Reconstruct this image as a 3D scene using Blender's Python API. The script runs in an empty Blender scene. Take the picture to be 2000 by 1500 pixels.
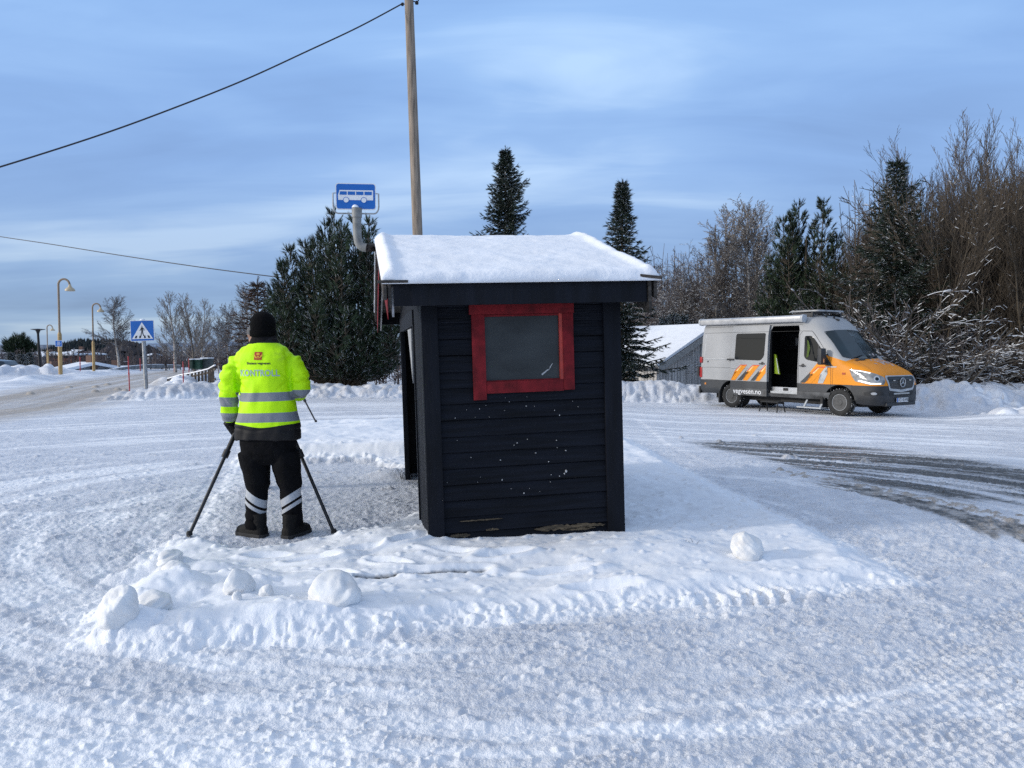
import bpy, bmesh, math, random
import numpy as np
from mathutils import Vector, Matrix, Euler
from mathutils.bvhtree import BVHTree
from math import radians as R, sin, cos, pi

# ------------------------------------------------------------------ camera, sky, sun, exposure
S = bpy.context.scene
COL = S.collection
CAMH = 1.52; PITCH = R(2.48); FPX = 1502.0
cd = bpy.data.cameras.new('camera'); cam = bpy.data.objects.new('camera', cd); COL.objects.link(cam)
cam.location = (0, 0, CAMH); cam.rotation_euler = (R(90) - PITCH, 0, 0)
cd.sensor_width = 36; cd.lens = 36 * FPX / 2000; cd.clip_start = .05; cd.clip_end = 12000
S.camera = cam
SUN_EL, SUN_AZ = R(16), R(-103)         # azimuth from +Y, clockwise positive: light comes from the left
sd_ = Vector((sin(SUN_AZ) * cos(SUN_EL), cos(SUN_AZ) * cos(SUN_EL), sin(SUN_EL)))
sl = bpy.data.lights.new('sun', 'SUN'); sl.energy = 2.2; sl.angle = R(6); sl.color = (1, .95, .88)
so = bpy.data.objects.new('sun', sl); COL.objects.link(so)
so.rotation_euler = sd_.to_track_quat('Z', 'Y').to_euler()
S.view_settings.view_transform = 'Standard'; S.view_settings.look = 'None'
S.view_settings.exposure = 0.0; S.view_settings.gamma = 1
S.cycles.max_bounces = 6; S.cycles.diffuse_bounces = 3; S.cycles.transparent_max_bounces = 6
try: S.cycles.use_denoising = False
except Exception: pass
W = bpy.data.worlds.new("World"); S.world = W; W.use_nodes = True
nt = W.node_tree; nt.nodes.clear()
def N(nt, t, **k):
    n = nt.nodes.new(t)
    for a, b in k.items():
        if a in n.inputs.keys() if hasattr(n.inputs, 'keys') else False: n.inputs[a].default_value = b
        else: setattr(n, a, b)
    return n
def ramp(nt, fac, stops, interp='LINEAR'):
    r = nt.nodes.new('ShaderNodeValToRGB'); r.color_ramp.interpolation = interp
    e = r.color_ramp.elements
    while len(e) < len(stops): e.new(.5)
    for i, (p, c) in enumerate(stops):
        e[i].position = p; e[i].color = (*c, 1) if len(c) == 3 else c
    nt.links.new(fac, r.inputs[0]); return r.outputs[0]
def mixc(nt, fac, a, b, mode='MIX'):
    m = nt.nodes.new('ShaderNodeMix'); m.data_type = 'RGBA'; m.blend_type = mode
    for sock, v in ((m.inputs[0], fac), (m.inputs[6], a), (m.inputs[7], b)):
        if hasattr(v, 'links'): nt.links.new(v, sock)
        elif isinstance(v, (int, float)): sock.default_value = v
        else: sock.default_value = (*v, 1) if len(v) == 3 else v
    return m.outputs[2]
def mth(nt, op, a, b=None, c=None, clamp=False):
    m = nt.nodes.new('ShaderNodeMath'); m.operation = op; m.use_clamp = clamp
    for i, v in enumerate((a, b, c)):
        if v is None: continue
        if hasattr(v, 'links'): nt.links.new(v, m.inputs[i])
        else: m.inputs[i].default_value = v
    return m.outputs[0]
sky = nt.nodes.new('ShaderNodeTexSky'); sky.sky_type = 'NISHITA'; sky.sun_disc = False
sky.sun_elevation = SUN_EL; sky.sun_rotation = SUN_AZ; sky.air_density = 1.0; sky.dust_density = .6; sky.ozone_density = 2.0
tc = nt.nodes.new('ShaderNodeTexCoord'); sx = nt.nodes.new('ShaderNodeSeparateXYZ'); nt.links.new(tc.outputs['Generated'], sx.inputs[0])
# cloud layers seen on a plane overhead: (x/z, y/z)
zz = mth(nt, 'MAXIMUM', mth(nt, 'ADD', sx.outputs[2], .17), .05)
px = mth(nt, 'DIVIDE', sx.outputs[0], zz); py = mth(nt, 'DIVIDE', sx.outputs[1], zz)
cb = nt.nodes.new('ShaderNodeCombineXYZ'); nt.links.new(px, cb.inputs[0]); nt.links.new(py, cb.inputs[1])
def cloudnoise(sc, detail, rough, dist, off, rz):
    mp = nt.nodes.new('ShaderNodeMapping'); nt.links.new(cb.outputs[0], mp.inputs[0])
    mp.inputs['Scale'].default_value = sc; mp.inputs['Location'].default_value = off; mp.inputs['Rotation'].default_value = (0, 0, rz)
    n = nt.nodes.new('ShaderNodeTexNoise'); n.inputs['Scale'].default_value = 1; n.inputs['Detail'].default_value = detail
    n.inputs['Roughness'].default_value = rough; n.inputs['Distortion'].default_value = dist
    nt.links.new(mp.outputs[0], n.inputs[0]); return n.outputs[0]
n1 = cloudnoise((.42, .95, 1), 4, .5, .6, (3.1, 1.7, 0), R(-14))
n2 = cloudnoise((1.1, 3.2, 1), 6, .55, .9, (7.3, 4.2, 2), R(-12))
nn = mth(nt, 'ADD', mth(nt, 'MULTIPLY', n1, .76), mth(nt, 'MULTIPLY', n2, .24))
# elevation gradient of the thin cloud cover
eg = ramp(nt, sx.outputs[2], [(0, (.30, .44, .66)), (.045, (.29, .445, .70)), (.12, (.285, .45, .77)), (.22, (.31, .51, .90)), (.40, (.32, .55, .98)), (.7, (.45, .62, .92)), (1, (.6, .7, .9))])
cl = ramp(nt, nn, [(.33, (.80, .80, .83)), (.45, (.96, .96, .97)), (.53, (1.14, 1.10, 1.05)), (.64, (1.75, 1.48, 1.20))])
cloudcol = mixc(nt, 1.0, eg, cl, 'MULTIPLY')
# unseen glow round the sun direction, added for whiter light on the snow
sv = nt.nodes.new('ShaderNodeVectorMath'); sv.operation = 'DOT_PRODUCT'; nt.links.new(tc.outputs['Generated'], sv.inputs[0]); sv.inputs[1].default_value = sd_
added_glow = ramp(nt, mth(nt, 'MULTIPLY_ADD', sv.outputs['Value'], .5, .5), [(0, (0, 0, 0)), (.72, (0, 0, 0)), (.86, (.35, .35, .35)), (1, (1, 1, 1))])
cloudcol = mixc(nt, added_glow, cloudcol, (1.7, 1.62, 1.48))
skys = nt.nodes.new('ShaderNodeVectorMath'); skys.operation = 'SCALE'; nt.links.new(sky.outputs[0], skys.inputs[0]); skys.inputs['Scale'].default_value = .10
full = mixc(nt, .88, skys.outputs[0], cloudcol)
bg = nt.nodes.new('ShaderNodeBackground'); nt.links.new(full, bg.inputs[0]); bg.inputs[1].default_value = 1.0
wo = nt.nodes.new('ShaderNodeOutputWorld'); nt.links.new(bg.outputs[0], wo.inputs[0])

# ------------------------------------------------------------------ helpers
def P(px, py, d):
    """world point at forward distance d that the photo shows at pixel (px, py)"""
    xr = (px - 1000) / FPX; yr = -(py - 750) / FPX
    v = Vector((xr, cos(PITCH) + yr * sin(PITCH), -sin(PITCH) + yr * cos(PITCH)))
    v *= d / v.y
    return Vector((v.x, v.y, v.z + CAMH))
def G(px, py, z=0):
    yr = -(py - 750) / FPX
    v = Vector(((px - 1000) / FPX, cos(PITCH) + yr * sin(PITCH), -sin(PITCH) + yr * cos(PITCH)))
    v *= (z - CAMH) / v.z
    return (v.x, v.y)
def tag(o, label=None, cat=None, group=None, kind=None):
    if label: o['label'] = label
    if cat: o['category'] = cat
    if group: o['group'] = group
    if kind: o['kind'] = kind
    return o
def empty(name, loc=(0, 0, 0), rot=(0, 0, 0), parent=None):
    o = bpy.data.objects.new(name, None); COL.objects.link(o); o.empty_display_size = .2
    o.location = loc; o.rotation_euler = rot
    if parent: o.parent = parent
    return o
def thing(name, label, cat, loc=(0, 0, 0), rot=(0, 0, 0), group=None):
    return tag(empty(name, loc, rot), label, cat, group)
def npmesh(name, V, F, mats, mi=None, smooth=False, parent=None, attrs=None):
    V = np.asarray(V, dtype=np.float32).reshape(-1, 3); F = np.asarray(F, dtype=np.int32)
    k = F.shape[1]; me = bpy.data.meshes.new(name)
    me.vertices.add(len(V)); me.vertices.foreach_set('co', V.ravel())
    me.loops.add(F.size); me.loops.foreach_set('vertex_index', F.ravel())
    me.polygons.add(len(F)); me.polygons.foreach_set('loop_start', np.arange(0, F.size, k, dtype=np.int32))
    me.polygons.foreach_set('loop_total', np.full(len(F), k, dtype=np.int32))
    for m in (mats if isinstance(mats, (list, tuple)) else [mats]): me.materials.append(m)
    if mi is not None: me.polygons.foreach_set('material_index', np.asarray(mi, dtype=np.int32))
    me.polygons.foreach_set('use_smooth', np.full(len(F), smooth))
    me.update(calc_edges=True)
    if attrs:
        for an, av in attrs.items():
            if av.ndim == 2:
                a = me.attributes.new(an, 'FLOAT_COLOR', 'POINT'); a.data.foreach_set('color', av.astype(np.float32).ravel())
            else:
                a = me.attributes.new(an, 'FLOAT', 'POINT'); a.data.foreach_set('value', av.astype(np.float32).ravel())
    o = bpy.data.objects.new(name, me); COL.objects.link(o)
    if parent: o.parent = parent
    return o
class MB:
    def __init__(s): s.v = []; s.f = []; s.m = []; s.M = Matrix.Identity(4); s.mi = 0
    def add(s, vs, fs):
        b = len(s.v)
        s.v += [tuple(s.M @ Vector(p)) for p in vs]; s.f += [tuple(i + b for i in f) for f in fs]; s.m += [s.mi] * len(fs)
        return s
    def box(s, x0, x1, y0, y1, z0, z1):
        return s.add([(x0, y0, z0), (x1, y0, z0), (x1, y1, z0), (x0, y1, z0), (x0, y0, z1), (x1, y0, z1), (x1, y1, z1), (x0, y1, z1)],
                     [(0, 3, 2, 1), (4, 5, 6, 7), (0, 1, 5, 4), (1, 2, 6, 5), (2, 3, 7, 6), (3, 0, 4, 7)])
    def prism(s, pts, a, b, axis='y'):
        """2-D outline extruded between a and b along an axis; outline in the other two axes"""
        def q(p, t): return (p[0], t, p[1]) if axis == 'y' else ((t, p[0], p[1]) if axis == 'x' else (p[0], p[1], t))
        n = len(pts); vs = [q(p, a) for p in pts] + [q(p, b) for p in pts]
        return s.add(vs, [tuple(range(n))[::-1], tuple(range(n, 2 * n))] + [(i, (i + 1) % n, n + (i + 1) % n, n + i) for i in range(n)])
    def beam(s, a, b, w, h, up=(0, 0, 1)):
        a = Vector(a); b = Vector(b); d = (b - a).normalized(); up = Vector(up)
        r = d.cross(up)
        if r.length < 1e-4: r = d.cross(Vector((0, 1, 0)))
        r.normalize(); u = r.cross(d).normalized(); r *= w / 2; u *= h / 2
        return s.add([a - r - u, a + r - u, a + r + u, a - r + u, b - r - u, b + r - u, b + r + u, b - r + u],
                     [(0, 3, 2, 1), (4, 5, 6, 7), (0, 1, 5, 4), (1, 2, 6, 5), (2, 3, 7, 6), (3, 0, 4, 7)])
    def loft(s, rings, cap=True, closed=True):
        n = len(rings[0]); vs = [p for r in rings for p in r]; fs = []
        for i in range(len(rings) - 1):
            for j in range(n if closed else n - 1):
                k = (j + 1) % n; fs.append((i * n + j, i * n + k, (i + 1) * n + k, (i + 1) * n + j))
        if cap:
            fs.append(tuple(range(n))[::-1]); fs.append(tuple((len(rings) - 1) * n + j for j in range(n)))
        return s.add(vs, fs)
    def tube(s, pts, rad, n=10, cap=True, flat=1.0):
        pts = [Vector(p) for p in pts]; m = len(pts)
        if not isinstance(rad, (list, tuple)): rad = [rad] * m
        rings = []; u = None
        for i, p in enumerate(pts):
            d = (pts[min(i + 1, m - 1)] - pts[max(i - 1, 0)]).normalized()
            if u is None:
                u = d.cross(Vector((0, 0, 1)))
                if u.length < .05: u = d.cross(Vector((0, 1, 0)))
                u.normalize()
            else: u = (u - d * u.dot(d)).normalized()
            w = d.cross(u)
            rr = rad[i] if isinstance(rad[i], (list, tuple)) else (rad[i], rad[i] * flat)
            rings.append([p + u * (cos(2 * pi * k / n) * rr[0]) + w * (sin(2 * pi * k / n) * rr[1]) for k in range(n)])
        return s.loft(rings, cap)
    def lathe(s, prof, n=24, axis='z', c=(0, 0, 0)):
        rings = []
        for r, h in prof:
            ring = []
            for k in range(n):
                a = 2 * pi * k / n
                p = (r * cos(a), r * sin(a), h) if axis == 'z' else ((r * cos(a), h, r * sin(a)) if axis == 'y' else (h, r * cos(a), r * sin(a)))
                ring.append((p[0] + c[0], p[1] + c[1], p[2] + c[2]))
            rings.append(ring)
        return s.loft(rings, cap=True)
    def build(s, name, mats, parent=None, smooth=False, angle=35, bevel=0):
        me = bpy.data.meshes.new(name); me.from_pydata(s.v, [], s.f)
        for m in (mats if isinstance(mats, (list, tuple)) else [mats]): me.materials.append(m)
        me.polygons.foreach_set('material_index', s.m)
        bm = bmesh.new(); bm.from_mesh(me); bmesh.ops.recalc_face_normals(bm, faces=bm.faces)
        if bevel:
            es = [e for e in bm.edges if len(e.link_faces) == 2 and e.calc_face_angle(0) > R(40)]
            bmesh.ops.bevel(bm, geom=es, offset=bevel, segments=2, affect='EDGES', profile=.7, clamp_overlap=True)
        bm.to_mesh(me); bm.free()
        if smooth or bevel:
            me.polygons.foreach_set('use_smooth', [True] * len(me.polygons))
            me.set_sharp_from_angle(angle=R(angle))
        me.update()
        o = bpy.data.objects.new(name, me); COL.objects.link(o)
        if parent: o.parent = parent
        return o
def evaluated(o, mods):
    """apply modifiers given as [(type, {props})] and return a fresh mesh"""
    for t, pr in mods:
        m = o.modifiers.new('m', t)
        for k, v in pr.items(): setattr(m, k, v)
    bpy.context.view_layer.update()
    dg = bpy.context.evaluated_depsgraph_get()
    return bpy.data.meshes.new_from_object(o.evaluated_get(dg))
def drop(o):
    bpy.data.objects.remove(o, do_unlink=True)

# ------------------------------------------------------------------ materials
MATS = {}
def pm(name, col, rough=.6, metal=0, var=.12, scale=6, bump=0, bscale=60, spec=.5, coat=0, emit=None, stretch=(1, 1, 1), var2=None):
    if name in MATS: return MATS[name]
    m = bpy.data.materials.new(name); m.use_nodes = True; t = m.node_tree; b = t.nodes['Principled BSDF']
    b.inputs['Roughness'].default_value = rough; b.inputs['Metallic'].default_value = metal
    b.inputs['Specular IOR Level'].default_value = spec; b.inputs['Coat Weight'].default_value = coat
    c = t.nodes.new('ShaderNodeTexCoord'); mp = t.nodes.new('ShaderNodeMapping'); mp.inputs['Scale'].default_value = stretch
    t.links.new(c.outputs['Object'], mp.inputs[0])
    n = t.nodes.new('ShaderNodeTexNoise'); n.inputs['Scale'].default_value = scale; n.inputs['Detail'].default_value = 5
    t.links.new(mp.outputs[0], n.inputs[0])
    c2 = var2 or tuple(max(0, x * (1 - var * 1.6)) for x in col); c1 = tuple(min(1, x * (1 + var)) for x in col)
    o = ramp(t, n.outputs[0], [(.32, c2), (.68, c1)])
    t.links.new(o, b.inputs['Base Color'])
    rr = mth(t, 'ADD', mth(t, 'MULTIPLY', n.outputs[0], .16), rough - .08); t.links.new(rr, b.inputs['Roughness'])
    if bump:
        n2 = t.nodes.new('ShaderNodeTexNoise'); n2.inputs['Scale'].default_value = bscale; n2.inputs['Detail'].default_value = 4
        t.links.new(mp.outputs[0], n2.inputs[0])
        bp = t.nodes.new('ShaderNodeBump'); bp.inputs['Strength'].default_value = bump; bp.inputs['Distance'].default_value = .02
        t.links.new(n2.outputs[0], bp.inputs['Height']); t.links.new(bp.outputs[0], b.inputs['Normal'])
    if emit:
        b.inputs['Emission Color'].default_value = (*emit[0], 1); b.inputs['Emission Strength'].default_value = emit[1]
    MATS[name] = m; return m
SNOWC = (.80, .82, .86)
snow = pm('snow', SNOWC, .65, var=.03, scale=3, bump=.22, bscale=40, spec=.3)
snow_lump_m = pm('compacted_snow', (.78, .79, .80), .6, var=.05, scale=7, bump=.25, bscale=22, var2=(.68, .67, .66))
black_rubber = pm('rubber', (.018, .018, .019), .8)
# ------------------------------------------------------------------ ground
_rng = np.random.default_rng(7); _T = _rng.random((8, 256, 256))
def vn(x, y, s=0):
    xi = np.floor(x).astype(np.int64); yi = np.floor(y).astype(np.int64); fx = x - xi; fy = y - yi
    fx = fx * fx * (3 - 2 * fx); fy = fy * fy * (3 - 2 * fy); T = _T[s % 8]
    a = T[xi & 255, yi & 255]; b = T[(xi + 1) & 255, yi & 255]; c = T[xi & 255, (yi + 1) & 255]; d = T[(xi + 1) & 255, (yi + 1) & 255]
    return (a * (1 - fx) + b * fx) * (1 - fy) + (c * (1 - fx) + d * fx) * fy - .5
def fbm(x, y, o=4, s=0):
    r = 0; a = 1; k = 1
    for i in range(o):
        r = r + a * vn(x * k + 17.3 * i, y * k - 9.1 * i, s + i); a *= .5; k *= 2.03
    return r
def sm(a, b, x):
    t = np.clip((x - a) / (b - a), 0, 1); return t * t * (3 - 2 * t)
def base(x, y):
    x = np.asarray(x, float); y = np.asarray(y, float)
    z = -.2 * sm(6, 20, y) * sm(0, 5, x)
    left = sm(-4, -12, x)
    z = z - .010 * np.clip(y - 46, 0, 40) * left
    z = z - left * 14 * sm(74, 190, y) - (1 - left) * 14 * sm(110, 240, y)
    z = z - 10 * sm(-30, -120, x) * sm(120, 10, y) * .2
    r = np.hypot(x, y)
    z = z + 5 * sm(200, 500, r) * (vn(x / 90, y / 90, 3) + .5) + 24 * sm(700, 3200, r) * (.8 + .7 * vn(x / 500, y / 700, 2))
    return z
def bz(x, y): return float(base(x, y))
def poly_sd(X, Y, poly):
    d = np.full(X.shape, 1e9); ins = np.zeros(X.shape, bool); n = len(poly)
    for i in range(n):
        ax, ay = poly[i]; bx, by = poly[(i + 1) % n]; ex, ey = bx - ax, by - ay
        t = np.clip(((X - ax) * ex + (Y - ay) * ey) / (ex * ex + ey * ey + 1e-12), 0, 1)
        d = np.minimum(d, (X - ax - t * ex) ** 2 + (Y - ay - t * ey) ** 2)
        c = ((ay > Y) != (by > Y)) & (X < (bx - ax) * (Y - ay) / (by - ay + 1e-12) + ax); ins ^= c
    d = np.sqrt(d); return np.where(ins, -d, d)
def line_d(X, Y, pts):
    d = np.full(X.shape, 1e9); T = np.zeros(X.shape); acc = 0
    for i in range(len(pts) - 1):
        ax, ay = pts[i]; bx, by = pts[i + 1]; ex, ey = bx - ax, by - ay; L = math.hypot(ex, ey)
        t = np.clip(((X - ax) * ex + (Y - ay) * ey) / (L * L), 0, 1)
        q = np.hypot(X - ax - t * ex, Y - ay - t * ey); w = q < d
        d = np.where(w, q, d); T = np.where(w, acc + t * L, T); acc += L
    return d, T
NR, NC = 1250, 1200
D0, D1, UM = 1.15, 82.0, 1.02
dr = D0 * (D1 / D0) ** (np.arange(NR) / (NR - 1)); uc = np.linspace(-UM, UM, NC)
GY = np.repeat(dr[:, None], NC, 1); GX = GY * uc[None, :]
Z = base(GX, GY); Z0 = Z.copy()
ICE = np.zeros(Z.shape); BRN = np.zeros(Z.shape); DRK = np.zeros(Z.shape)
def rows(y0, y1): return max(0, int(np.searchsorted(dr, y0)) - 1), min(NR, int(np.searchsorted(dr, y1)) + 1)
island = [G(*q) for q in [(150, 1262), (420, 1268), (700, 1245), (900, 1222), (1200, 1190), (1500, 1172), (1795, 1140), (1700, 1085), (1600, 1035), (1480, 985), (1340, 915), (1225, 850), (1000, 832), (790, 822), (600, 826), (500, 850), (455, 905), (440, 950), (380, 1035), (290, 1085)]]
plat = [G(*q) for q in [(462, 912), (600, 905), (730, 905), (800, 930), (1000, 925), (1100, 985), (850, 985), (820, 1010), (745, 1035), (650, 1060), (560, 1078), (460, 1080), (366, 1060), (385, 1040), (440, 960)]]
mound = [G(*q) for q in [(455, 905), (620, 903), (790, 902), (1000, 900), (1000, 845), (790, 838), (600, 842), (500, 850)]]
i0, i1 = rows(2.5, 19)
X_, Y_ = GX[i0:i1], GY[i0:i1]
wob = .10 * fbm(X_ * 3, Y_ * 3, 4, 1)
sI = poly_sd(X_, Y_, island) + wob * .8
sP = poly_sd(X_, Y_, plat) + wob * .5
sM = poly_sd(X_, Y_, mound) + wob * .5
isl = sm(.04, -.34, sI); pl = sm(.06, -.06, sP); mo = sm(.05, -.22, sM)
hI = .068 + .05 * fbm(X_ * 1.1, Y_ * 1.1, 3, 2) + .022 * fbm(X_ * 5, Y_ * 5, 4, 3)
rim = np.exp(-((sI + .22) / .16) ** 2) * (.004 + .035 * np.clip(fbm(X_ * 3, Y_ * 3, 3, 5) + .1, 0, 1))
H_ = isl * hI * (1 - .85 * pl) + rim * (1 - pl)
H_ = H_ + mo * (.16 + .05 * fbm(X_ * .9, Y_ * 1.2, 3, 4)) * (1 - pl)
# drifts against the hut and a tongue of snow by its front corner
H_ = H_ + .07 * np.exp(-(((X_ + .95) / .38) ** 2 + ((Y_ - 5.95) / .30) ** 2))
H_ = H_ + .10 * np.exp(-(((X_ + 1.45) / .30) ** 2 + ((Y_ - 9.1) / .25) ** 2))
H_ = H_ + .05 * np.exp(-(((X_ - .6) / .9) ** 2 + ((Y_ - 5.5) / .30) ** 2))
# tyre-lug ridges pressed along the front edge
fe = [G(*q) for q in [(330, 1262), (560, 1256), (800, 1228), (1000, 1196), (1250, 1178), (1560, 1165)]]
dF, tF = line_d(X_, Y_, fe)
lug = np.clip(np.sin(2 * pi * (tF + .35 * (dF)) / .105 + .8 * vn(tF * 2, tF * 0, 1)), 0, 1) ** 1.5
H_ = H_ + (.048 * lug - .014) * np.exp(-((dF - .03) / .075) ** 2) * (.15 + .85 * sm(-.15, .3, vn(X_ * 1.2, Y_, 6)))
# old footprints and scrapes, south of the hut
for (fx, fy, a, l) in [(985, 1085, .3, .17), (880, 1078, -.2, .16), (700, 1075, .5, .15), (610, 1090, .2, .15), (760, 1100, -.4, .14), (520, 1080, .1, .14), (1100, 1110, .2, .2), (640, 1120, -.3, .16), (800, 1060, .8, .15), (1180, 1140, .1, .2)]:
    gx, gy = G(fx, fy, .08); c, s_ = cos(a), sin(a); u = (X_ - gx) * c + (Y_ - gy) * s_; v = -(X_ - gx) * s_ + (Y_ - gy) * c
    q = (u / l) ** 2 + (v / .055) ** 2; H_ = H_ - .045 * np.exp(-q ** 1.5) * isl + .02 * np.exp(-((q - 2.0) / .9) ** 2) * isl
Z[i0:i1] += H_
on_isl = np.zeros(Z.shape); on_isl[i0:i1] = np.maximum(isl * (1 - pl), mo)
plat_m = np.zeros(Z.shape); plat_m[i0:i1] = pl * isl
# lot: wheel-polished streaks run round the traffic island
cx, cy = .2, 7.2
rad = np.hypot((GX - cx) / 1.25, GY - cy); th = np.arctan2(GY - cy, (GX - cx) / 1.25)
st = fbm(rad * 5.5, th * 2.2, 4, 1); st2 = fbm(rad * 1.3 + 4, th * 1.1, 3, 4); bl = fbm(GX * .9, GY * .9, 4, 5)
nearw = sm(30, 12, GY)
rough = fbm(GX * 7, GY * 7, 4, 2)
lot = 1 - np.clip(on_isl, 0, 1)
Z += lot * (.013 * st + .012 * bl * nearw + .006 * rough * nearw) * (1 - .45 * plat_m)
fine = fbm(GX * 26 + 3, GY * 26, 3, 6); ridged = np.abs(fbm(GX * 13, GY * 13, 3, 3))
Z += .011 * nearw * lot * np.clip(1 - np.abs(fbm(GX * 9 + .6 * bl, GY * 14, 3, 7)) * 8, 0, 1) ** 2 * sm(-.25, .25, fbm(GX * 2.5, GY * 2.5, 2, 1))
Z += (.0075 * np.clip(fbm(rad * 24, th * 11, 3, 2), -.3, .6) * nearw) * lot
Z += (.0085 * fine - .009 * ridged + .006 * np.clip(fbm(GX * 38, GY * 60, 2, 1), -.1, 1)) * sm(16, 6, GY) * (lot * .9 + .06)
ICE = lot * np.clip(sm(-.16, .30, st * .9 + st2 * .6 + bl * .35 + .24), 0, 1) * (.70 + .45 * sm(-.3, .4, rough))
ICE = np.maximum(ICE, plat_m * (.95 + .35 * sm(-.4, .4, rough + st)))
# tyre tracks crossing the foreground, with blocks pressed into them
def track(pts, w, depth, ice, lugs=0):
    global Z, ICE
    d, t = line_d(GX[:rows(0, 30)[1]], GY[:rows(0, 30)[1]], pts); k = d.shape[0]
    m = sm(w, w * .7, d) * lot[:k]
    Z[:k] -= depth * m
    Z[:k] += depth * .12 * np.exp(-((d - w * 1.08) / (w * .18)) ** 2) * lot[:k] * (.5 + 1.2 * np.clip(rough[:k] + .3, 0, 1))
    if lugs:
        Z[:k] += .006 * m * np.clip(np.sin(2 * pi * t / lugs) * np.sin(2 * pi * (d + t * .4) / (lugs * .9)), 0, 1)
    ICE[:k] = np.maximum(ICE[:k], ice * m * (.7 + .5 * st[:k]))
track([G(*q) for q in [(1150, 1500), (1500, 1400), (1800, 1290), (2000, 1190), (2200, 1080)]], .13, .010, .35, .07)
track([G(*q) for q in [(1500, 1560), (1800, 1450), (2050, 1330), (2300, 1200)]], .13, .010, .30, .07)
track([G(*q) for q in [(-50, 1300), (400, 1330), (900, 1300), (1400, 1240), (1800, 1190)]], .16, .008, .75)
track([G(*q) for q in [(-50, 1240), (200, 1150), (330, 1050), (420, 950), (470, 860), (600, 812), (900, 806)]], .16, .008, .8)
track([G(*q) for q in [(1220, 810), (1260, 860), (1420, 950), (1700, 1060), (2100, 1230)]], .42, .014, .85)
track([G(*q) for q in [(-50, 1420), (500, 1400), (1000, 1420), (1500, 1330)]], .12, .006, .55)
# block tread pressed over the near right corner
tdx, tdy = (Vector((*G(2000, 1210), 0)) - Vector((*G(1500, 1420), 0))).normalized()[:2]
kk = rows(0, 6.5)[1]; xt, yt = GX[:kk], GY[:kk]; uu = xt * tdx + yt * tdy + .02 * vn(xt * 2, yt * 2, 4); vv = -xt * tdy + yt * tdx + .02 * vn(xt * 2, yt * 2, 5)
tm = sm(.05, -.25, poly_sd(xt, yt, [G(1480, 1500), G(1560, 1360), G(1700, 1290), G(2050, 1180), G(2300, 1300), G(2200, 1560), G(1500, 1600)]) + .5 * vn(xt * 1.6, yt * 1.6, 2)) * sm(-.2, .15, vn(xt * 3, yt * 3, 7) + .1)
Z[:kk] += tm * (.013 * np.clip(np.sin(2 * pi * uu / .062 + pi * (np.floor(vv / .05) % 2)) * np.abs(np.sin(pi * vv / .05)), 0, 1) ** 1.3 - .003)
ICE[i0:i1] *= sm(-.03, .12, sI) * (1 - plat_m[i0:i1]) + plat_m[i0:i1]
# the road, its brown wheel lanes and the bare wet patch on the right
road = [G(-1300, 900), G(-300, 832), G(0, 797), G(168, 759), G(288, 736), G(345, 727), (-28.2, 66), (-25, 78), (-14, 96), (6, 110)]
dR, tR = line_d(GX, GY, road)
rl = sm(3.1, 2.3, dR)
lane = np.exp(-((dR - 1.15) / .55) ** 2) + .7 * np.exp(-(dR / .35) ** 2)
BRN = rl * (.50 + .65 * np.clip(lane, 0, 1)) * (.75 + .5 * fbm(dR * 4, tR * .25, 3, 2)) * sm(8, 13, GY)
Z -= rl * (Z - Z0) * .6 * sm(10, 16, GY)
Z += .35 * np.exp(-((dR - 4.3) / 1.0) ** 2) * sm(28, 40, GY) * (.5 + fbm(GX * .5, GY * .5, 3, 1)) * (GX < -14)
wet = [G(*q, -.08) for q in [(1330, 862), (1450, 857), (1580, 856), (1800, 882), (2000, 915), (2300, 960), (2400, 1090), (2000, 1000), (1800, 985), (1640, 950), (1500, 912), (1400, 880)]]
wet2 = [G(*q, -.05) for q in [(1540, 928), (1650, 945), (1800, 982), (2000, 1030), (2200, 1085), (2200, 1125), (2000, 1068), (1800, 1010), (1650, 965), (1560, 942)]]
k0, k1 = rows(4, 40)
stw = fbm(rad * 9, th * 3, 4, 3)
sW = poly_sd(GX[k0:k1], GY[k0:k1], wet) + .5 * stw[k0:k1] + .3 * bl[k0:k1]
sW2 = poly_sd(GX[k0:k1], GY[k0:k1], wet2) + .35 * stw[k0:k1] + .1 * rough[k0:k1]
w1 = sm(.10, -.35, sW); w2 = sm(.05, -.12, sW2)
DRK[k0:k1] = np.clip(np.maximum(w1 * (.62 + 1.5 * stw[k0:k1] + .5 * st[k0:k1]), w2 * (.6 + rough[k0:k1] * .9)), 0, 1)
ICE[k0:k1] = np.maximum(ICE[k0:k1], sm(.9, -.2, sW) * .8)
BRN[k0:k1] = np.maximum(BRN[k0:k1], w2 * .5)
Z[k0:k1] -= .02 * w1 * (Z[k0:k1] > Z0[k0:k1] - .01)
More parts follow.
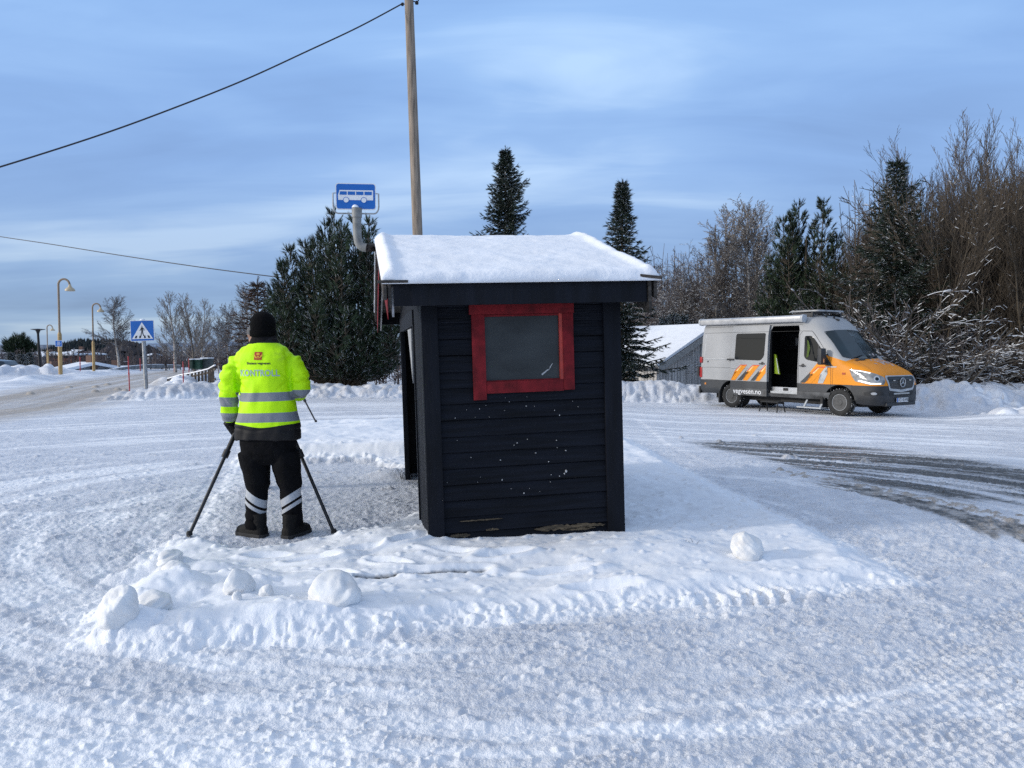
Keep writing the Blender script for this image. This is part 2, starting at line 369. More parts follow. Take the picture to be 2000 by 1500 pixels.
# dark slot where the island kerb shows through the snow
kd, kt = line_d(X_, Y_, [G(*q, .07) for q in [(700, 1133), (780, 1126), (870, 1118), (945, 1112)]])
slot = sm(.036, .018, kd + .012 * fbm(X_ * 20, Y_ * 20, 2, 1))
DRK[i0:i1] = np.maximum(DRK[i0:i1], slot * 1.0); Z[i0:i1] += .03 * np.exp(-((kd - .09) / .05) ** 2) * (Y_ > 5.0); Z[i0:i1] -= .03 * slot
def splat(x, y, rx, ry, h, a=0, p=.6, on_top=True, dirt=0):
    """a rounded clod set on the surface"""
    if y < D0 * 1.05: return
    R_ = max(rx, ry); r0, r1 = rows(y - R_, y + R_)
    u0, u1 = (x - R_) / (y), (x + R_) / (y)
    c0 = int((min(u0, u1) * 1.15 + UM) / (2 * UM) * NC) - 3; c1 = int((max(u0, u1) * 1.15 + UM) / (2 * UM) * NC) + 3
    if u0 > 0: c0 = int((u0 * .85 + UM) / (2 * UM) * NC) - 3
    if u1 < 0: c1 = int((u1 * .85 + UM) / (2 * UM) * NC) + 3
    c0 = max(c0, 0); c1 = min(c1, NC)
    if r1 - r0 < 2 or c1 - c0 < 2: return
    xs = GX[r0:r1, c0:c1] - x; ys = GY[r0:r1, c0:c1] - y; c, s_ = cos(a), sin(a)
    q = ((xs * c + ys * s_) / rx) ** 2 + ((-xs * s_ + ys * c) / ry) ** 2
    dome = h * np.clip(1 - q, 0, 1) ** p
    if on_top == 'max':
        ic = min(max(int(np.searchsorted(dr, y)), 0), NR - 1); jc = int(min(max((x / y + UM) / (2 * UM) * (NC - 1), 0), NC - 1))
        zc = ZR[0][ic, jc]; Z[r0:r1, c0:c1] = np.where(dome > 0, np.maximum(Z[r0:r1, c0:c1], zc + dome - h * .45), Z[r0:r1, c0:c1])
    else: Z[r0:r1, c0:c1] += dome
    if dirt: BRN[r0:r1, c0:c1] = np.maximum(BRN[r0:r1, c0:c1], dirt * (dome > 0))
rg = random.Random(5); ZR = [Z.copy()]
# crumbs along the edges of the island and over the lot
def along(pts, n, spread, r0, r1, hmul, dirt=0):
    L = [0]
    for i in range(len(pts) - 1): L.append(L[-1] + math.dist(pts[i], pts[i + 1]))
    for _ in range(n):
        t = rg.random() * L[-1]; i = max(j for j in range(len(pts) - 1) if L[j] <= t)
        f = (t - L[i]) / (L[i + 1] - L[i] + 1e-9)
        x = pts[i][0] * (1 - f) + pts[i + 1][0] * f + rg.gauss(0, spread); y = pts[i][1] * (1 - f) + pts[i + 1][1] * f + rg.gauss(0, spread)
        r = r0 + (r1 - r0) * rg.random() ** 2
        splat(x, y, r * rg.uniform(.7, 1.3), r * rg.uniform(.7, 1.3), r * hmul * rg.uniform(.7, 1.5), rg.random() * 3, on_top='max', dirt=dirt)
along(island[:7], 500, .07, .010, .045, .6)
along(island[6:12], 260, .08, .015, .05, .5)
along(island[14:] + island[:1], 420, .07, .015, .06, .6)
along([plat[i] for i in (7, 8, 9, 10, 11, 12)], 260, .05, .012, .04, .6)
along([G(*q) for q in [(455, 908), (600, 905), (730, 905), (800, 930)]], 260, .06, .02, .07, .7)
for _ in range(4200):
    y = 2.2 + 9 * rg.random() ** 1.6; x = rg.uniform(-.8, .8) * y; r = rg.uniform(.006, .02) * (1 + y * .08)
    splat(x, y, r * rg.uniform(.8, 2.2), r, r * rg.uniform(.3, .7), rg.uniform(-.7, .7))
along([(wet2[j][0], wet2[j][1] + .05) for j in (0, 1, 2, 3, 4)], 190, .10, .02, .06, .7, dirt=.7)
for q in [(135, 736 + 22), (187, 757), (186, 766), (210, 752), (230, 762), (245, 765), (60, 770)]:
    x, y = G(*q); splat(x, y, .16, .14, .10, dirt=.9)
for q in [(1405, 862), (1410, 866), (1398, 866), (1545, 893), (1552, 896), (1538, 897), (1330, 858), (1590, 880), (1475, 848), (1500, 870), (1690, 905)]:
    x, y = G(*q, -.1); a_ = rg.uniform(.035, .07); splat(x, y, a_ * 1.3, a_, a_ * .9, rg.random() * 3, dirt=.4)
# piled snow at the front-left corner of the island
for (qx, qy, rx, ry, h, a) in [(290, 1160, .36, .34, .10, .3), (390, 1135, .5, .33, .07, 0), (250, 1205, .2, .2, .07, 0), (330, 1092, .18, .14, .06, 0), (410, 1100, .25, .12, .05, 0), (560, 1130, .5, .22, .05, 0), (480, 1190, .5, .25, .07, .1), (300, 1215, .35, .22, .07, 0), (640, 1200, .45, .2, .05, 0), (450, 1160, .3, .2, .05, .5), (255, 1100, .2, .12, .07, .6)]:
    x, y = G(qx, qy, .1); splat(x, y, rx, ry, h, a, p=1.1)
# the ploughed banks: hundreds of clods, each higher toward the crest
def bank(line, hcrest, wid, n, r0, r1, ease=1.0, dirt=.0, back=True):
    d, t = line_d(GX, GY, line); L = t.max()
    hN = hcrest if callable(hcrest) else (lambda tt: hcrest + 0 * tt)
    hh = hN(t / L); prof = sm(wid, wid * .15, d) * (1 + .35 * fbm(GX * .8, GY * .8, 3, 5)) * hh
    sel = d < wid; Z[sel] = np.maximum(Z[sel], (Z0 + prof)[sel])
    ZR[0] = Z.copy(); Lc = [0]
    for i in range(len(line) - 1): Lc.append(Lc[-1] + math.dist(line[i], line[i + 1]))
    for _ in range(n):
        tt = rg.random() * Lc[-1]; i = max(j for j in range(len(line) - 1) if Lc[j] <= tt); f = (tt - Lc[i]) / (Lc[i + 1] - Lc[i])
        ax, ay = line[i]; bx, by = line[i + 1]; nx, ny = -(by - ay), (bx - ax); nl = math.hypot(nx, ny); nx /= nl; ny /= nl
        o = max(-1.05, min(1.05, rg.gauss(0, .5))) * wid
        x = ax * (1 - f) + bx * f + nx * o; y = ay * (1 - f) + by * f + ny * o
        fall = max(0, 1 - abs(o) / wid); r = r0 + (r1 - r0) * rg.random() ** 2.2
        r *= .5 + .7 * fall
        splat(x, y, r * rg.uniform(.8, 1.5), r * rg.uniform(.7, 1.2), r * rg.uniform(.7, 1.2), rg.random() * 3, p=.6, on_top='max', dirt=(dirt if rg.random() < .25 else 0))
    return d
hs = lambda t: .16 + .36 * sm(0, .25, t)
bank([G(225, 778), G(330, 777), G(440, 774), G(600, 774), G(800, 774), G(1000, 781, -.15), G(1215, 783, -.2), G(1378, 783, -.2)], lambda t: .08 + .22 * sm(0, .10, t) + .20 * sm(.50, .62, t), 1.2, 3800, .06, .24, dirt=.2)
bank([G(330, 752), G(400, 748), (-12.0, 27.5), (-10.0, 27.0)], .36, 1.0, 240, .12, .30)
bank([(10.2, 26.5), (11.6, 24.0), (13.2, 23.5), (15.5, 24.5), (20, 25)], .55, 1.7, 500, .12, .40, dirt=.1)
bank([(12.6, 18.6), (14.0, 19.0), (16, 19.2), (20, 20), (26, 21)], lambda t: .15 + .85 * sm(0, .5, t), 2.1, 900, .10, .40)
bank([(-42, 43.5), (-34, 44.5), (-30, 46), (-27.8, 48)], .40, 1.8, 260, .2, .6)
Z = np.where(GY > 70, Z * (1 - sm(70, 80, GY)) + (Z0) * sm(70, 80, GY), Z)
# rim of the fine sheet sinks under the wide one
edge = np.clip(np.minimum(sm(UM, UM - .03, np.abs(GX / GY)), sm(D1, D1 - 1.5, GY)), 0, 1)
Z -= .25 * (1 - edge)
fi = (np.arange(NR - 1)[:, None] * NC + np.arange(NC - 1)[None, :]).ravel()
F = np.stack([fi, fi + 1, fi + NC + 1, fi + NC], 1)
V = np.stack([GX.ravel(), GY.ravel(), Z.ravel()], 1)
colr = np.stack([np.clip(ICE, 0, 1).ravel(), np.clip(BRN, 0, 1).ravel(), np.clip(DRK, 0, 1).ravel(), np.ones(Z.size)], 1)
def gz(x, y):
    j = np.clip((x / y + UM) / (2 * UM) * (NC - 1), 0, NC - 1); i = np.clip(np.log(y / D0) / np.log(D1 / D0) * (NR - 1), 0, NR - 1)
    return float(Z[int(round(i)), int(round(j))])
def ground_mat():
    m = bpy.data.materials.new('snowy_ground'); m.use_nodes = True; t = m.node_tree; b = t.nodes['Principled BSDF']
    a = t.nodes.new('ShaderNodeAttribute'); a.attribute_name = 'cover'; s = t.nodes.new('ShaderNodeSeparateColor'); t.links.new(a.outputs['Color'], s.inputs[0])
    c = t.nodes.new('ShaderNodeTexCoord')
    def noise(sc, det=5, stretch=None, rot=0):
        n = t.nodes.new('ShaderNodeTexNoise'); n.inputs['Scale'].default_value = sc; n.inputs['Detail'].default_value = det; n.inputs['Roughness'].default_value = .6
        mp = t.nodes.new('ShaderNodeMapping'); t.links.new(c.outputs['Object'], mp.inputs[0])
        if stretch: mp.inputs['Scale'].default_value = stretch
        mp.inputs['Rotation'].default_value = (0, 0, rot)
        t.links.new(mp.outputs[0], n.inputs[0]); return n.outputs[0]
    na = noise(9); nb = noise(38); nc_ = noise(2.2); ns = noise(7, 6, (.5, 2.6, 1), R(-10))
    snowc = ramp(t, na, [(.3, (.77, .79, .835)), (.6, (.86, .875, .90))])
    brk = mth(t, 'MULTIPLY_ADD', mth(t, 'ADD', mth(t, 'MULTIPLY', nb, .55), mth(t, 'MULTIPLY', ns, .45)), 3.4, -1.7)
    ice = mth(t, 'ADD', s.outputs[0], mth(t, 'MULTIPLY', brk, .7), clamp=True)
    icec = ramp(t, nb, [(.3, (.30, .32, .38)), (.62, (.56, .59, .66))])
    k = mixc(t, mth(t, 'MULTIPLY', ice, .62), snowc, icec)
    brn = mth(t, 'ADD', mth(t, 'MULTIPLY', s.outputs[1], 1.25), mth(t, 'MULTIPLY', brk, mth(t, 'MULTIPLY', s.outputs[1], .9)), clamp=True)
    k = mixc(t, mth(t, 'MULTIPLY', brn, .85), k, ramp(t, na, [(.3, (.235, .185, .13)), (.7, (.44, .375, .30))]))
    drk = mth(t, 'MULTIPLY', s.outputs[2], mth(t, 'ADD', 1.15, mth(t, 'MULTIPLY', brk, 1.1)), clamp=True)
    k = mixc(t, drk, k, ramp(t, na, [(.3, (.045, .043, .042)), (.7, (.12, .115, .105))]))
    t.links.new(k, b.inputs['Base Color'])
    ro = mth(t, 'SUBTRACT', .72, mth(t, 'ADD', mth(t, 'MULTIPLY', ice, .26), mth(t, 'MULTIPLY', drk, .16)))
    t.links.new(ro, b.inputs['Roughness']); b.inputs['Specular IOR Level'].default_value = .35
    h = mth(t, 'ADD', mth(t, 'MULTIPLY', nb, .5), mth(t, 'ADD', noise(90, 3), mth(t, 'MULTIPLY', na, .8)))
    bp = t.nodes.new('ShaderNodeBump'); bp.inputs['Distance'].default_value = .02; t.links.new(h, bp.inputs['Height'])
    ai = t.nodes.new('ShaderNodeAttribute'); ai.attribute_name = 'fresh'; t.links.new(mth(t, 'MULTIPLY', mth(t, 'MULTIPLY_ADD', s.outputs[0], .25, .38), mth(t, 'MULTIPLY_ADD', ai.outputs['Fac'], -.78, 1)), bp.inputs['Strength'])
    t.links.new(bp.outputs[0], b.inputs['Normal'])
    return m
gm = ground_mat()
tag(npmesh('ground', V, F, gm, smooth=True, attrs={'cover': colr, 'fresh': np.clip(on_isl, 0, 1).ravel()}), kind='structure')
# the wide sheet, out to the horizon
lg = lambda a, b, n: list(a * (b / a) ** (np.arange(n) / (n - 1)))
ys = sorted([-q for q in lg(6, 9000, 30)] + [-3, 0, 1, 2, 3, 4.5] + lg(6, 9000, 150)); xs = sorted([-q for q in lg(3, 9000, 110)] + [0] + lg(3, 9000, 110))
XX, YY = np.meshgrid(xs, ys); ZZ = base(XX, YY)
inside = (YY > 1.0) & (YY < D1) & (np.abs(XX) < UM * YY * 1.0)
ZZ = ZZ - np.where(inside, .35, .03) - np.where((YY > 60) & (YY < 90), .15, 0)
n = len(xs); fi = (np.arange(len(ys) - 1)[:, None] * n + np.arange(n - 1)[None, :]).ravel()
fr = np.zeros((ZZ.size, 4)); fr[:, 3] = 1
# far snow fields broken by dark ground
def field_mat():
    m = bpy.data.materials.new('far_fields'); m.use_nodes = True; t = m.node_tree; b = t.nodes['Principled BSDF']; b.inputs['Roughness'].default_value = .8
    c = t.nodes.new('ShaderNodeTexCoord'); n = t.nodes.new('ShaderNodeTexNoise'); n.inputs['Scale'].default_value = .006; n.inputs['Detail'].default_value = 8; t.links.new(c.outputs['Object'], n.inputs[0])
    near = t.nodes.new('ShaderNodeSeparateXYZ'); t.links.new(c.outputs['Object'], near.inputs[0])
    f = mth(t, 'GREATER_THAN', near.outputs[1], 140)
    wood = ramp(t, n.outputs[0], [(.40, (.055, .062, .075)), (.52, (.10, .105, .125)), (.60, (.45, .48, .55))])
    t.links.new(mixc(t, f, SNOWC, wood), b.inputs['Base Color']); return m
tag(npmesh('terrain', np.stack([XX.ravel(), YY.ravel(), ZZ.ravel()], 1), np.stack([fi, fi + 1, fi + n + 1, fi + n], 1), field_mat(), smooth=True), kind='structure')
# distant ridges
def ridge(name, dist, az0, az1, prof, col, seed, depth):
    az = np.linspace(az0, az1, 420); r = np.random.default_rng(seed)
    h = np.interp(az, [p[0] for p in prof], [p[1] for p in prof]) + fbm(az * 60, az * 0, 5, seed) * prof[0][2] + r.random(420) * prof[0][3]
    vs = []
    for k, (dd, hf) in enumerate([(0, -30), (depth * .3, None), (depth * .6, 1), (depth, -30)]):
        hz = np.full(420, -30.) if hf == -30 else (h if hf == 1 else h * .55 - 6)
        vs.append(np.stack([np.sin(az) * (dist + dd), np.cos(az) * (dist + dd), hz], 1))
    q = np.arange(419); F = np.concatenate([np.stack([q + i * 420, q + 1 + i * 420, q + 1 + (i + 1) * 420, q + (i + 1) * 420], 1) for i in range(3)])
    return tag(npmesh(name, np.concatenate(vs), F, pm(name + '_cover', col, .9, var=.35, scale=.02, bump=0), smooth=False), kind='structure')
def az(px): return math.atan((px - 1000) / FPX)
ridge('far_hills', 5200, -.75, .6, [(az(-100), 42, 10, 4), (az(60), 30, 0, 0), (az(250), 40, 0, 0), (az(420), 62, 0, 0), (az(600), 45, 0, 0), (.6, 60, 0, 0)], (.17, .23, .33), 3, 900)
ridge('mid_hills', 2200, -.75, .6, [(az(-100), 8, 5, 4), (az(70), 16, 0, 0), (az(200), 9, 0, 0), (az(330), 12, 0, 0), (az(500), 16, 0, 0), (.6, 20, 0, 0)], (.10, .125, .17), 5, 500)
# ------------------------------------------------------------------ shelter
navy = pm('navy_boards', (.0062, .0078, .0128), .72, var=.35, scale=5, bump=.45, bscale=14, stretch=(.4, 1, 6), spec=.16)
navy_trim = pm('navy_trim', (.0055, .0068, .0112), .6, var=.3, scale=4, bump=.3, bscale=16, stretch=(3, 3, .5), spec=.16)
red_paint = pm('red_paint', (.165, .010, .014), .7, spec=.2, var=.3, scale=9, bump=.25, bscale=30)
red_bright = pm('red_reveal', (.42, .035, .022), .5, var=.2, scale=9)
rot_wood = pm('bare_wood', (.10, .075, .045), .85, var=.5, scale=14, bump=.6, stretch=(1, 1, 6), bscale=20)
old_wood = pm('weathered_wood', (.05, .043, .037), .85, var=.5, scale=10, bump=.5, bscale=30, stretch=(1, 4, 4))
chip = pm('bare_chip', (.45, .45, .45), .8)
frost = pm('frosted_glass', (.040, .045, .047), .4, var=.22, scale=2.2, spec=.22, stretch=(1, 1, 2.5))
hut = thing('bus_shelter', 'small black-blue clapboard bus shelter with snow-covered roof and red-framed window', 'shelter', (-.6153, 5.8197, .0414), (0, -.0299, .1908))
HW, HL, WH, OV, OR, OF, EV, RISE = 1.5223, 3.4183, 1.8316, .298, .2089, .2712, 2.056, .564
wx0, wx1, wz0, wz1 = .445, 1.075, 1.215, 1.745
m = MB(); rb = random.Random(3); pitch = .1235; z = -.05; k = 0
while z < WH:
    z1 = min(z + pitch, WH + .02)
    spans = [(.10, HW - .125)]
    if z1 > wz0 and z < wz1: spans = [(.10, wx0), (wx1, HW - .125)]
    for a, b_ in spans:
        o = rb.uniform(-.002, .002); tb = rb.uniform(-.003, .003)
        m.prism([(-.020 + o, z + .004 + tb), (-.0235 + o, z + .010 + tb), (-.008 + o, z1 - .004), (-.003, z1 + .004), (.01, z1 + .004), (.01, z + .004 + tb)], a, b_, 'x')
    z = z1; k += 1
side = m.build('side_wall', navy, hut)
# peeled patches, chips
m = MB()
for (x0, x1, zc, h) in [(.80, 1.38, .06, .030), (.22, .56, .165, .008), (.14, .30, .055, .020), (.42, .52, .085, .014), (1.02, 1.30, .04, .018)]:
    n = 26; top = []; bot = []
    for i in range(n + 1):
        t = i / n; x = x0 + (x1 - x0) * t; e = math.sin(pi * t) ** .35
        top.append((x, zc + h * e * rb.uniform(.25, 1))); bot.append((x, zc - h * e * rb.uniform(.2, .9)))
    m.prism(bot + top[::-1], -.0262, -.018)
m.build('bare_patch', rot_wood, side)
m = MB()
for _ in range(34):
    x = rb.uniform(.25, 1.3) if rb.random() < .8 else rb.uniform(.1, .4); zc = rb.choice([rb.uniform(.95, 1.1), rb.uniform(.55, .8), rb.uniform(.3, .5), rb.uniform(.9, 1.05)]); r = rb.choice([.0018, .002, .003, .0045])
    m.prism([(x + r * cos(a) * rb.uniform(.6, 1.2), zc + r * 1.2 * sin(a) * rb.uniform(.6, 1.3)) for a in [i * pi / 3 for i in range(6)]], -.0265, -.012)
for (x, zc, r) in [(1.07, .50, .011), (1.055, .485, .006), (.55, .62, .005), (.83, .66, .005), (.66, .73, .004), (1.0, .75, .004), (.42, 1.13, .004)]:
    m.prism([(x + r * cos(a) * rb.uniform(.5, 1.2), zc + r * sin(a) * rb.uniform(.5, 1.3)) for a in [i * pi / 4 for i in range(8)]], -.0268, -.012)
m.build('paint_chip', chip, side)
for (a, b_) in ((-.022, .10), (HW - .125, HW + .015)):
    m = MB(); m.box(a, b_, -.045, .0, -.06, WH); m.build('corner_board', navy_trim, hut, bevel=.003)
for a, b_ in ((-.024, .0), (HW, HW + .022)): m = MB(); m.box(a, b_, .0, .10, -.06, WH); m.build('corner_board', navy_trim, hut, bevel=.003)
# other walls
m = MB(); m.box(.02, HW - .02, .012, .045, -.05, wz0); m.box(.02, HW - .02, .012, .045, wz1, WH); m.box(.02, wx0, .012, .045, wz0, wz1); m.box(wx1, HW - .02, .012, .045, wz0, wz1); m.build('inner_lining', navy_trim, hut)
m = MB(); m.box(.0, HW, -.01, .045, WH + .022, 2.0); m.build('top_plate', navy_trim, hut)
m = MB(); z = -.05
while z < WH:
    z1 = z + pitch; m.prism([(.008 + HW, z + .004), (HW + .014, z + .01), (HW + .004, z1), (HW - .03, z1), (HW - .03, z + .004)], .1, HL - .1, 'y'); z = z1
m.build('back_wall', navy, hut)
m = MB(); m.box(.0, HW, HL - .05, HL, -.05, WH); m.build('far_wall', navy_trim, hut)
m = MB(); m.box(-.022, .012, .10, .78, -.05, WH); m.build('front_panel', navy, hut, bevel=.002)
m = MB(); m.box(-.022, .012, HL - .28, HL - .052, -.05, WH); m.build('front_panel', navy, hut, bevel=.002)
m = MB(); m.box(-.034, .02, .782, .84, -.05, WH - .13); m.build('door_post', navy_trim, hut, bevel=.003)
m = MB(); m.box(-.034, .02, HL - .34, HL - .282, -.05, WH - .13); m.build('door_post', navy_trim, hut, bevel=.003)
m = MB(); m.box(-.034, .02, .842, HL - .342, WH - .14, WH); m.build('header_board', navy_trim, hut, bevel=.003)
pale = pm('pale_panel', (.30, .31, .33), .7, var=.2, scale=10)
m = MB(); m.prism([(.86, WH - .16), (1.35, WH - .16), (.90, 1.25), (.86, 1.2)], -.046, -.036, 'x'); m.build('brace_panel', pale, hut)
# gable triangles
for xg, nm in ((0.0, 'front_gable'), (HW - .03, 'back_gable')):
    m = MB(); m.prism([(.0, WH + .002), (HL, WH + .002), (HL / 2, WH + RISE * .90)], xg - .02, xg + .03, 'x'); m.build(nm, navy, hut)
m = MB(); m.box(.3, HW - .05, 2.9, HL - .055, .42, .46); m.box(.9, HW - .05, .2, 2.89, .42, .46); m.build('bench', old_wood, hut)
# window
win = empty('window', parent=hut)
m = MB(); m.box(wx0 - .105, wx1 + .085, -.047, -.022, wz1 - .005, wz1 + .082); m.mi = 0
m.box(wx0 - .088, wx0 + .012, -.044, -.020, wz0 - .125, wz1 - .007); m.box(wx1 - .008, wx1 + .078, -.044, -.020, wz0 - .072, wz1 - .007)
m.box(wx0 + .014, wx1 - .010, -.041, -.020, wz0 - .078, wz0 + .012); m.build('casing', red_paint, win, bevel=.0025)
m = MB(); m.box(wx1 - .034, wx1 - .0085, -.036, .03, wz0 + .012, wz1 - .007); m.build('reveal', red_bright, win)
m = MB(); m.box(wx0 + .0125, wx1 - .035, -.032, .0, wz1 - .022, wz1 - .008); m.build('bead', red_paint, win)
m = MB(); m.box(wx0 + .0125, wx1 - .035, -.030, .01, wz0 + .0125, wz0 + .020); m.build('bead', red_paint, win)
m = MB(); m.box(wx0 + .004, wx1 - .02, -.012, -.006, wz0 + .004, wz1 - .012); m.build('pane', frost, win)
m = MB(); scr = pm('scratch', (.4, .41, .42), .8)
for (x, zc, l, w, a) in [(.925, 1.285, .065, .006, .62), (.975, 1.335, .04, .003, .95), (.96, 1.31, .03, .002, .8)]:
    c, s_ = cos(a), sin(a); m.prism([(x - c * l / 2 + s_ * w, zc - s_ * l / 2 - c * w), (x + c * l / 2 + s_ * w * .3, zc + s_ * l / 2 - c * w * .3), (x + c * l / 2 - s_ * w, zc + s_ * l / 2 + c * w), (x - c * l / 2 - s_ * w, zc - s_ * l / 2 + c * w)], -.0135, -.0122)
m.build('scratch', scr, win)
# roof deck, fascia, barge boards
sl_ = RISE / (HL / 2 + OF)
def rz(y): return EV + RISE - abs(y - HL / 2) * sl_
m = MB()
for s_ in (0, 1):
    ya, yb = (-OF, HL / 2) if s_ == 0 else (HL + OF, HL / 2)
    m.prism([(ya, rz(ya) - .075), (yb, rz(yb) - .075), (yb, rz(yb) - .115), (ya, rz(ya) - .115)], -OV + .05, HW + OR - .05, 'x')
roof = m.build('roof', old_wood, hut)
m = MB(); m.box(-OV + .07, HW + OR - .07, -OF - .028, -OF - .001, EV - .255, EV - .085); m.build('fascia_board', navy_trim, roof, bevel=.003)
m = MB(); m.box(-OV + .07, HW + OR - .07, HL + OF + .001, HL + OF + .028, EV - .255, EV - .085); m.build('fascia_board', navy_trim, roof, bevel=.003)
m = MB(); m.prism([(-OV + .0, EV - .078), (HW + OR + .02, EV - .078)] + [(HW + OR + .02 - i * .035, EV - .092 - rb.uniform(0, .010)) for i in range(int((HW + OR + OV) / .035))], -OF - .055, -OF - .0285); m.build('drip_edge', old_wood, roof)
def barge(x0, x1, dz0, dz1, ext, mt):
    m = MB(); ya, yb = -OF - ext, HL + OF + ext
    for (a, b_) in ((ya, HL / 2 - .001), (yb, HL / 2 + .001)):
        m.prism([(a, rz(a) - dz0), (b_, rz(b_) - dz0), (b_, rz(b_) - dz1), (a, rz(a) - dz1)], x0, x1, 'x')
    m.build('barge_board', mt, roof, bevel=.002)
white_old = pm('old_white_paint', (.32, .31, .31), .7, var=.4, scale=14)
barge(-OV + .028, -OV + .052, .07, .24, .03, old_wood); barge(-OV - .004, -OV + .020, .10, .20, .045, old_wood); barge(-OV + .0215, -OV + .0265, .19, .335, .05, red_paint); barge(-OV + .054, -OV + .070, .10, .33, .0, white_old)
barge(HW + OR - .012, HW + OR + .012, .07, .22, .03, old_wood); barge(HW + OR - .06, HW + OR - .036, .09, .33, .04, old_wood)
m = MB(); m.beam((HW + OR + .03, -OF - .075, EV - .082), (HW + OR - .13, -OF - .05, EV - .062), .04, .022); m.build('gutter_stub', old_wood, roof)
m = MB(); m.beam((-OV - .04, -OF - .07, EV - .085), (-OV + .17, -OF - .06, EV - .085), .04, .02); m.build('gutter_stub', old_wood, roof)
# snow on the roof
nx, ny = 150, 240; xs = np.linspace(-OV - .012, HW + OR + .03, nx); ysn = np.linspace(-OF - .075, HL + OF + .075, ny)
XX, YY = np.meshgrid(xs, ysn); ed = np.minimum(np.minimum(XX - xs[0], xs[-1] - XX), np.minimum(YY - ysn[0], ysn[-1] - YY))
ex = np.minimum(XX - xs[0], xs[-1] - XX)
edn = ed + .020 * fbm(XX * 6, YY * 6, 4, 2)
prof = np.sqrt(np.clip(1 - (1 - np.clip(edn / .065, 0, 1)) ** 2, 0, 1))
rzz = EV + RISE - np.sqrt((YY - HL / 2) ** 2 + .10 ** 2) * sl_
top = rzz - .075 + prof * (.072 + .030 * np.exp(-((ex - .075) / .05) ** 2) + .020 * fbm(XX * 1.6, YY * 1.6, 3, 1) + .008 * fbm(XX * 10, YY * 10, 4, 4))
top += .014 * sm(.10, .0, YY - ysn[0])
bot = rzz - .079 - .0
Vt = np.stack([XX.ravel(), YY.ravel(), top.ravel()], 1); Vb = np.stack([XX.ravel(), YY.ravel(), np.minimum(bot, top - .003).ravel()], 1)
fi = (np.arange(ny - 1)[:, None] * nx + np.arange(nx - 1)[None, :]).ravel(); N_ = nx * ny
Ft = np.stack([fi, fi + 1, fi + nx + 1, fi + nx], 1); Fb = Ft[:, ::-1] + N_
rim_i = list(range(nx)) + [nx - 1 + nx * i for i in range(1, ny)] + [N_ - 1 - i for i in range(1, nx)] + [nx * i for i in range(ny - 2, 0, -1)]
Fr = np.array([(rim_i[(i + 1) % len(rim_i)], rim_i[i], rim_i[i] + N_, rim_i[(i + 1) % len(rim_i)] + N_) for i in range(len(rim_i))])
npmesh('roof_snow', np.concatenate([Vt, Vb]), np.concatenate([Ft, Fb, Fr]), snow, smooth=True, parent=roof)
# little snow skirt and grass by the far post: dry stems
def stems(name, label, x, y, n, h, seed):
    r = random.Random(seed); m = MB()
    for _ in range(n):
        a = r.uniform(0, 6.28); l = h * r.uniform(.5, 1); p = [Vector((r.uniform(-.04, .04), r.uniform(-.04, .04), -.03))]
        for k in range(4): p.append(p[-1] + Vector((cos(a) * l * .14 * k * .6, sin(a) * l * .14 * k * .6, l / 4)))
        m.tube(p, [.0028, .0022, .0018, .0012, .0008], 4)
    o = m.build(name, pm('dry_grass', (.055, .05, .045), .9)); o.location = (x, y, gz(x, y)); tag(o, label, 'plant'); return o
x, y = G(783, 925, .1); stems('dry_plant', 'bent dry dark stems by the far post of the shelter', x, y, 9, .17, 3)
x, y = G(1349, 1062, .08); stems('dry_plant', 'few dark grass blades poking out of snow right of the shelter', x, y, 4, .07, 5)
x, y = G(878, 1068, .08); stems('dry_plant', 'short dark grass blades under the near wall of the shelter', x, y, 3, .04, 6)

# ------------------------------------------------------------------ bus stop sign on its bent pipe
galv = pm('galvanised_steel', (.33, .34, .35), .45, metal=.5, var=.2, scale=12)
grey_pipe = pm('grey_pipe', (.22, .225, .22), .55, var=.25, scale=9)
sign_blue = pm('sign_blue', (.004, .115, .44), .4, var=.05); sign_white = pm('sign_white', (.72, .73, .75), .45, var=.05); sign_black = pm('sign_black', (.012, .012, .014), .5)
D_ = 7.45; pc = P(695, 384, D_); px_ = D_ / FPX
bs = thing('bus_stop_sign', 'blue bus stop sign in a U bracket on a bent grey pipe', 'sign', pc, (0, R(-.6), R(8)))
def rrect(w, h, r, n=6, cx=0, cz=0):
    o = []
    for (sx_, sz, a0) in ((1, 1, 0), (-1, 1, 90), (-1, -1, 180), (1, -1, 270)):
        for i in range(n + 1):
            a = R(a0 + 90 * i / n); o.append((cx + sx_ * (w / 2 - r) + r * cos(a), cz + sz * (h / 2 - r) + r * sin(a)))
    return o
w, h = 77 * px_, 51 * px_
m = MB(); m.prism(rrect(w, h, .028), -.006, .006); m.build('plate_edge', sign_white, bs)
m = MB(); m.prism(rrect(w - .018, h - .018, .022), -.0075, -.0062); plate = m.build('plate', sign_blue, bs)
m = MB(); yb = (-.0090, -.0078)
bw, bh = 66 * px_, 19 * px_; x0, z0 = -bw / 2 + .0, -.035
m.prism([(x0 - .002, z0), (x0 + bw, z0), (x0 + bw, z0 + bh), (x0 + .012, z0 + bh), (x0 - .003, z0 + bh * .5)], *yb)
m.build('bus_symbol', sign_white, plate)
m = MB(); yb2 = (-.0102, -.0091)
for i in range(4):
    a = x0 + .010 + i * (bw - .012) / 4; b2 = a + (bw - .012) / 4 - .010
    pts = [(a, z0 + bh * .52), (b2, z0 + bh * .52), (b2, z0 + bh * .86), (a + (.006 if i == 0 else 0), z0 + bh * .86)]
    m.prism(pts, *yb2)
for wx_ in (x0 + bw * .22, x0 + bw * .73): m.prism([(wx_ + .0305 * cos(a) * .95, z0 + .0305 * sin(a) * .95) for a in [i * pi / 12 for i in range(24)]], *yb2)
m.build('symbol_windows', sign_blue, plate)
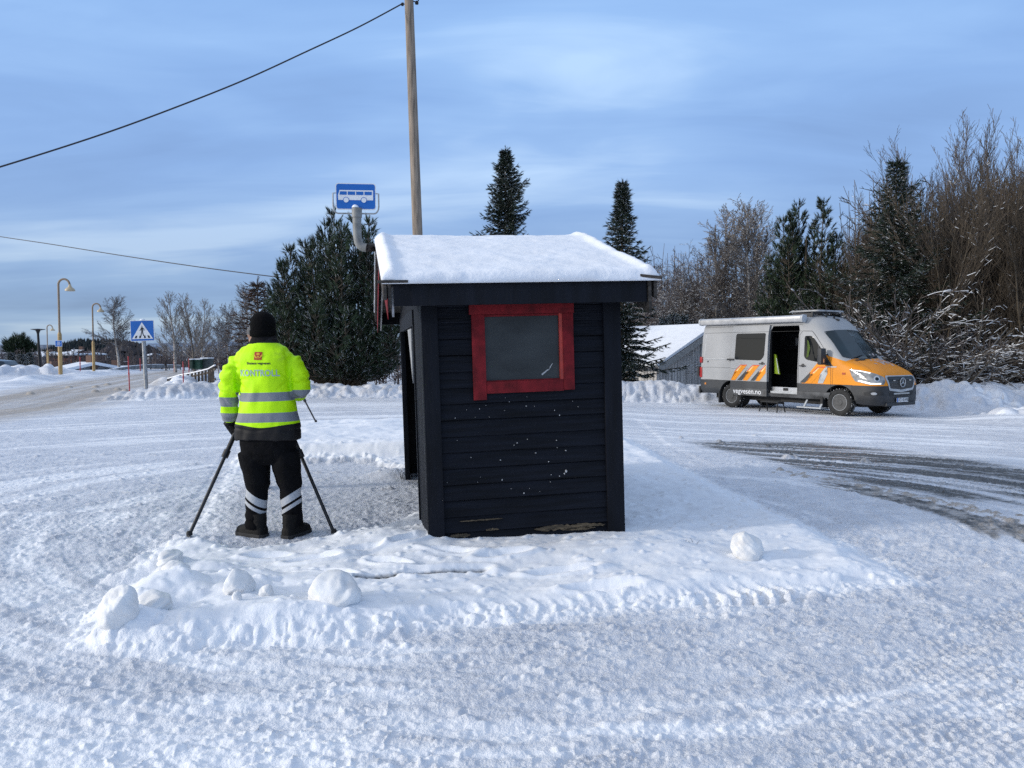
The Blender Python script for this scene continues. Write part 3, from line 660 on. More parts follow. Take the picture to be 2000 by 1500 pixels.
for wx_ in (x0 + bw * .22, x0 + bw * .73): m = MB(); m.prism([(wx_ + .0235 * cos(a), z0 + .0235 * sin(a)) for a in [i * pi / 12 for i in range(24)]], -.0114, -.0103); m.build('symbol_wheel', sign_white, plate)
hw = w / 2 + .024; m = MB(); pts = [(-hw + .03, 0, h * .12), (-hw, 0, h * .12), (-hw, 0, -h * .36)] + [(-hw + .045 - .045 * cos(a), 0, -h * .36 - .07 * sin(a)) for a in (.4, .8, 1.2, 1.57)] + [(hw - .045 + .045 * cos(a), 0, -h * .36 - .07 * sin(a)) for a in (1.57, 1.2, .8, .4)] + [(hw, 0, -h * .36), (hw, 0, h * .12), (hw - .03, 0, h * .12)]
m.tube(pts, .0075, 8); m.build('bracket', galv, bs, smooth=True)
wt = bs.matrix_world if False else Matrix.Translation(pc) @ Euler((0, R(-.6), R(8))).to_matrix().to_4x4()
inv = wt.inverted(); q = lambda a, b_, dd=D_: inv @ P(a, b_, dd)
m = MB(); pts = [q(697, 408), q(697, 440), q(698, 462)]; e0 = q(699, 470); e1 = q(712, 483)
pts += [q(700, 473), q(703, 479), q(709, 483), q(716, 484)]
r_ = 8.3 * px_; m.tube(pts, r_, 16); m.build('bent_pipe', grey_pipe, bs, smooth=True)
m = MB(); m.tube([q(697, 406.5), q(697, 425)], r_ * 1.18, 16); m.build('pipe_cap', grey_pipe, bs, smooth=True)
m = MB(); m.tube([q(716, 484), q(745, 483, 7.7)], r_ * .95, 16); m.build('arm', old_wood, bs, smooth=True)
m = MB(); m.lathe([(.001, .03), (.018, .026), (.03, .012), (.034, 0), (.0, 0)], 14, c=tuple(q(694, 406) + Vector((0, -.01, 0)))); m.build('snow_cap', snow, bs, smooth=True)

# ------------------------------------------------------------------ utility pole and wires
pole_wood = pm('pole_wood', (.25, .20, .155), .8, var=.3, scale=3, stretch=(6, 6, .5), bump=.3, bscale=30)
Dp = 21.0; b0 = P(829, 800, Dp); t0 = P(796.5, -60, Dp); b0 = b0 + (b0 - t0) * .05
up = thing('utility_pole', 'tall leaning wooden utility pole rising behind the shelter', 'pole', b0)
m = MB(); n = 14; pts = [Vector((0, 0, -.4)).lerp(t0 - b0, i / n) for i in range(n + 1)]
m.tube(pts, [.152 - .035 * i / n for i in range(n + 1)], 20); m.build('shaft', pole_wood, up, smooth=True)
iron = pm('dark_iron', (.02, .02, .022), .5, metal=.6)
hk = P(812, 5, Dp) - b0; hx = P(786, 8, Dp) - b0
m = MB(); m.tube([hk + Vector((-.12, 0, .06)), hk + Vector((.03, 0, 0)), hk + Vector((.07, 0, .05)), hk + Vector((.08, 0, .12))], .016, 8); m.lathe([(.0, -.05), (.045, -.04), (.05, 0), (.03, .04), (0, .05)], 12, c=tuple(hk + Vector((.03, -.02, -.01)))); m.build('insulator', iron, up, smooth=True)
m = MB(); m.tube([hx, hx + Vector((.18, .05, .02))], .014, 8); m.lathe([(0, -.05), (.035, -.04), (.04, .02), (0, .05)], 10, c=tuple(hx)); m.build('clamp', iron, up, smooth=True)
wire_m = pm('wire', (.012, .014, .022), .6)
def wire(pxs, ds, rad, label, twist=True):
    pts = [P(a, b_, d) for (a, b_), d in zip(pxs, ds)]
    out = []
    for i in range(len(pts) - 1):
        p0 = pts[max(i - 1, 0)]; p1 = pts[i]; p2 = pts[i + 1]; p3 = pts[min(i + 2, len(pts) - 1)]
        for k in range(14):
            t = k / 14; out.append(.5 * ((2 * p1) + (p2 - p0) * t + (2 * p0 - 5 * p1 + 4 * p2 - p3) * t * t + (3 * p1 - p0 - 3 * p2 + p3) * t ** 3))
    out.append(pts[-1]); org = out[0].copy(); m = MB(); m.tube([p - org for p in out], rad, 6)
    o = m.build('overhead_wire', wire_m, smooth=True); o.location = org; tag(o, label, 'wire')
wire([(788, 6), (700, 53), (600, 100), (480, 155), (350, 207), (200, 262), (0, 326), (-140, 365)], [21, 20.4, 19.8, 19.1, 18.4, 17.6, 16.6, 16], .019, 'thick dark overhead wire running from the pole top down to upper left')
wire([(822, 600), (800, 596), (740, 572), (640, 553), (540, 541), (400, 523), (250, 501), (100, 477), (0, 462), (-120, 442)], [21.1, 27, 29.2, 29.4, 29.6, 31, 33, 36, 38, 40], .019, 'lower thin overhead wire passing left in front of the sky into the pine')

# ------------------------------------------------------------------ snow lumps
def lump(px, py, rx, ry, rz_, label, seed, d=None, tilt=0, sink=.25, rough=.22):
    """px,py: pixel of the lump's foot"""
    x, y = G(px, py, .1); bm = bmesh.new(); bmesh.ops.create_icosphere(bm, subdivisions=5, radius=1)
    co = np.array([v.co[:] for v in bm.verts]); n1 = fbm(co[:, 0] * 1.1 + seed, co[:, 1] * 1.1 + co[:, 2] * 1.7, 3, seed); n2 = fbm(co[:, 0] * 2.2 + co[:, 2] * 1.5 + seed * 3, co[:, 1] * 2.2 - co[:, 2] * 1.7, 3, seed + 1) * (.15 + .9 * (co[:, 2] < 0) * np.clip(-co[:, 2] * 2, 0, 1))
    rp = random.Random(seed * 7)
    for _ in range(5):
        nv = Vector((rp.gauss(0, 1), rp.gauss(0, 1), rp.gauss(.1, .8))).normalized(); pn = np.array(nv[:]); ov_ = np.clip(co @ pn - rp.uniform(.62, .86), 0, None); co = co - ov_[:, None] * pn * .6
    rr = 1 + rough * 1.15 * n1 + rough * .5 * n2
    
    cc = co * rr[:, None]; low = cc[:, 2] < -.55; cc[low, 2] = -.55 + (cc[low, 2] + .55) * .3
    for v, c in zip(bm.verts, cc): v.co = (c[0] * rx, c[1] * ry, c[2] * rz_)
    me = bpy.data.meshes.new('snow_lump'); bm.to_mesh(me); bm.free(); me.materials.append(snow_lump_m); me.polygons.foreach_set('use_smooth', [True] * len(me.polygons))
    o = bpy.data.objects.new('snow_lump', me); COL.objects.link(o); o.location = (x, y, gz(x, y) + rz_ * (.55 - sink)); o.rotation_euler = (0, tilt, seed)
    tag(o, label, 'snow lump', 'lumps of snow on the traffic island'); return o
lump(655, 1172, .155, .14, .135, 'largest rounded snow boulder, on the island edge in front of the shelter corner', 3)
lump(466, 1158, .095, .09, .095, 'round snow boulder below the person, beside two small snow balls', 9)
lump(521, 1164, .045, .045, .05, 'small egg-shaped snow ball right of the round boulder', 4)
lump(463, 1182, .030, .028, .038, 'tiniest snow ball, just below the round boulder', 5)
lump(236, 1214, .095, .10, .145, 'tall upright snow boulder at the left corner of the island', 12, tilt=.15)
lump(343, 1118, .085, .08, .065, 'dome-shaped snow lump left of the person, behind the tall boulder', 7)
lump(332, 1098, .13, .08, .055, 'long flat snow lump at the foot of the left tripod leg', 8)
lump(1457, 1077, .115, .11, .12, 'lone blocky snowball on the smooth snow right of the shelter', 10, sink=.15, rough=.26)
lump(300, 1190, .13, .09, .075, 'broken snow block with a dark hollow between the tall and round boulders', 15)
# ------------------------------------------------------------------ decals laid on curved surfaces
def bvh_of(o):
    me = o.data; return BVHTree.FromPolygons([v.co.copy() for v in me.vertices], [tuple(p.vertices) for p in me.polygons])
def decal(name, polys, O, U, Vv, Dn, bvh, off, mt, parent, grid=.05, back=True):
    """flat outlines (lists of (a,b)) pushed along Dn on to a surface"""
    O, U, Vv, Dn = map(Vector, (O, U, Vv, Dn)); bm = bmesh.new()
    for pl_ in polys:
        vs = [bm.verts.new((a, b_, 0)) for a, b_ in pl_]
        try: bm.faces.new(vs)
        except ValueError: pass
    bmesh.ops.triangulate(bm, faces=bm.faces[:])
    return _proj(name, bm, O, U, Vv, Dn, bvh, off, mt, parent, grid)
def _proj(name, bm, O, U, Vv, Dn, bvh, off, mt, parent, grid):
    xs = [v.co.x for v in bm.verts]; ys_ = [v.co.y for v in bm.verts]
    if grid:
        for ax, lo, hi in ((0, min(xs), max(xs)), (1, min(ys_), max(ys_))):
            k = math.floor(lo / grid) + 1
            while k * grid < hi:
                co = [0, 0, 0]; co[ax] = k * grid; no = [0, 0, 0]; no[ax] = 1
                bmesh.ops.bisect_plane(bm, geom=bm.verts[:] + bm.edges[:] + bm.faces[:], plane_co=co, plane_no=no); k += 1
    dead = []
    for v in bm.verts:
        p = O + U * v.co.x + Vv * v.co.y; h, nrm, i, d = bvh.ray_cast(p, Dn)
        if h is None: dead.append(v); continue
        if nrm.dot(Dn) > 0: nrm = -nrm
        v.co = h + nrm * off
    bmesh.ops.delete(bm, geom=dead, context='VERTS')
    for f in bm.faces:
        if f.normal.dot(Dn) > 0: f.normal_flip()
    me = bpy.data.meshes.new(name); bm.to_mesh(me); bm.free(); me.materials.append(mt); me.polygons.foreach_set('use_smooth', [True] * len(me.polygons))
    o = bpy.data.objects.new(name, me); COL.objects.link(o); o.parent = parent; return o
def text_bm(body, size, bold=0, shear=0, align='CENTER', space=1):
    cu = bpy.data.curves.new('t', 'FONT'); cu.body = body; cu.size = size; cu.align_x = align; cu.align_y = 'CENTER'; cu.offset = bold; cu.shear = shear; cu.space_character = space; cu.resolution_u = 3
    o = bpy.data.objects.new('t', cu); COL.objects.link(o); me = evaluated(o, []); bm = bmesh.new(); bm.from_mesh(me); bmesh.ops.triangulate(bm, faces=bm.faces[:]); drop(o); return bm
def text_decal(name, body, size, O, U, Vv, Dn, bvh, off, mt, parent, bold=0, shear=0, sx_=1, grid=.03, space=1):
    bm = text_bm(body, size, bold, shear, space=space)
    for v in bm.verts: v.co.x *= sx_
    return _proj(name, bm, Vector(O), Vector(U), Vector(Vv), Vector(Dn), bvh, off, mt, parent, grid)

# ------------------------------------------------------------------ people
skin_m = pm('skin', (.42, .24, .17), .5, var=.08); black_cloth = pm('black_cloth', (.0045, .0045, .0055), .9, spec=.12, var=.3, scale=20, bump=.3, bscale=50); black_knit = pm('black_knit', (.004, .004, .0045), .95, spec=.1, var=.3, scale=50, bump=.6, bscale=140)
leather = pm('boot_leather', (.006, .006, .006), .7, spec=.2, var=.3, scale=12, bump=.3); charcoal_cloth = pm('charcoal_cloth', (.010, .0095, .011), .85, spec=.15, var=.2, scale=14, bump=.3)
def ell(c, rx, ry, n=20, z=None, p=2.2, ang=0):
    out = []
    for k in range(n):
        a = 2 * pi * k / n; x = abs(cos(a)) ** (2 / p) * rx * (1 if cos(a) >= 0 else -1); y = abs(sin(a)) ** (2 / p) * ry * (1 if sin(a) >= 0 else -1)
        x, y = x * cos(ang) - y * sin(ang), x * sin(ang) + y * cos(ang); out.append(Vector((c[0] + x, c[1] + y, c[2])))
    return out
def fuse(name, m, mats, parent, voxel=.012, smooth=3, wr=None, fn=None, dec=None):
    """union of overlapping lofts as one continuous skin"""
    t = m.build('tmp', mats); mods = [('REMESH', dict(mode='VOXEL', voxel_size=voxel)), ('SMOOTH', dict(factor=.6, iterations=smooth))]
    me = evaluated(t, mods); drop(t); me.name = name
    if not me.materials:
        for q_ in (mats if isinstance(mats, (list, tuple)) else [mats]): me.materials.append(q_)
    nv = len(me.vertices); co = np.empty(nv * 3, np.float32); me.vertices.foreach_get('co', co); co = co.reshape(-1, 3)
    if wr:
        no = np.empty(nv * 3, np.float32); me.vertices.foreach_get('normal', no); no = no.reshape(-1, 3); co = co + no * wr(co)[:, None]; me.vertices.foreach_set('co', co.astype(np.float32).ravel())
    if fn:
        for an, av in fn(co).items(): a = me.attributes.new(an, 'FLOAT', 'POINT'); a.data.foreach_set('value', av.astype(np.float32))
    me.polygons.foreach_set('use_smooth', [True] * len(me.polygons)); me.update()
    o = bpy.data.objects.new(name, me); COL.objects.link(o); o.parent = parent; return o
def seg_t(co, pts):
    """nearest distance to a polyline and the arc length there"""
    d = np.full(len(co), 1e9); T = np.zeros(len(co)); acc = 0
    for a, b_ in zip(pts[:-1], pts[1:]):
        a = np.array(a); b_ = np.array(b_); e = b_ - a; L = np.linalg.norm(e); t = np.clip(((co - a) @ e) / L ** 2, 0, 1)
        q_ = np.linalg.norm(co - a - t[:, None] * e, axis=1); w_ = q_ < d; d = np.where(w_, q_, d); T = np.where(w_, acc + t * L, T); acc += L
    return d, T
def hand(m, wrist, direc, palm_n, s=1, curl=1.2, thumb_side=1, r=.0095):
    """palm + five unequal bent fingers; curl in radians per joint; all parts meet inside the palm"""
    w_ = Vector(wrist); d = Vector(direc).normalized(); n = Vector(palm_n); n = (n - d * n.dot(d)).normalized(); sd = d.cross(n) * thumb_side
    m.tube([w_ - d * .03, w_ + d * .01, w_ + d * .05, w_ + d * .088], [(.030, .024), (.034, .022), (.042, .019), (.040, .015)], 12)
    for k, (off, l) in enumerate(((.031, .072), (.011, .082), (-.010, .076), (-.030, .060))):
        p = w_ + d * .078 + sd * off; pts = [p - d * .02, p]; dd = d.copy(); a = 0
        for j, fr in enumerate((.45, .32, .27)):
            a += curl * (.75, 1, .8)[j]; v = d * cos(a) + n * sin(a); pts.append(pts[-1] + v * l * fr)
        m.tube(pts, [r, r, r * .97, r * .9, r * .78], 8)
    p = w_ + d * .022 + sd * .03; v1 = (d * .55 + sd * .65 + n * .45).normalized(); v2 = (d * .55 + sd * .05 + n * .85).normalized()
    m.tube([p - sd * .015, p + v1 * .034, p + v1 * .034 + v2 * .030, p + v1 * .034 + v2 * .055], [r * 1.3, r * 1.2, r * 1.05, r * .85], 8)
def head_mesh(m, c, yaw=0):
    """head centred at c, facing +y turned by yaw"""
    M0 = m.M.copy(); m.M = M0 @ Matrix.Translation(c) @ Matrix.Rotation(yaw, 4, 'Z')
    rg_ = []
    for z, rx, ry, oy in ((-.118, .030, .035, .045), (-.105, .052, .062, .030), (-.075, .064, .082, .012), (-.04, .070, .092, .002), (0, .075, .097, -.003), (.04, .077, .099, -.006), (.075, .070, .090, -.010), (.100, .052, .068, -.012), (.115, .022, .03, -.012)):
        rg_.append(ell((0, oy, z), rx, ry, 20))
    m.loft(rg_); m.tube([(0, .085, .012), (0, .103, -.015), (0, .112, -.032), (0, .098, -.04)], [.008, .011, .014, .010], 8)
    for s_ in (-1, 1):
        m.tube([(s_ * .070, -.012, .022), (s_ * .083, -.018, .012), (s_ * .082, -.014, -.018), (s_ * .073, -.008, -.034)], [.008, .011, .010, .007], 8)
        m.tube([(s_ * .012, .096, .020), (s_ * .034, .092, .024), (s_ * .052, .078, .018)], .008, 6)
    m.tube([(-.024, .094, -.062), (0, .101, -.060), (.024, .094, -.062)], [.006, .009, .006], 8)
    m.M = M0
S1 = 6.25 / FPX
def L1(px, py, dy=0): return Vector(((px - 526) * S1, dy, (1053 - py) * S1))
pw = P(526, 1053, 6.25); gzp = gz(pw.x, pw.y)
p1 = thing('person', 'person seen from behind in yellow high-visibility jacket, black trousers and black hat, beside a tripod', 'person', (pw.x, pw.y, .005))
AL = [L1(472, 702, .0), L1(457, 738, -.03), L1(452, 778, -.02), L1(449, 804, .03), L1(446, 830, .10)]      # left arm
AR = [L1(578, 700, .0), L1(592, 735, -.02), L1(594, 768, .0), L1(570, 772, .20), L1(545, 765, .36)]     # right arm, forearm forward
# body
m = MB(); HC = L1(519, 642, .02)
head_mesh(m, HC)
m.tube([L1(521, 690, 0), L1(520, 668, .01), HC + Vector((0, 0, -.05))], [.065, .056, .055], 14)
m.loft([ell(L1(527, y_, 0), rx, ry, 20) for y_, rx, ry in ((893, .07, .06), (878, .15, .10), (850, .16, .11), (810, .155, .10), (760, .165, .115), (718, .165, .11), (700, .13, .085), (686, .06, .055))])
for A in (AL, AR): m.tube([A[0] + Vector((0, 0, -.05))] + A[1:], [.040, .042, .040, .034, .026], 12)
for sx_, pts in ((-1, [L1(496, 885), L1(500, 950, .02), L1(499, 1000, -.01), L1(497, 1046, -.02)]), (1, [L1(560, 885), L1(566, 950, .02), L1(572, 1000, -.01), L1(575, 1040, -.02)])):
    m.tube(pts, [.070, .060, .050, .034], 14); f0 = pts[-1]; fd_ = Vector((-.85, .5, 0)) if sx_ < 0 else Vector((.35, .93, 0)); m.tube([f0 - fd_ * .04, f0 + fd_ * .05 + Vector((0, 0, .012)), f0 + fd_ * .13 + Vector((0, 0, .012))], [(.026, .022), (.028, .020), (.020, .014)], 12)
hd = (AL[4] - AL[3]).normalized(); hand(m, AL[4] + hd * .01, Vector((.16, .30, -.9)), (.8, .5, .1), curl=1.0, thumb_side=-1, r=.008)
hd2 = (AR[4] - AR[3]).normalized(); hand(m, AR[4] + hd2 * .01, hd2, (-.2, 0, -1), curl=.9, r=.008)
body = fuse('body', m, skin_m, p1, .009, 2)
# jacket
def jacket_mat():
    mm = bpy.data.materials.new('hi_vis_jacket'); mm.use_nodes = True; t = mm.node_tree; b = t.nodes['Principled BSDF']
    a = t.nodes.new('ShaderNodeAttribute'); a.attribute_name = 'tape'
    c = t.nodes.new('ShaderNodeTexCoord'); n = t.nodes.new('ShaderNodeTexNoise'); n.inputs['Scale'].default_value = 5; n.inputs['Detail'].default_value = 5; t.links.new(c.outputs['Object'], n.inputs[0])
    ye = ramp(t, n.outputs[0], [(.3, (.47, .86, .0)), (.7, (.58, 1.0, .0))])
    # dirt smudge on the right shoulder blade
    mp = t.nodes.new('ShaderNodeVectorMath'); mp.operation = 'DISTANCE'; t.links.new(c.outputs['Object'], mp.inputs[0]); mp.inputs[1].default_value = L1(566, 695, -.16)
    dn = t.nodes.new('ShaderNodeTexNoise'); dn.inputs['Scale'].default_value = 28; dn.inputs['Detail'].default_value = 6; t.links.new(c.outputs['Object'], dn.inputs[0])
    dirt = mth(t, 'MULTIPLY', mth(t, 'SUBTRACT', 1, mth(t, 'DIVIDE', mp.outputs['Value'], .09), clamp=True), mth(t, 'GREATER_THAN', dn.outputs[0], .5))
    ye = mixc(t, mth(t, 'MULTIPLY', dirt, .55), ye, (.20, .22, .05))
    f = mth(t, 'GREATER_THAN', a.outputs['Fac'], .5); a2 = t.nodes.new('ShaderNodeAttribute'); a2.attribute_name = 'dark'; f2 = mth(t, 'GREATER_THAN', a2.outputs['Fac'], .5)
    k = mixc(t, f, ye, (.215, .23, .26)); k = mixc(t, f2, k, (.006, .0055, .0065)); t.links.new(k, b.inputs['Base Color'])
    b.inputs['Roughness'].default_value = .62; b.inputs['Specular IOR Level'].default_value = .3
    b.inputs['Subsurface Weight'].default_value = 0
    n2 = t.nodes.new('ShaderNodeTexNoise'); n2.inputs['Scale'].default_value = 55; t.links.new(c.outputs['Object'], n2.inputs[0])
    bp = t.nodes.new('ShaderNodeBump'); bp.inputs['Strength'].default_value = .15; bp.inputs['Distance'].default_value = .01; t.links.new(n2.outputs[0], bp.inputs['Height']); t.links.new(bp.outputs[0], b.inputs['Normal'])
    return mm
m = MB()
TR = [(862, .262, .165, 526), (850, .262, .168, 526), (835, .260, .170, 526), (810, .232, .162, 527), (780, .212, .158, 527), (750, .205, .160, 525), (725, .222, .162, 523), (705, .238, .155, 523), (692, .222, .135, 523), (682, .165, .105, 522), (674, .110, .085, 521), (664, .088, .075, 521)]
m.loft([ell(L1(cx_, y_, .0), rx, ry, 28, p=2.5) for y_, rx, ry, cx_ in TR])
m.tube([L1(492, 708, .0), L1(468, 716, -.01)] + AL[1:4] + [L1(447, 824, .08)], [.060, .080, .082, .077, .072, .064], 18)
m.tube([L1(558, 708, .0), L1(578, 714, 0), L1(588, 735, -.01), L1(591, 762, .01), AR[3], L1(552, 766, .32)], [.060, .080, .084, .080, .072, .060], 18)
ex_ = [L1(588, 775, -.02)]
def wr(co):
    x, y, z = co[:, 0], co[:, 1], co[:, 2]
    dl, tl = seg_t(co, [tuple(p) for p in AL]); da, ta = seg_t(co, [tuple(p) for p in AR])
    arm = np.maximum(sm(.13, .09, dl), sm(.13, .09, da)); tt = np.where(dl < da, tl, ta)
    w_ = .010 * np.sin(tt * 60 + 8 * vn(x * 9, z * 9, 1)) * vn(tt * 9, x * 11 + z * 4, 2) * 2.6 * arm + .010 * vn(tt * 14 + x * 8, z * 9, 5) * arm
    w_ += (1 - arm) * (.020 * vn(x * 8 + z * 2, z * 3.0, 3) + .012 * vn(x * 17 - z * 5, z * 6, 4) + .006 * vn((x + z) * 12, (z - x) * 5, 6))
    # creases from the armpits toward the middle of the back
    for sx_ in (-1, 1):
        cxp = sx_ * .205 - .01; r_ = np.hypot(x - cxp, z - 1.28); aa = np.arctan2(z - 1.28, (x - cxp) * -sx_)
        w_ -= .008 * np.exp(-(r_ / .13) ** 2) * np.clip(np.sin(aa * 7 + 1), 0, 1) * (y < .05)
        w_ -= .010 * np.exp(-((np.abs(x - (sx_ * .215 - .008)) ) / .010) ** 2) * sm(1.12, 1.2, z) * sm(1.42, 1.33, z)
    w_ -= .006 * np.exp(-((z - (.885 + .01 * np.sin(x * 22))) / .008) ** 2) * (1 - arm)
    w_ += .006 * vn(x * 13, z * 2, 5) * sm(1.0, .85, z)
    return w_
def tapes(co):
    dl, tl = seg_t(co, [tuple(p) for p in AL]); da, ta = seg_t(co, [tuple(p) for p in AR]); z = co[:, 2]; x = co[:, 0]
    isL = (dl < .105) & (x < -.232 + .06 * (z < 1.3)); isR = (da < .105) & (x > .215) | (da < .085) & (co[:, 1] > .12)
    isL = isL & (dl < .12) & (x < -.235); isR = isR & ~isL
    f = np.zeros(len(co))
    def band(q_, a, b_): return np.clip(np.minimum(q_ - a, b_ - q_) * 60 + .5, 0, 1)
    zb = z - .004 * np.sin(x * 7)
    tor = np.maximum(band(zb, (1053 - 786) * S1, (1053 - 769) * S1), band(zb, (1053 - 826) * S1, (1053 - 808) * S1))
    zh = (1053 - (829 + 7 * np.exp(-(x / .16) ** 2))) * S1; tor = tor * (z > zh); dark = np.where(isL | isR, 0., np.clip((zh - z) * 60 + .5, 0, 1))
    zl = z + .03 * (x + .3)
    la = np.maximum(band(zl, (1053 - 798) * S1, (1053 - 779) * S1), band(zl, (1053 - 829) * S1, (1053 - 811) * S1))
    ra = band(z, (1053 - 783) * S1, (1053 - 765) * S1) * (co[:, 1] < .16)
    f = np.where(isL, la, np.where(isR, ra, tor))
    dark = np.maximum(dark, np.clip((z - (1053 - 674) * S1) * 60 + .5, 0, 1)); return {'tape': f, 'dark': dark}
jm = jacket_mat(); jacket = fuse('jacket', m, jm, p1, .0085, 3, wr, tapes)
jb = bvh_of(jacket)
# markings on the back
Ub, Vb_, Db = (1, 0, 0), (0, 0, 1), (0, 1, 0)
def OB(px, py): p = L1(px, py); return (p.x, -.6, p.z)
text_grey = pm('reflective_text', (.36, .47, .48), .5); emblem_red = pm('emblem_red', (.42, .03, .012), .6); emblem_gold = pm('emblem_gold', (.75, .42, .03), .5); print_black = pm('print_black', (.02, .03, .01), .6)
text_decal('back_text', 'KONTROLL', .070, OB(522, 732), Ub, Vb_, Db, jb, .0025, text_grey, jacket, bold=.0014, sx_=.84, space=1.05)
text_decal('back_name', 'Statens vegvesen', .0265, OB(522, 713), Ub, Vb_, Db, jb, .0025, print_black, jacket, bold=.0008, sx_=1.06)
em = decal('back_emblem', [[(-.031, -.031), (.031, -.031), (.031, .031), (-.031, .031)]], OB(521, 699), Ub, Vb_, Db, jb, .0025, emblem_red, jacket, .02)
wing = [[(-.040, .004), (-.024, .006), (-.020, -.004), (-.012, -.018), (-.020, -.021), (-.028, -.010)], [(.040, .004), (.024, .006), (.020, -.004), (.012, -.018), (.020, -.021), (.028, -.010)],
        [(-.016, -.023), (.016, -.023), (.016, -.018), (-.016, -.018)], [(-.010, -.016), (-.004, -.016), (0, -.004), (-.007, -.002)], [(.010, -.016), (.004, -.016), (0, -.004), (.007, -.002)],
        [(-.012, .004), (.012, .004), (.014, .014), (.007, .009), (0, .016), (-.007, .009), (-.014, .014)], [(-.0015, .016), (.0015, .016), (.0015, .024), (-.0015, .024)]]
decal('emblem_wings', wing, OB(521, 698), Ub, Vb_, Db, jb, .0045, emblem_gold, jacket, .02)
# trousers
m = MB()
m.loft([ell(L1(527, y_, 0), rx, ry, 24, p=2.4) for y_, rx, ry in ((911, .10, .08), (900, .18, .12), (888, .218, .14), (872, .232, .15), (845, .228, .15), (825, .21, .13))])
LL = [L1(496, 885), L1(501, 930, .01), L1(503, 958, .015), L1(502, 1000, -.01), L1(501, 1038, -.02)]
RL = [L1(559, 885), L1(563, 930, .01), L1(568, 958, .015), L1(572, 1000, -.01), L1(575, 1033, -.02)]
m.tube(LL, [.120, .108, .098, .084, .082], 20); m.tube(RL, [.120, .108, .098, .082, .078], 20)
def wr2(co):
    x, y, z = co[:, 0], co[:, 1], co[:, 2]
    w_ = .012 * vn(x * 6 + z * 3, z * 11, 1) + .008 * vn(x * 14, z * 19 + x * 9, 2)
    w_ += .012 * np.sin(z * 75 + 6 * vn(x * 8, z * 5, 3)) * sm(.36, .1, z) * .8 * (.5 + vn(x * 12, z * 8, 5))
    w_ -= .02 * sm(.44, .38, z) * sm(.30, .38, z) * .5
    w_ += .014 * sm(.33, .35, np.abs(z - .56) * 0 + .34) * 0
    return w_
def tp2(co):
    x, z = co[:, 0], co[:, 2]; left = x < .02; c0 = np.where(left, (501 - 526) * S1, (571 - 526) * S1); q_ = np.where(left, x - c0, c0 - x)
    zz_ = z + q_ * .62; f = np.maximum(np.clip(np.minimum(zz_ - .285, .350 - zz_) * 80 + .5, 0, 1), np.clip(np.minimum(zz_ - .228, .262 - zz_) * 80 + .5, 0, 1)); return {'tape': f}
def trouser_mat():
    mm = black_cloth.copy(); mm.name = 'work_trousers'; t = mm.node_tree; b = t.nodes['Principled BSDF']; old = b.inputs['Base Color'].links[0].from_socket
    a = t.nodes.new('ShaderNodeAttribute'); a.attribute_name = 'tape'; t.links.new(mixc(t, mth(t, 'GREATER_THAN', a.outputs['Fac'], .5), old, (.42, .44, .47)), b.inputs['Base Color']); return mm
trousers = fuse('trousers', m, trouser_mat(), p1, .0085, 3, wr2, tp2)
m = MB(); m.tube([L1(469, 862, .06), L1(470, 880, .06)], [.012, .012], 8); m.build('red_tag', red_paint, trousers)
# boots
for c, yaw, nm in ((L1(500, 1052), 1.05, 'boot'), (L1(576, 1047), -.35, 'boot')):
    m = MB(); m.M = Matrix.Translation((c.x, c.y - .02, 0)) @ Matrix.Rotation(yaw, 4, 'Z')
    rgs = []
    for y_, w_, h_ in ((-.115, .030, .05), (-.105, .045, .09), (-.06, .052, .12), (0, .054, .125), (.05, .056, .10), (.11, .058, .075), (.165, .050, .06), (.195, .028, .045)):
        rgs.append([Vector((w_ * cos(a), y_, .018 + h_ * max(0, sin(a)) ** .7 if sin(a) > 0 else .018)) for a in [k * 2 * pi / 20 for k in range(20)]])
    m.loft(rgs); m.tube([(0, -.045, .08), (0, -.045, .15), (0, -.04, .19)], [(.056, .066), (.058, .068), (.060, .068)], 18)
    b_ = m.build(nm, leather, p1, smooth=True, angle=60)
    m2 = MB(); m2.M = m.M; ol = [(w_ * s_ * 1.1, y_) for s_, seq in ((1, 1), (-1, -1)) for y_, w_ in [(-.122, .030), (-.10, .05), (-.04, .048), (.06, .055), (.13, .058), (.18, .045), (.205, .02)][::seq]]
    m2.prism(ol, .0, .030, 'z'); m2.build('sole', black_rubber, b_, bevel=.004)
# hat, collar, gloves
m = MB(); m.M = Matrix.Translation(HC); m.loft([ell((0, oy, z), rx, ry, 24) for z, rx, ry, oy in ((-.062, .082, .100, -.012), (-.045, .094, .112, -.012), (-.01, .098, .116, -.012), (.03, .098, .115, -.012), (.07, .088, .104, -.012), (.10, .066, .08, -.012), (.120, .034, .04, -.012), (.124, .01, .012, -.012))])
m.loft([ell((0, -.012, z), rx, ry, 24) for z, rx, ry in ((-.082, .094, .110), (-.078, .101, .118), (-.035, .103, .120), (-.028, .098, .115))])
m.build('knitted_hat', black_knit, p1, smooth=True, angle=70)
m = MB(); m.loft([ell(L1(521, y_, .0), rx, ry, 24) for y_, rx, ry in ((684, .14, .10), (674, .118, .094), (664, .098, .088), (655, .088, .082))]); m.build('collar', charcoal_cloth, p1, smooth=True, angle=80)
m = MB(); hand(m, AL[4] + hd * .01, Vector((.16, .30, -.9)), (.8, .5, .1), curl=1.0, thumb_side=-1, r=.0125); m.tube([AL[4] - hd * .04, AL[4] + hd * .02], [.045, .040], 14); fuse('glove', m, black_cloth, p1, .005, 2)
m = MB(); hand(m, AR[4] + hd2 * .01, hd2, (-.2, 0, -1), curl=.9, r=.0125); m.tube([AR[4] - hd2 * .04, AR[4] + hd2 * .02], [.042, .038], 14); fuse('glove', m, black_cloth, p1, .006, 2)
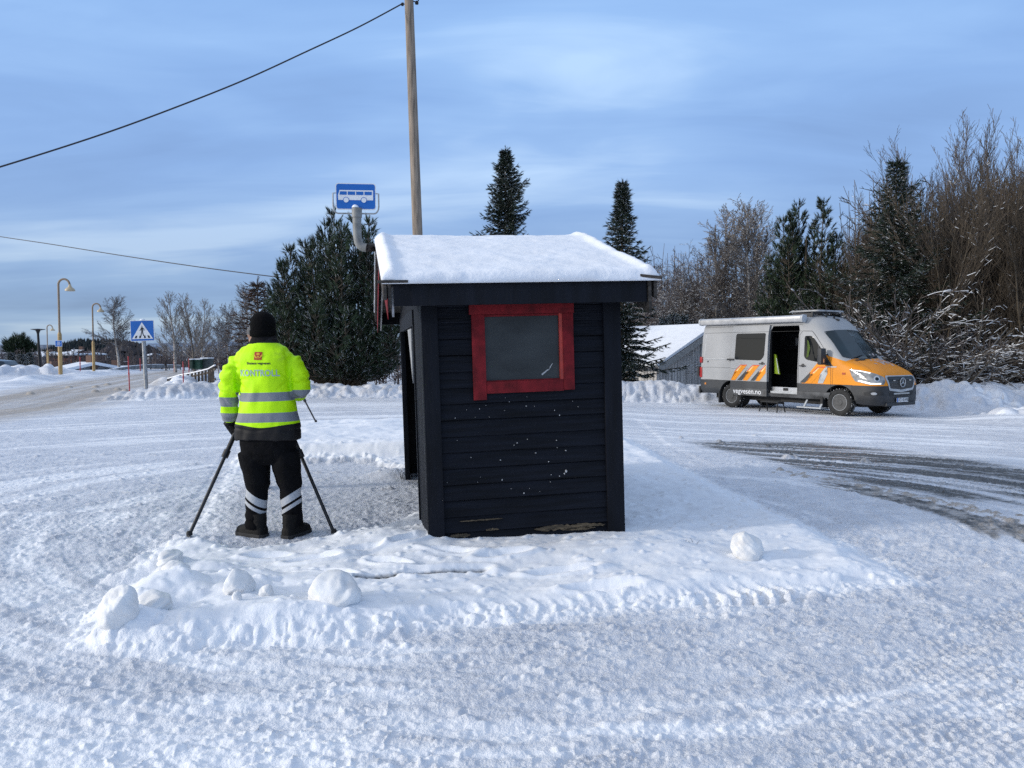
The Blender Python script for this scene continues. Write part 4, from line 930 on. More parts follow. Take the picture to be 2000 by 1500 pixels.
# second person, standing beyond the first
D2 = 8.3; S2 = D2 / FPX; w2_ = P(503, 900, D2); x2, y2 = w2_.x, D2; g2 = gz(x2, y2)
p2 = thing('person', 'person in a grey cap almost hidden in front of the yellow-jacketed one', 'person', (x2, y2, g2), (0, 0, .1))
hc = Vector((0, .0, P(503, 655, D2).z - g2)); k2 = (hc.z + .11) / 1.78
m = MB(); head_mesh(m, hc, .5)
m.tube([hc + Vector((0, 0, -.22)), hc + Vector((0, 0, -.05))], [.062, .054], 12)
m.loft([ell((0, 0, z * k2), rx, ry, 20) for z, rx, ry in ((.80, .10, .08), (.88, .15, .11), (1.05, .145, .10), (1.25, .165, .11), (1.40, .17, .10), (1.46, .07, .06))])
for s_ in (-1, 1):
    m.tube([(s_ * .15, 0, 1.38 * k2), (s_ * .19, -.01, 1.12 * k2), (s_ * .12, .22, 1.10 * k2)], [.05, .042, .028], 10); hand(m, (s_ * .12, .22, 1.10 * k2), (-s_ * .3, 1, .1), (0, 0, -1), curl=.6, r=.008)
    m.tube([(s_ * .075, 0, .86 * k2), (s_ * .07, .01, .46 * k2), (s_ * .065, 0, .08)], [.08, .056, .042], 12); m.tube([(s_ * .065, -.04, .04), (s_ * .07, .16, .03)], [(.035, .03), (.035, .022)], 10)
fuse('body', m, skin_m, p2, .010, 2)
m = MB(); m.loft([ell((0, 0, z * k2), rx, ry, 22) for z, rx, ry in ((.78, .185, .13), (.95, .18, .125), (1.2, .19, .13), (1.38, .195, .125), (1.44, .13, .095), (1.50, .075, .075))])
for s_ in (-1, 1): m.tube([(s_ * .14, 0, 1.40 * k2), (s_ * .20, -.01, 1.12 * k2), (s_ * .13, .20, 1.10 * k2)], [.07, .06, .045], 12)
fuse('jacket', m, jm, p2, .012, 3, None, lambda co: {'tape': np.where((np.abs(co[:, 2] - 1.0) < .03) | (np.abs(co[:, 2] - 1.18) < .03), 1., 0.)})
m = MB(); m.loft([ell((0, 0, z * k2), rx, ry, 22) for z, rx, ry in ((.72, .10, .08), (.80, .16, .12), (.95, .165, .12))])
for s_ in (-1, 1): m.tube([(s_ * .075, 0, .82 * k2), (s_ * .07, .01, .46 * k2), (s_ * .065, 0, .06)], [.10, .075, .065], 14)
fuse('trousers', m, black_cloth, p2, .012, 3)
grey_felt = pm('grey_cap_cloth', (.10, .10, .105), .9)
m = MB(); m.M = Matrix.Translation(hc) @ Matrix.Rotation(.5, 4, 'Z'); m.loft([ell((0, -.006, z), rx, ry, 22) for z, rx, ry in ((.005, .088, .108), (.03, .092, .112), (.07, .086, .104), (.10, .062, .078), (.122, .02, .03))])
m.prism([(.07 * cos(a), .09 + .085 * sin(a)) for a in [pi * i / 10 for i in range(11)]], .010, .018, 'z'); m.build('cap', grey_felt, p2, smooth=True, angle=50)

# ------------------------------------------------------------------ tripods
tri_black = pm('tripod_black', (.014, .014, .015), .42, var=.2, scale=20)
def tripod(label, ap, feet, r, fr=.53, group='tripods by the people'):
    t = thing('tripod', label, 'tripod', ap, group=group)
    for f in feet:
        v = Vector(f) - Vector(ap); mid = v * fr
        m = MB(); m.tube([v * .03, mid], r * 1.0, 12); m.tube([mid - v.normalized() * .03, mid + v.normalized() * .035], r * 1.45, 12); m.tube([mid, v * .985], r * .74, 12)
        l = m.build('leg', tri_black, t, smooth=True); fd = Vector((v.x, v.y, 0)).normalized() * .012
        m = MB(); m.tube([v - v.normalized() * .05, v - v.normalized() * .02], r * .5, 8); m.build('ankle', galv, l, smooth=True)
        m = MB(); m.tube([v + Vector((0, 0, .03)) - fd * .4, v + Vector((0, 0, .015)), v + Vector((0, 0, -.004))], [r * .9, r * 1.25, r * 1.25], 12); m.build('foot', black_rubber, l, smooth=True)
    m = MB(); m.lathe([(.0, -.07), (.03, -.07), (.045, -.02), (.045, .02), (.028, .03), (.028, .08), (0, .08)], 16); m.build('hub', tri_black, t, smooth=True)
    m = MB(); m.box(-.05, .05, -.07, .09, .08, .16); m.tube([(0, .09, .12), (0, .13, .12)], .032, 12); m.build('instrument', tri_black, t, bevel=.006); return t
A_ = P(516, 722, 6.78); xl, yl = G(370, 1046, .03); xr_, yr_ = G(652, 1038, .02); t3 = P(506, 960, 7.35)
tri = tripod('black tripod straddled in front of the yellow-jacketed person, its left leg gripped by hand', A_, [(xl, yl, gz(xl, yl) + .008), (xr_, yr_, gz(xr_, yr_) + .006), (t3.x, t3.y, gz(t3.x, t3.y) + .01)], .0195)
hw_ = P(440, 826, 6.46) - A_; hv = P(463, 858, 6.62) - A_
m = MB(); m.tube([hw_, hw_.lerp(hv, .25), hv], [.017, .0185, .0185], 12); m.build('grip', black_rubber, tri, smooth=True)
f2 = P(617, 824, 12.7); x_, y_ = f2.x, f2.y; z_ = gz(x_, y_)
tripod('thin far tripod, one leg standing on the snow mound beyond the person', P(561, 717, 12.9), [(x_, y_, max(z_, f2.z)), (P(520, 820, 12.5).x, 12.5, gz(P(520, 820, 12.5).x, 12.5)), (P(560, 820, 13.8).x, 13.8, gz(P(560, 820, 13.8).x, 13.8))], .017, fr=.60)
# ------------------------------------------------------------------ inspection van
vR = Vector((6.63, 23.25, 0)); vh = Vector((.547, -.837, 0)).normalized(); vl = Vector((-vh.y, vh.x, 0))   # left of heading
vo = vR + vl * .99; vg = -.195
van = thing('inspection_van', 'silver high-roof van with orange bonnet, dark lower body and open side door', 'van', (vo.x, vo.y, vg), (0, 0, math.atan2(vh.y, vh.x)))
silver = pm('silver_paint', (.34, .345, .35), .5, metal=0, var=.06, scale=1.2, spec=.3); orange = pm('orange_paint', (.74, .26, .008), .5, var=.07, scale=1.5, spec=.3)
char = pm('charcoal_paint', (.030, .034, .040), .5, var=.15, scale=3); plastic = pm('bumper_plastic', (.020, .022, .026), .55, var=.2, scale=5, bump=.1, bscale=80)
dirtgrey = pm('road_dirt_grey', (.085, .088, .092), .7, var=.35, scale=4)
glass = pm('dark_glass', (.004, .006, .008), .06, var=0, spec=.38); shield = pm('windscreen_glass', (.008, .020, .025), .07, var=.3, scale=2, spec=.45)
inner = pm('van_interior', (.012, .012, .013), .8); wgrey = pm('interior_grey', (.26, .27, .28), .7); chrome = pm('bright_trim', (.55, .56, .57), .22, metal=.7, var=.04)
WB = 3.62
ST = [  # s, w, zb, then (y,z) of points 4..10
 (-1.25, .955, .40, [(.955, 1.15), (.93, 1.42), (.88, 2.12), (.81, 2.42), (.70, 2.56), (.42, 2.63), (0, 2.65)]),
 (-1.18, .985, .39, [(.985, 1.15), (.965, 1.42), (.925, 2.14), (.86, 2.46), (.745, 2.61), (.45, 2.68), (0, 2.70)]),
 (-1.0, .99, .38, [(.99, 1.15), (.975, 1.42), (.94, 2.15), (.875, 2.48), (.76, 2.63), (.45, 2.70), (0, 2.72)]),
 (2.45, .99, .38, [(.99, 1.15), (.975, 1.42), (.94, 2.15), (.875, 2.48), (.76, 2.63), (.45, 2.70), (0, 2.72)]),
 (2.72, .99, .38, [(.99, 1.15), (.975, 1.42), (.935, 2.10), (.862, 2.40), (.75, 2.55), (.45, 2.64), (0, 2.67)]),
 (2.92, .99, .38, [(.99, 1.15), (.975, 1.42), (.93, 1.98), (.855, 2.24), (.76, 2.38), (.47, 2.50), (0, 2.54)]),
 (3.06, .99, .38, [(.99, 1.15), (.975, 1.42), (.925, 1.86), (.865, 2.09), (.79, 2.20), (.50, 2.33), (0, 2.38)]),
 (3.36, .99, .38, [(.99, 1.12), (.975, 1.38), (.945, 1.64), (.905, 1.78), (.85, 1.86), (.54, 1.98), (0, 2.04)]),
 (3.60, .99, .38, [(.99, 1.08), (.975, 1.33), (.955, 1.44), (.925, 1.50), (.88, 1.56), (.56, 1.67), (0, 1.73)]),
 (3.74, .99, .36, [(.99, 1.05), (.975, 1.30), (.95, 1.38), (.92, 1.42), (.86, 1.45), (.56, 1.50), (0, 1.54)]),
 (3.95, .985, .34, [(.985, 1.02), (.97, 1.22), (.935, 1.32), (.88, 1.37), (.78, 1.40), (.48, 1.43), (0, 1.45)]),
 (4.22, .98, .31, [(.98, .98), (.96, 1.12), (.92, 1.22), (.86, 1.27), (.74, 1.305), (.45, 1.335), (0, 1.355)]),
 (4.45, .955, .30, [(.955, .94), (.93, 1.04), (.885, 1.12), (.82, 1.17), (.70, 1.205), (.42, 1.24), (0, 1.255)]),
 (4.58, .90, .30, [(.885, .91), (.86, 1.00), (.815, 1.06), (.75, 1.10), (.64, 1.13), (.38, 1.165), (0, 1.18)]),
 (4.68, .80, .32, [(.775, .89), (.75, .96), (.70, 1.00), (.64, 1.03), (.55, 1.05), (.33, 1.08), (0, 1.09)]),
 (4.73, .64, .36, [(.60, .87), (.58, .92), (.54, .95), (.49, .965), (.42, .975), (.25, .99), (0, .995)])]
def section(st):
    s, w, zb, up_ = st; h = [(0, zb), (.62 * w, zb), (.93 * w, zb + .02), (w, zb + .12), (w, .82 if s < 4.5 else .80)] + up_
    return [Vector((s, -y, z)) for y, z in h] + [Vector((s, y, z)) for y, z in h[-2:0:-1]]
fine_st = []
for a, b_ in zip(ST[:-1], ST[1:]):
    n = max(1, int((b_[0] - a[0]) / .22))
    for i in range(n):
        t = i / n; fine_st.append((a[0] + (b_[0] - a[0]) * t, a[1] + (b_[1] - a[1]) * t, a[2] + (b_[2] - a[2]) * t, [(p[0] + (q_[0] - p[0]) * t, p[1] + (q_[1] - p[1]) * t) for p, q_ in zip(a[3], b_[3])]))
fine_st.append(ST[-1])
m = MB(); m.loft([section(s) for s in fine_st]); solid = m.build('tmp_solid', silver, smooth=False)
vb = bvh_of(solid)                                # whole skin, for laying glass and stripes on
cm = MB()
for s in (0, WB): cm.lathe([(0, -1.2), (.455, -1.2), (.455, -.60), (0, -.60)], 32, 'y', (s, 0, .36)); cm.lathe([(0, .60), (.455, .60), (.455, 1.2), (0, 1.2)], 32, 'y', (s, 0, .36))
cut1 = cm.build('tmp_cut', silver)
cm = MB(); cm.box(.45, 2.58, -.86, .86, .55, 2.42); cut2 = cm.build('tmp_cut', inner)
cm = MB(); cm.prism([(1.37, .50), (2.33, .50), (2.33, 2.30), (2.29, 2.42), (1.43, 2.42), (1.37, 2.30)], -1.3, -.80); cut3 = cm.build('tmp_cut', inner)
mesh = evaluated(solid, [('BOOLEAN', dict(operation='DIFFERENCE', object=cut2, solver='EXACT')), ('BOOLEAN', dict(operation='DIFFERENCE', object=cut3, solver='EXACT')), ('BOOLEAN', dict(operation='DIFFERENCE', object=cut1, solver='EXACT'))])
for o in (solid, cut1, cut2, cut3): drop(o)
bm = bmesh.new(); bm.from_mesh(mesh)
def cutp(co, no): bmesh.ops.bisect_plane(bm, geom=bm.verts[:] + bm.edges[:] + bm.faces[:], plane_co=co, plane_no=no)
cutp((0, 0, .82), (0, 0, 1)); dn_ = Vector((3.02 - 2.46, 0, 1.47 - .82)); cutp((2.46, 0, .82), (-dn_.z, 0, dn_.x)); cutp((0, 0, .60), (0, 0, 1)); cutp((3.30, 0, 0), (1, 0, 0)); cutp((3.68, 0, 1.455), (.30, 0, 1))
mesh.materials.clear()
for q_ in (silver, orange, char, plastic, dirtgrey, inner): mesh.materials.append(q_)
for f in bm.faces:
    c = f.calc_center_median(); k = 0
    nr_ = vb.find_nearest(c); skin_ = nr_[3] < .008
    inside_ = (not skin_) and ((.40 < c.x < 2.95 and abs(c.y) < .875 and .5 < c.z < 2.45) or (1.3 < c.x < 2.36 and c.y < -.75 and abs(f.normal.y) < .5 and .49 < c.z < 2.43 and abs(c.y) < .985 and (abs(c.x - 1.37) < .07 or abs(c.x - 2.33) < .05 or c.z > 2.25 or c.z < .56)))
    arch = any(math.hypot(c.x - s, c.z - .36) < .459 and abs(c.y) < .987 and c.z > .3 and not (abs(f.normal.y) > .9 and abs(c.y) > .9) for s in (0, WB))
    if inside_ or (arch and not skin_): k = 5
    elif c.z < .82: k = 3 if c.x > 3.9 else (4 if c.z < .60 and 0 < c.x < 3.4 else 2)
    else:
        left_of = (c.x - 2.46) * dn_.z - (c.z - .82) * dn_.x > 0
        under = (c.z - 1.455) + .30 * (c.x - 3.68) < 0 or c.x > 3.78
        if left_of and under and c.x > 2.4: k = 1
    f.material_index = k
bm.to_mesh(mesh); bm.free(); mesh.polygons.foreach_set('use_smooth', [True] * len(mesh.polygons)); mesh.set_sharp_from_angle(angle=R(38))
vbody = bpy.data.objects.new('body', mesh); COL.objects.link(vbody); vbody.parent = van
RS = dict(O=(0, -3, 0), U=(1, 0, 0), Vv=(0, 0, 1), Dn=(0, 1, 0)); LS = dict(O=(0, 3, 0), U=(1, 0, 0), Vv=(0, 0, 1), Dn=(0, -1, 0)); FS = dict(O=(8, 0, 0), U=(0, 1, 0), Vv=(0, 0, 1), Dn=(-1, 0, 0))
def dc(name, polys, fr, off, mt, par=vbody, grid=.06, bv=vb): return decal(name, polys, fr['O'], fr['U'], fr['Vv'], fr['Dn'], bv, off, mt, par, grid)
def rnd(pts, r=.05, n=5):
    out = []; k = len(pts)
    for i in range(k):
        p = Vector(pts[i]); a = (Vector(pts[i - 1]) - p); b_ = (Vector(pts[(i + 1) % k]) - p); ra = min(r, a.length / 2.2, b_.length / 2.2); a = p + a.normalized() * ra; b_ = p + b_.normalized() * ra
        for j in range(n + 1): t = j / n; out.append(tuple(a * (1 - t) ** 2 + p * 2 * t * (1 - t) + b_ * t * t))
    return out
# sliding door pushed back along the side
dbm = MB(); DX0, DX1 = .03, 1.355
prof_d = [(.985, .40), (.985, .82), (.985, 1.15), (.972, 1.42), (.938, 2.15), (.873, 2.45)]
for off in (0,):
    o_, i_ = [(-(y + .075), z) for y, z in prof_d], [(-(y + .030), z) for y, z in prof_d]
    ring = lambda s: [Vector((s, y, z)) for y, z in o_] + [Vector((s, y, z)) for y, z in i_[::-1]]
    dbm.loft([ring(DX0 + (DX1 - DX0) * i / 8) for i in range(9)])
sdoor = dbm.build('sliding_door', silver, van); bmd = bmesh.new(); bmd.from_mesh(sdoor.data)
for zc in (.82, .60): bmesh.ops.bisect_plane(bmd, geom=bmd.verts[:] + bmd.edges[:] + bmd.faces[:], plane_co=(0, 0, zc), plane_no=(0, 0, 1))
for q_ in (char, dirtgrey): sdoor.data.materials.append(q_)
for f in bmd.faces: c = f.calc_center_median(); f.material_index = 0 if c.z > .82 else (1 if c.z > .60 else 2)
bmd.to_mesh(sdoor.data); bmd.free(); sdoor.data.polygons.foreach_set('use_smooth', [True] * len(sdoor.data.polygons)); sdoor.data.set_sharp_from_angle(angle=R(30))
db = bvh_of(sdoor)
win_d = [(.17, 1.45), (1.12, 1.43), (1.24, 1.56), (1.27, 2.22), (.20, 2.22)]
dc('window', [rnd(win_d, .06)], RS, .006, glass, sdoor, bv=db)
f_red = pm('stripe_red', (.62, .035, .015), .4); f_cream = pm('stripe_cream', (.75, .55, .22), .4); f_light = pm('stripe_silver', (.42, .44, .46), .4)
def flag(x, z0, z1, w, fr, bv, par, dark=True, partial=0):
    h = z1 - z0; k = .26
    def pt(u, v): return (x + u * w + v * k, z0 + v * h)
    dc('stripe_orange', [[pt(0, 0), pt(.50, 0), pt(.98, .98), pt(.28, .98), pt(-.02, .56), pt(.25, .56)]], fr, .005, orange, par, bv=bv)
    dc('stripe_red', [[pt(-.02, .60), pt(.28, 1.0), pt(1.0, 1.0), pt(.98, .95), pt(.36, .95), pt(.08, .60)]], fr, .0065, f_red, par, bv=bv)
    dc('stripe_cream', [[pt(.08, .60), pt(.36, .95), pt(.46, .95), pt(.30, .60)]], fr, .0068, f_cream, par, bv=bv)
    if dark: dc('stripe_dark', [[pt(-.62, 0), pt(-.12, 0), pt(.20, .54), pt(-.10, .54), pt(-.12, .68), pt(-.40, .30)]], fr, .005, char, par, bv=bv)
flag(.05, .835, 1.30, .34, RS, db, sdoor, dark=False); flag(.50, .835, 1.30, .34, RS, db, sdoor); flag(.96, .835, 1.30, .30, RS, db, sdoor)
text_decal('door_text', 'vegvesen.no', .215, (.66, -3, .515), (1, 0, 0), (0, 0, 1), (0, 1, 0), db, .006, sign_white, sdoor, bold=.002, sx_=.98)
def handle(s, z, par, oy): m = MB(); m.box(s - .09, s + .09, -oy - .045, -oy - .025, z - .014, z + .014); m.box(s - .085, s - .06, -oy - .03, -oy, z - .01, z + .01); m.box(s + .06, s + .085, -oy - .03, -oy, z - .01, z + .01); m.lathe([(0, -oy - .012), (.045, -oy - .010), (.05, -oy), (0, -oy)], 16, 'y', (s, 0, z + .01)); return m.build('handle', plastic, par, bevel=.004)
handle(1.19, 1.34, sdoor, 1.045)
m = MB(); m.box(-.11, .16, -1.075, -.98, 1.425, 1.475); m.build('rail_bracket', plastic, sdoor, bevel=.005)
m = MB(); m.box(.03, 1.36, -1.006, -.972, 1.452, 1.478) if False else m.box(-1.1, .9, -.992, -.965, 1.447, 1.462); m.build('door_rail', f_light, vbody)
# pressed seams
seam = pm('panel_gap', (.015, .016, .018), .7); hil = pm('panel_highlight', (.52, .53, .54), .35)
def line(pts, w=.009, fr=RS, mt=seam, bv=vb, par=vbody, off=.003):
    ps = []
    for a, b_ in zip(pts[:-1], pts[1:]):
        a = Vector(a); b_ = Vector(b_); n = Vector((-(b_ - a).y, (b_ - a).x)).normalized() * w / 2; e = (b_ - a).normalized() * w * .4
        ps.append([tuple(a - n - e), tuple(b_ - n + e), tuple(b_ + n + e), tuple(a + n - e)])
    return dc('panel_line', ps, fr, off, mt, par, bv=bv)
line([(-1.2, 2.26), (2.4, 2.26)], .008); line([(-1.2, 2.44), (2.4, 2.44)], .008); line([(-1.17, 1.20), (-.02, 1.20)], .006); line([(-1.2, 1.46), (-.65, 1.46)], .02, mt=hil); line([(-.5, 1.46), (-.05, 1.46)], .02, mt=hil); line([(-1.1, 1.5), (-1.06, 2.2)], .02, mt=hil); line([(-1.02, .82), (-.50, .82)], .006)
line([(.05, 2.26), (1.35, 2.26)], .007, bv=db, par=sdoor); line([(.05, 1.18), (1.33, 1.18)], .005, bv=db, par=sdoor)
line([(2.36, .56), (2.36, 1.2), (2.36, 2.16), (2.44, 2.26), (2.72, 2.25), (2.86, 2.10), (3.28, 1.56), (3.36, 1.36), (3.38, .62)], .010)
line([(3.38, .60), (2.38, .60)], .008); line([(3.42, 1.35), (3.42, .82), (3.98, .82)], .006)
# windows and windscreen
gl = dc('front_side_window', [rnd([(2.52, 1.56), (2.60, 1.47), (3.00, 1.40), (3.28, 1.38), (3.20, 1.56), (2.82, 2.04), (2.72, 2.12), (2.52, 2.12)], .05)], RS, .004, glass)
dc('quarter_trim', [[(2.94, 1.42), (2.965, 1.42), (2.965, 1.85), (2.94, 1.88)], [(3.04, 1.36), (3.42, 1.30), (3.10, 1.70), (3.04, 1.66)]], RS, .0055, plastic, gl)
dc('front_side_window', [rnd([(2.52, 1.56), (2.60, 1.47), (3.00, 1.40), (3.28, 1.38), (3.20, 1.56), (2.82, 2.04), (2.72, 2.12), (2.52, 2.12)], .05)], LS, .004, glass)
ws = dc('windscreen', [rnd([(-.865, 1.545), (-.5, 1.505), (0, 1.49), (.5, 1.505), (.865, 1.545), (.80, 2.235), (.45, 2.275), (0, 2.29), (-.45, 2.275), (-.80, 2.235)], .03)], FS, .005, shield, grid=.08)
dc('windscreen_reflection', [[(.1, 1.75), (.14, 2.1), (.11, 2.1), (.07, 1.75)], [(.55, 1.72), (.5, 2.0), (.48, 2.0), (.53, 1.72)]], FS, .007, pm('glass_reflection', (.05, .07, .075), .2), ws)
wp = MB()
for y0, y1 in ((-.75, -.05), (.02, .72)): wp.tube([(3.80, y0, 1.50), (3.74, (y0 + y1) / 2, 1.575), (3.70, y1, 1.60)], .010, 6)
wp.build('wiper', plastic, ws)
m = MB(); m.prism([(y, 1.475) for y in (-.85, .85)] + [(.85, 1.515), (.5, 1.49), (0, 1.485), (-.5, 1.49), (-.85, 1.515)], 3.70, 3.80, 'x') if False else None
# bonnet details
dc('bonnet_line', [[(-.80, 1.19), (-.79, 1.20), (-.60, 1.50), (-.61, 1.50)], [(.80, 1.19), (.79, 1.20), (.60, 1.50), (.61, 1.50)]], FS, .003, pm('orange_shade', (.25, .09, .01), .5), grid=.05)
hb = decal('bonnet_vent', [[(3.80, -.62), (3.86, -.62), (3.90, -.40), (3.88, -.22), (3.80, -.22)]], (0, 0, 4), (1, 0, 0), (0, 1, 0), (0, 0, -1), vb, .004, seam, vbody)
r = random.Random(4); sp = []
for _ in range(60):
    cx_ = 3.98 + r.gauss(0, .11); cy_ = .36 + r.gauss(0, .19); q_ = r.uniform(.01, .05); sp.append([(cx_ + q_ * cos(a) * r.uniform(.5, 1.2), cy_ + q_ * 1.5 * sin(a) * r.uniform(.5, 1.2)) for a in [i * pi / 4 for i in range(8)]])
decal('bonnet_frost', sp, (0, 0, 4), (1, 0, 0), (0, 1, 0), (0, 0, -1), vb, .006, pm('thin_frost', (.50, .42, .40), .8), vbody, grid=.05)
# front face: grille, star ring, lamps, bumper mouth, plate
gr = rnd([(-.50, .74), (0, .715), (.50, .74), (.60, 1.0), (.56, 1.045), (0, 1.08), (-.56, 1.045), (-.60, 1.0)], .04)
fs_g = dc('grille_surround', [rnd([(-.54, .70), (0, .645), (.54, .70), (.665, 1.02), (.60, 1.075), (0, 1.075), (-.60, 1.075), (-.665, 1.02)], .04)], FS, .010, f_light, grid=.05)
gi = dc('grille', [rnd([(-.50, .755), (0, .715), (.50, .755), (.60, 1.0), (.56, 1.05), (-.56, 1.05), (-.60, 1.0)], .035)], FS, .016, pm('grille_black', (.008, .009, .010), .45), fs_g, grid=.05)
dc('grille_bars', [[(-.55, z), (.55, z), (.55, z + .012), (-.55, z + .012)] for z in (.82, .90, .98)], FS, .026, pm('grille_bar', (.035, .038, .042), .4), gi, grid=.06)
dc('grille_light', [[(s_ * .36 - .05, .945), (s_ * .36 + .05, .945), (s_ * .36 + .05, .965), (s_ * .36 - .05, .965)] for s_ in (-1, 1)], FS, .03, chrome, gi, grid=.06)
m = MB(); fx = 4.775; m.tube([(fx, .115 * cos(a), .90 + .115 * sin(a)) for a in [i * 2 * pi / 32 for i in range(33)]], .0085, 8, cap=False)
for a in (90, 210, 330): m.tube([(fx, 0, .90), (fx, .105 * cos(R(a)), .90 + .105 * sin(R(a)))], [.016, .005], 6)
m.build('star_emblem', chrome, gi, smooth=True)
lampglass = pm('headlamp_glass', (.22, .23, .24), .12, var=.35, scale=9, coat=.6); lamp_on = pm('running_light', (.9, .9, .9), .3, emit=((1, .98, .92), 1.3), var=0)
for s_ in (-1, 1):
    Dd = Vector((-.80, -s_ * .60, 0)); Uu = Vector((-.60 * s_, .80, 0)) * 1.0; Oo = Vector((4.5, s_ * .80, 0)) - Dd * 2
    A = lambda pl_: [(x * s_, z) for x, z in pl_]
    hl = decal('headlight', [rnd(A([(.40, .92), (.14, .845), (-.17, .85), (-.22, .93), (-.20, 1.04), (-.02, 1.12), (.30, 1.215), (.50, 1.235), (.46, 1.05)]), .03)], Oo, Uu, (0, 0, 1), Dd, vb, .008, lampglass, vbody, .04)
    decal('running_light', [A([(.36, .93), (.14, .860), (-.10, .862), (-.10, .892), (.12, .892), (.33, .96)]), A([(.46, 1.215), (.30, 1.20), (.10, 1.145), (.12, 1.130), (.32, 1.185), (.45, 1.20)])], Oo, Uu, (0, 0, 1), Dd, vb, .012, lamp_on, hl, .04)
    decal('reflector', [[(-.01 * s_ + .07 * cos(a), 1.0 + .07 * sin(a)) for a in [i * pi / 10 for i in range(20)]]], Oo, Uu, (0, 0, 1), Dd, vb, .013, chrome, hl, .04)
    decal('lamp_lens', [[(-.01 * s_ + .042 * cos(a), .995 + .042 * sin(a)) for a in [i * pi / 10 for i in range(20)]]], Oo, Uu, (0, 0, 1), Dd, vb, .016, glass, hl, .04)
    fg = decal('fog_lamp_recess', [rnd(A([(.24, .56), (-.20, .58), (-.16, .67), (.10, .70), (.26, .64)]), .03)], Oo, Uu, (0, 0, 1), Dd, vb, .004, seam, vbody, .05)
    decal('fog_lamp', [[(.06 * s_ + .065 * cos(a), .622 + .035 * sin(a)) for a in [i * pi / 8 for i in range(16)]]], Oo, Uu, (0, 0, 1), Dd, vb, .01, chrome, fg, .05)
bm_ = dc('bumper_intake', [rnd([(-.52, .56), (.52, .56), (.56, .66), (-.56, .66)], .02)], FS, .006, seam, grid=.05)
dc('light_bar', [rnd([(-.36, .595), (.36, .595), (.36, .635), (-.36, .635)], .01)], FS, .02, pm('bar_lens', (.34, .35, .35), .3), bm_, grid=.05)
m = MB(); m.box(4.765, 4.778, -.26, .26, .395, .505); npl = m.build('number_plate', sign_white, van, bevel=.002)
m = MB(); m.box(4.7785, 4.7795, -.258, -.205, .398, .502); m.build('plate_band', sign_blue, npl)
def flat_text(name, body, size, loc, rot, mt, par, bold=.0, sx_=1, space=1):
    b2 = text_bm(body, size, bold, space=space); me = bpy.data.meshes.new(name)
    for v in b2.verts: v.co.x *= sx_
    b2.to_mesh(me); b2.free(); me.materials.append(mt); o = bpy.data.objects.new(name, me); COL.objects.link(o); o.parent = par; o.location = loc; o.rotation_euler = rot; return o
flat_text('plate_text', 'XD 85498', .125, (4.7797, .030, .449), (R(90), 0, R(90)), sign_black, npl, bold=.001, sx_=.86)
m = MB(); m.box(4.55, 4.745, -.66, .66, .30, .385); m.build('bumper_lip', plastic, van, bevel=.02)
# side front: orange field with grey marks
flag(2.62, .835, 1.28, .34, RS, vb, vbody)
dc('stripe_silver', [[(2.98, .835), (3.14, .835), (3.27, 1.10), (3.16, 1.12), (3.26, 1.27), (3.52, 1.27), (3.54, 1.30), (3.22, 1.30), (3.05, 1.08), (3.10, 1.08)]], RS, .0062, f_light)
m = MB(); m.box(3.80, 3.90, -1.0, -.985, 1.08, 1.13) if False else m.box(3.70, 3.79, -.998, -.975, 1.09, 1.14); m.build('side_repeater', pm('amber_lens', (.35, .05, .01), .4), vbody)
handle(2.50, 1.30, vbody, .985)
dc('dirty_lower_door', [[(2.37, .45), (3.30, .45), (3.36, .60), (2.37, .60)]], RS, .002, dirtgrey)
# mirrors
for s_ in (-1, 1):
    m = MB(); m.M = Matrix.Translation((3.20, s_ * 1.16, 1.56)); m.box(-.05, .07, -.12, .10, -.22, .22); mi = m.build('mirror', plastic, van, bevel=.035)
    m = MB(); m.tube([(3.22, s_ * .95, 1.42), (3.22, s_ * 1.10, 1.44)], .035, 8); m.tube([(3.24, s_ * .93, 1.60), (3.22, s_ * 1.10, 1.62)], .02, 8); m.build('mirror_arm', plastic, mi)
    m = MB(); m.box(3.272, 3.276, s_ * 1.16 - .03, s_ * 1.16 + .01, 1.40, 1.50); m.build('mirror_lamp', chrome, mi)
# rear lamps, edges
red_lens = pm('red_lens', (.30, .010, .012), .3)
for z0, z1 in ((.88, 1.20), (1.34, 1.52)): 
    for y0 in (-1.0, .90): m = MB(); m.box(-1.262, -1.16, y0, y0 + .10, z0, z1); m.build('tail_light', red_lens, van, bevel=.012)
m = MB(); m.box(-1.33, -1.262, -.97, .97, .38, .60); m.build('rear_bumper', plastic, van, bevel=.02)
m = MB(); m.box(-1.34, -1.263, -1.02, -.72, .92, 1.22); m.build('rear_box', black_rubber, van, bevel=.01)
m = MB(); m.box(-1.05, -.99, -.999, -.985, .66, .72); m.build('side_marker', pm('amber_marker', (.55, .2, .03), .4), van)
m = MB(); m.tube([(-.95, -.99, 1.36), (-.92, -1.0, 1.40)], .012, 6); m.build('lock', plastic, van)
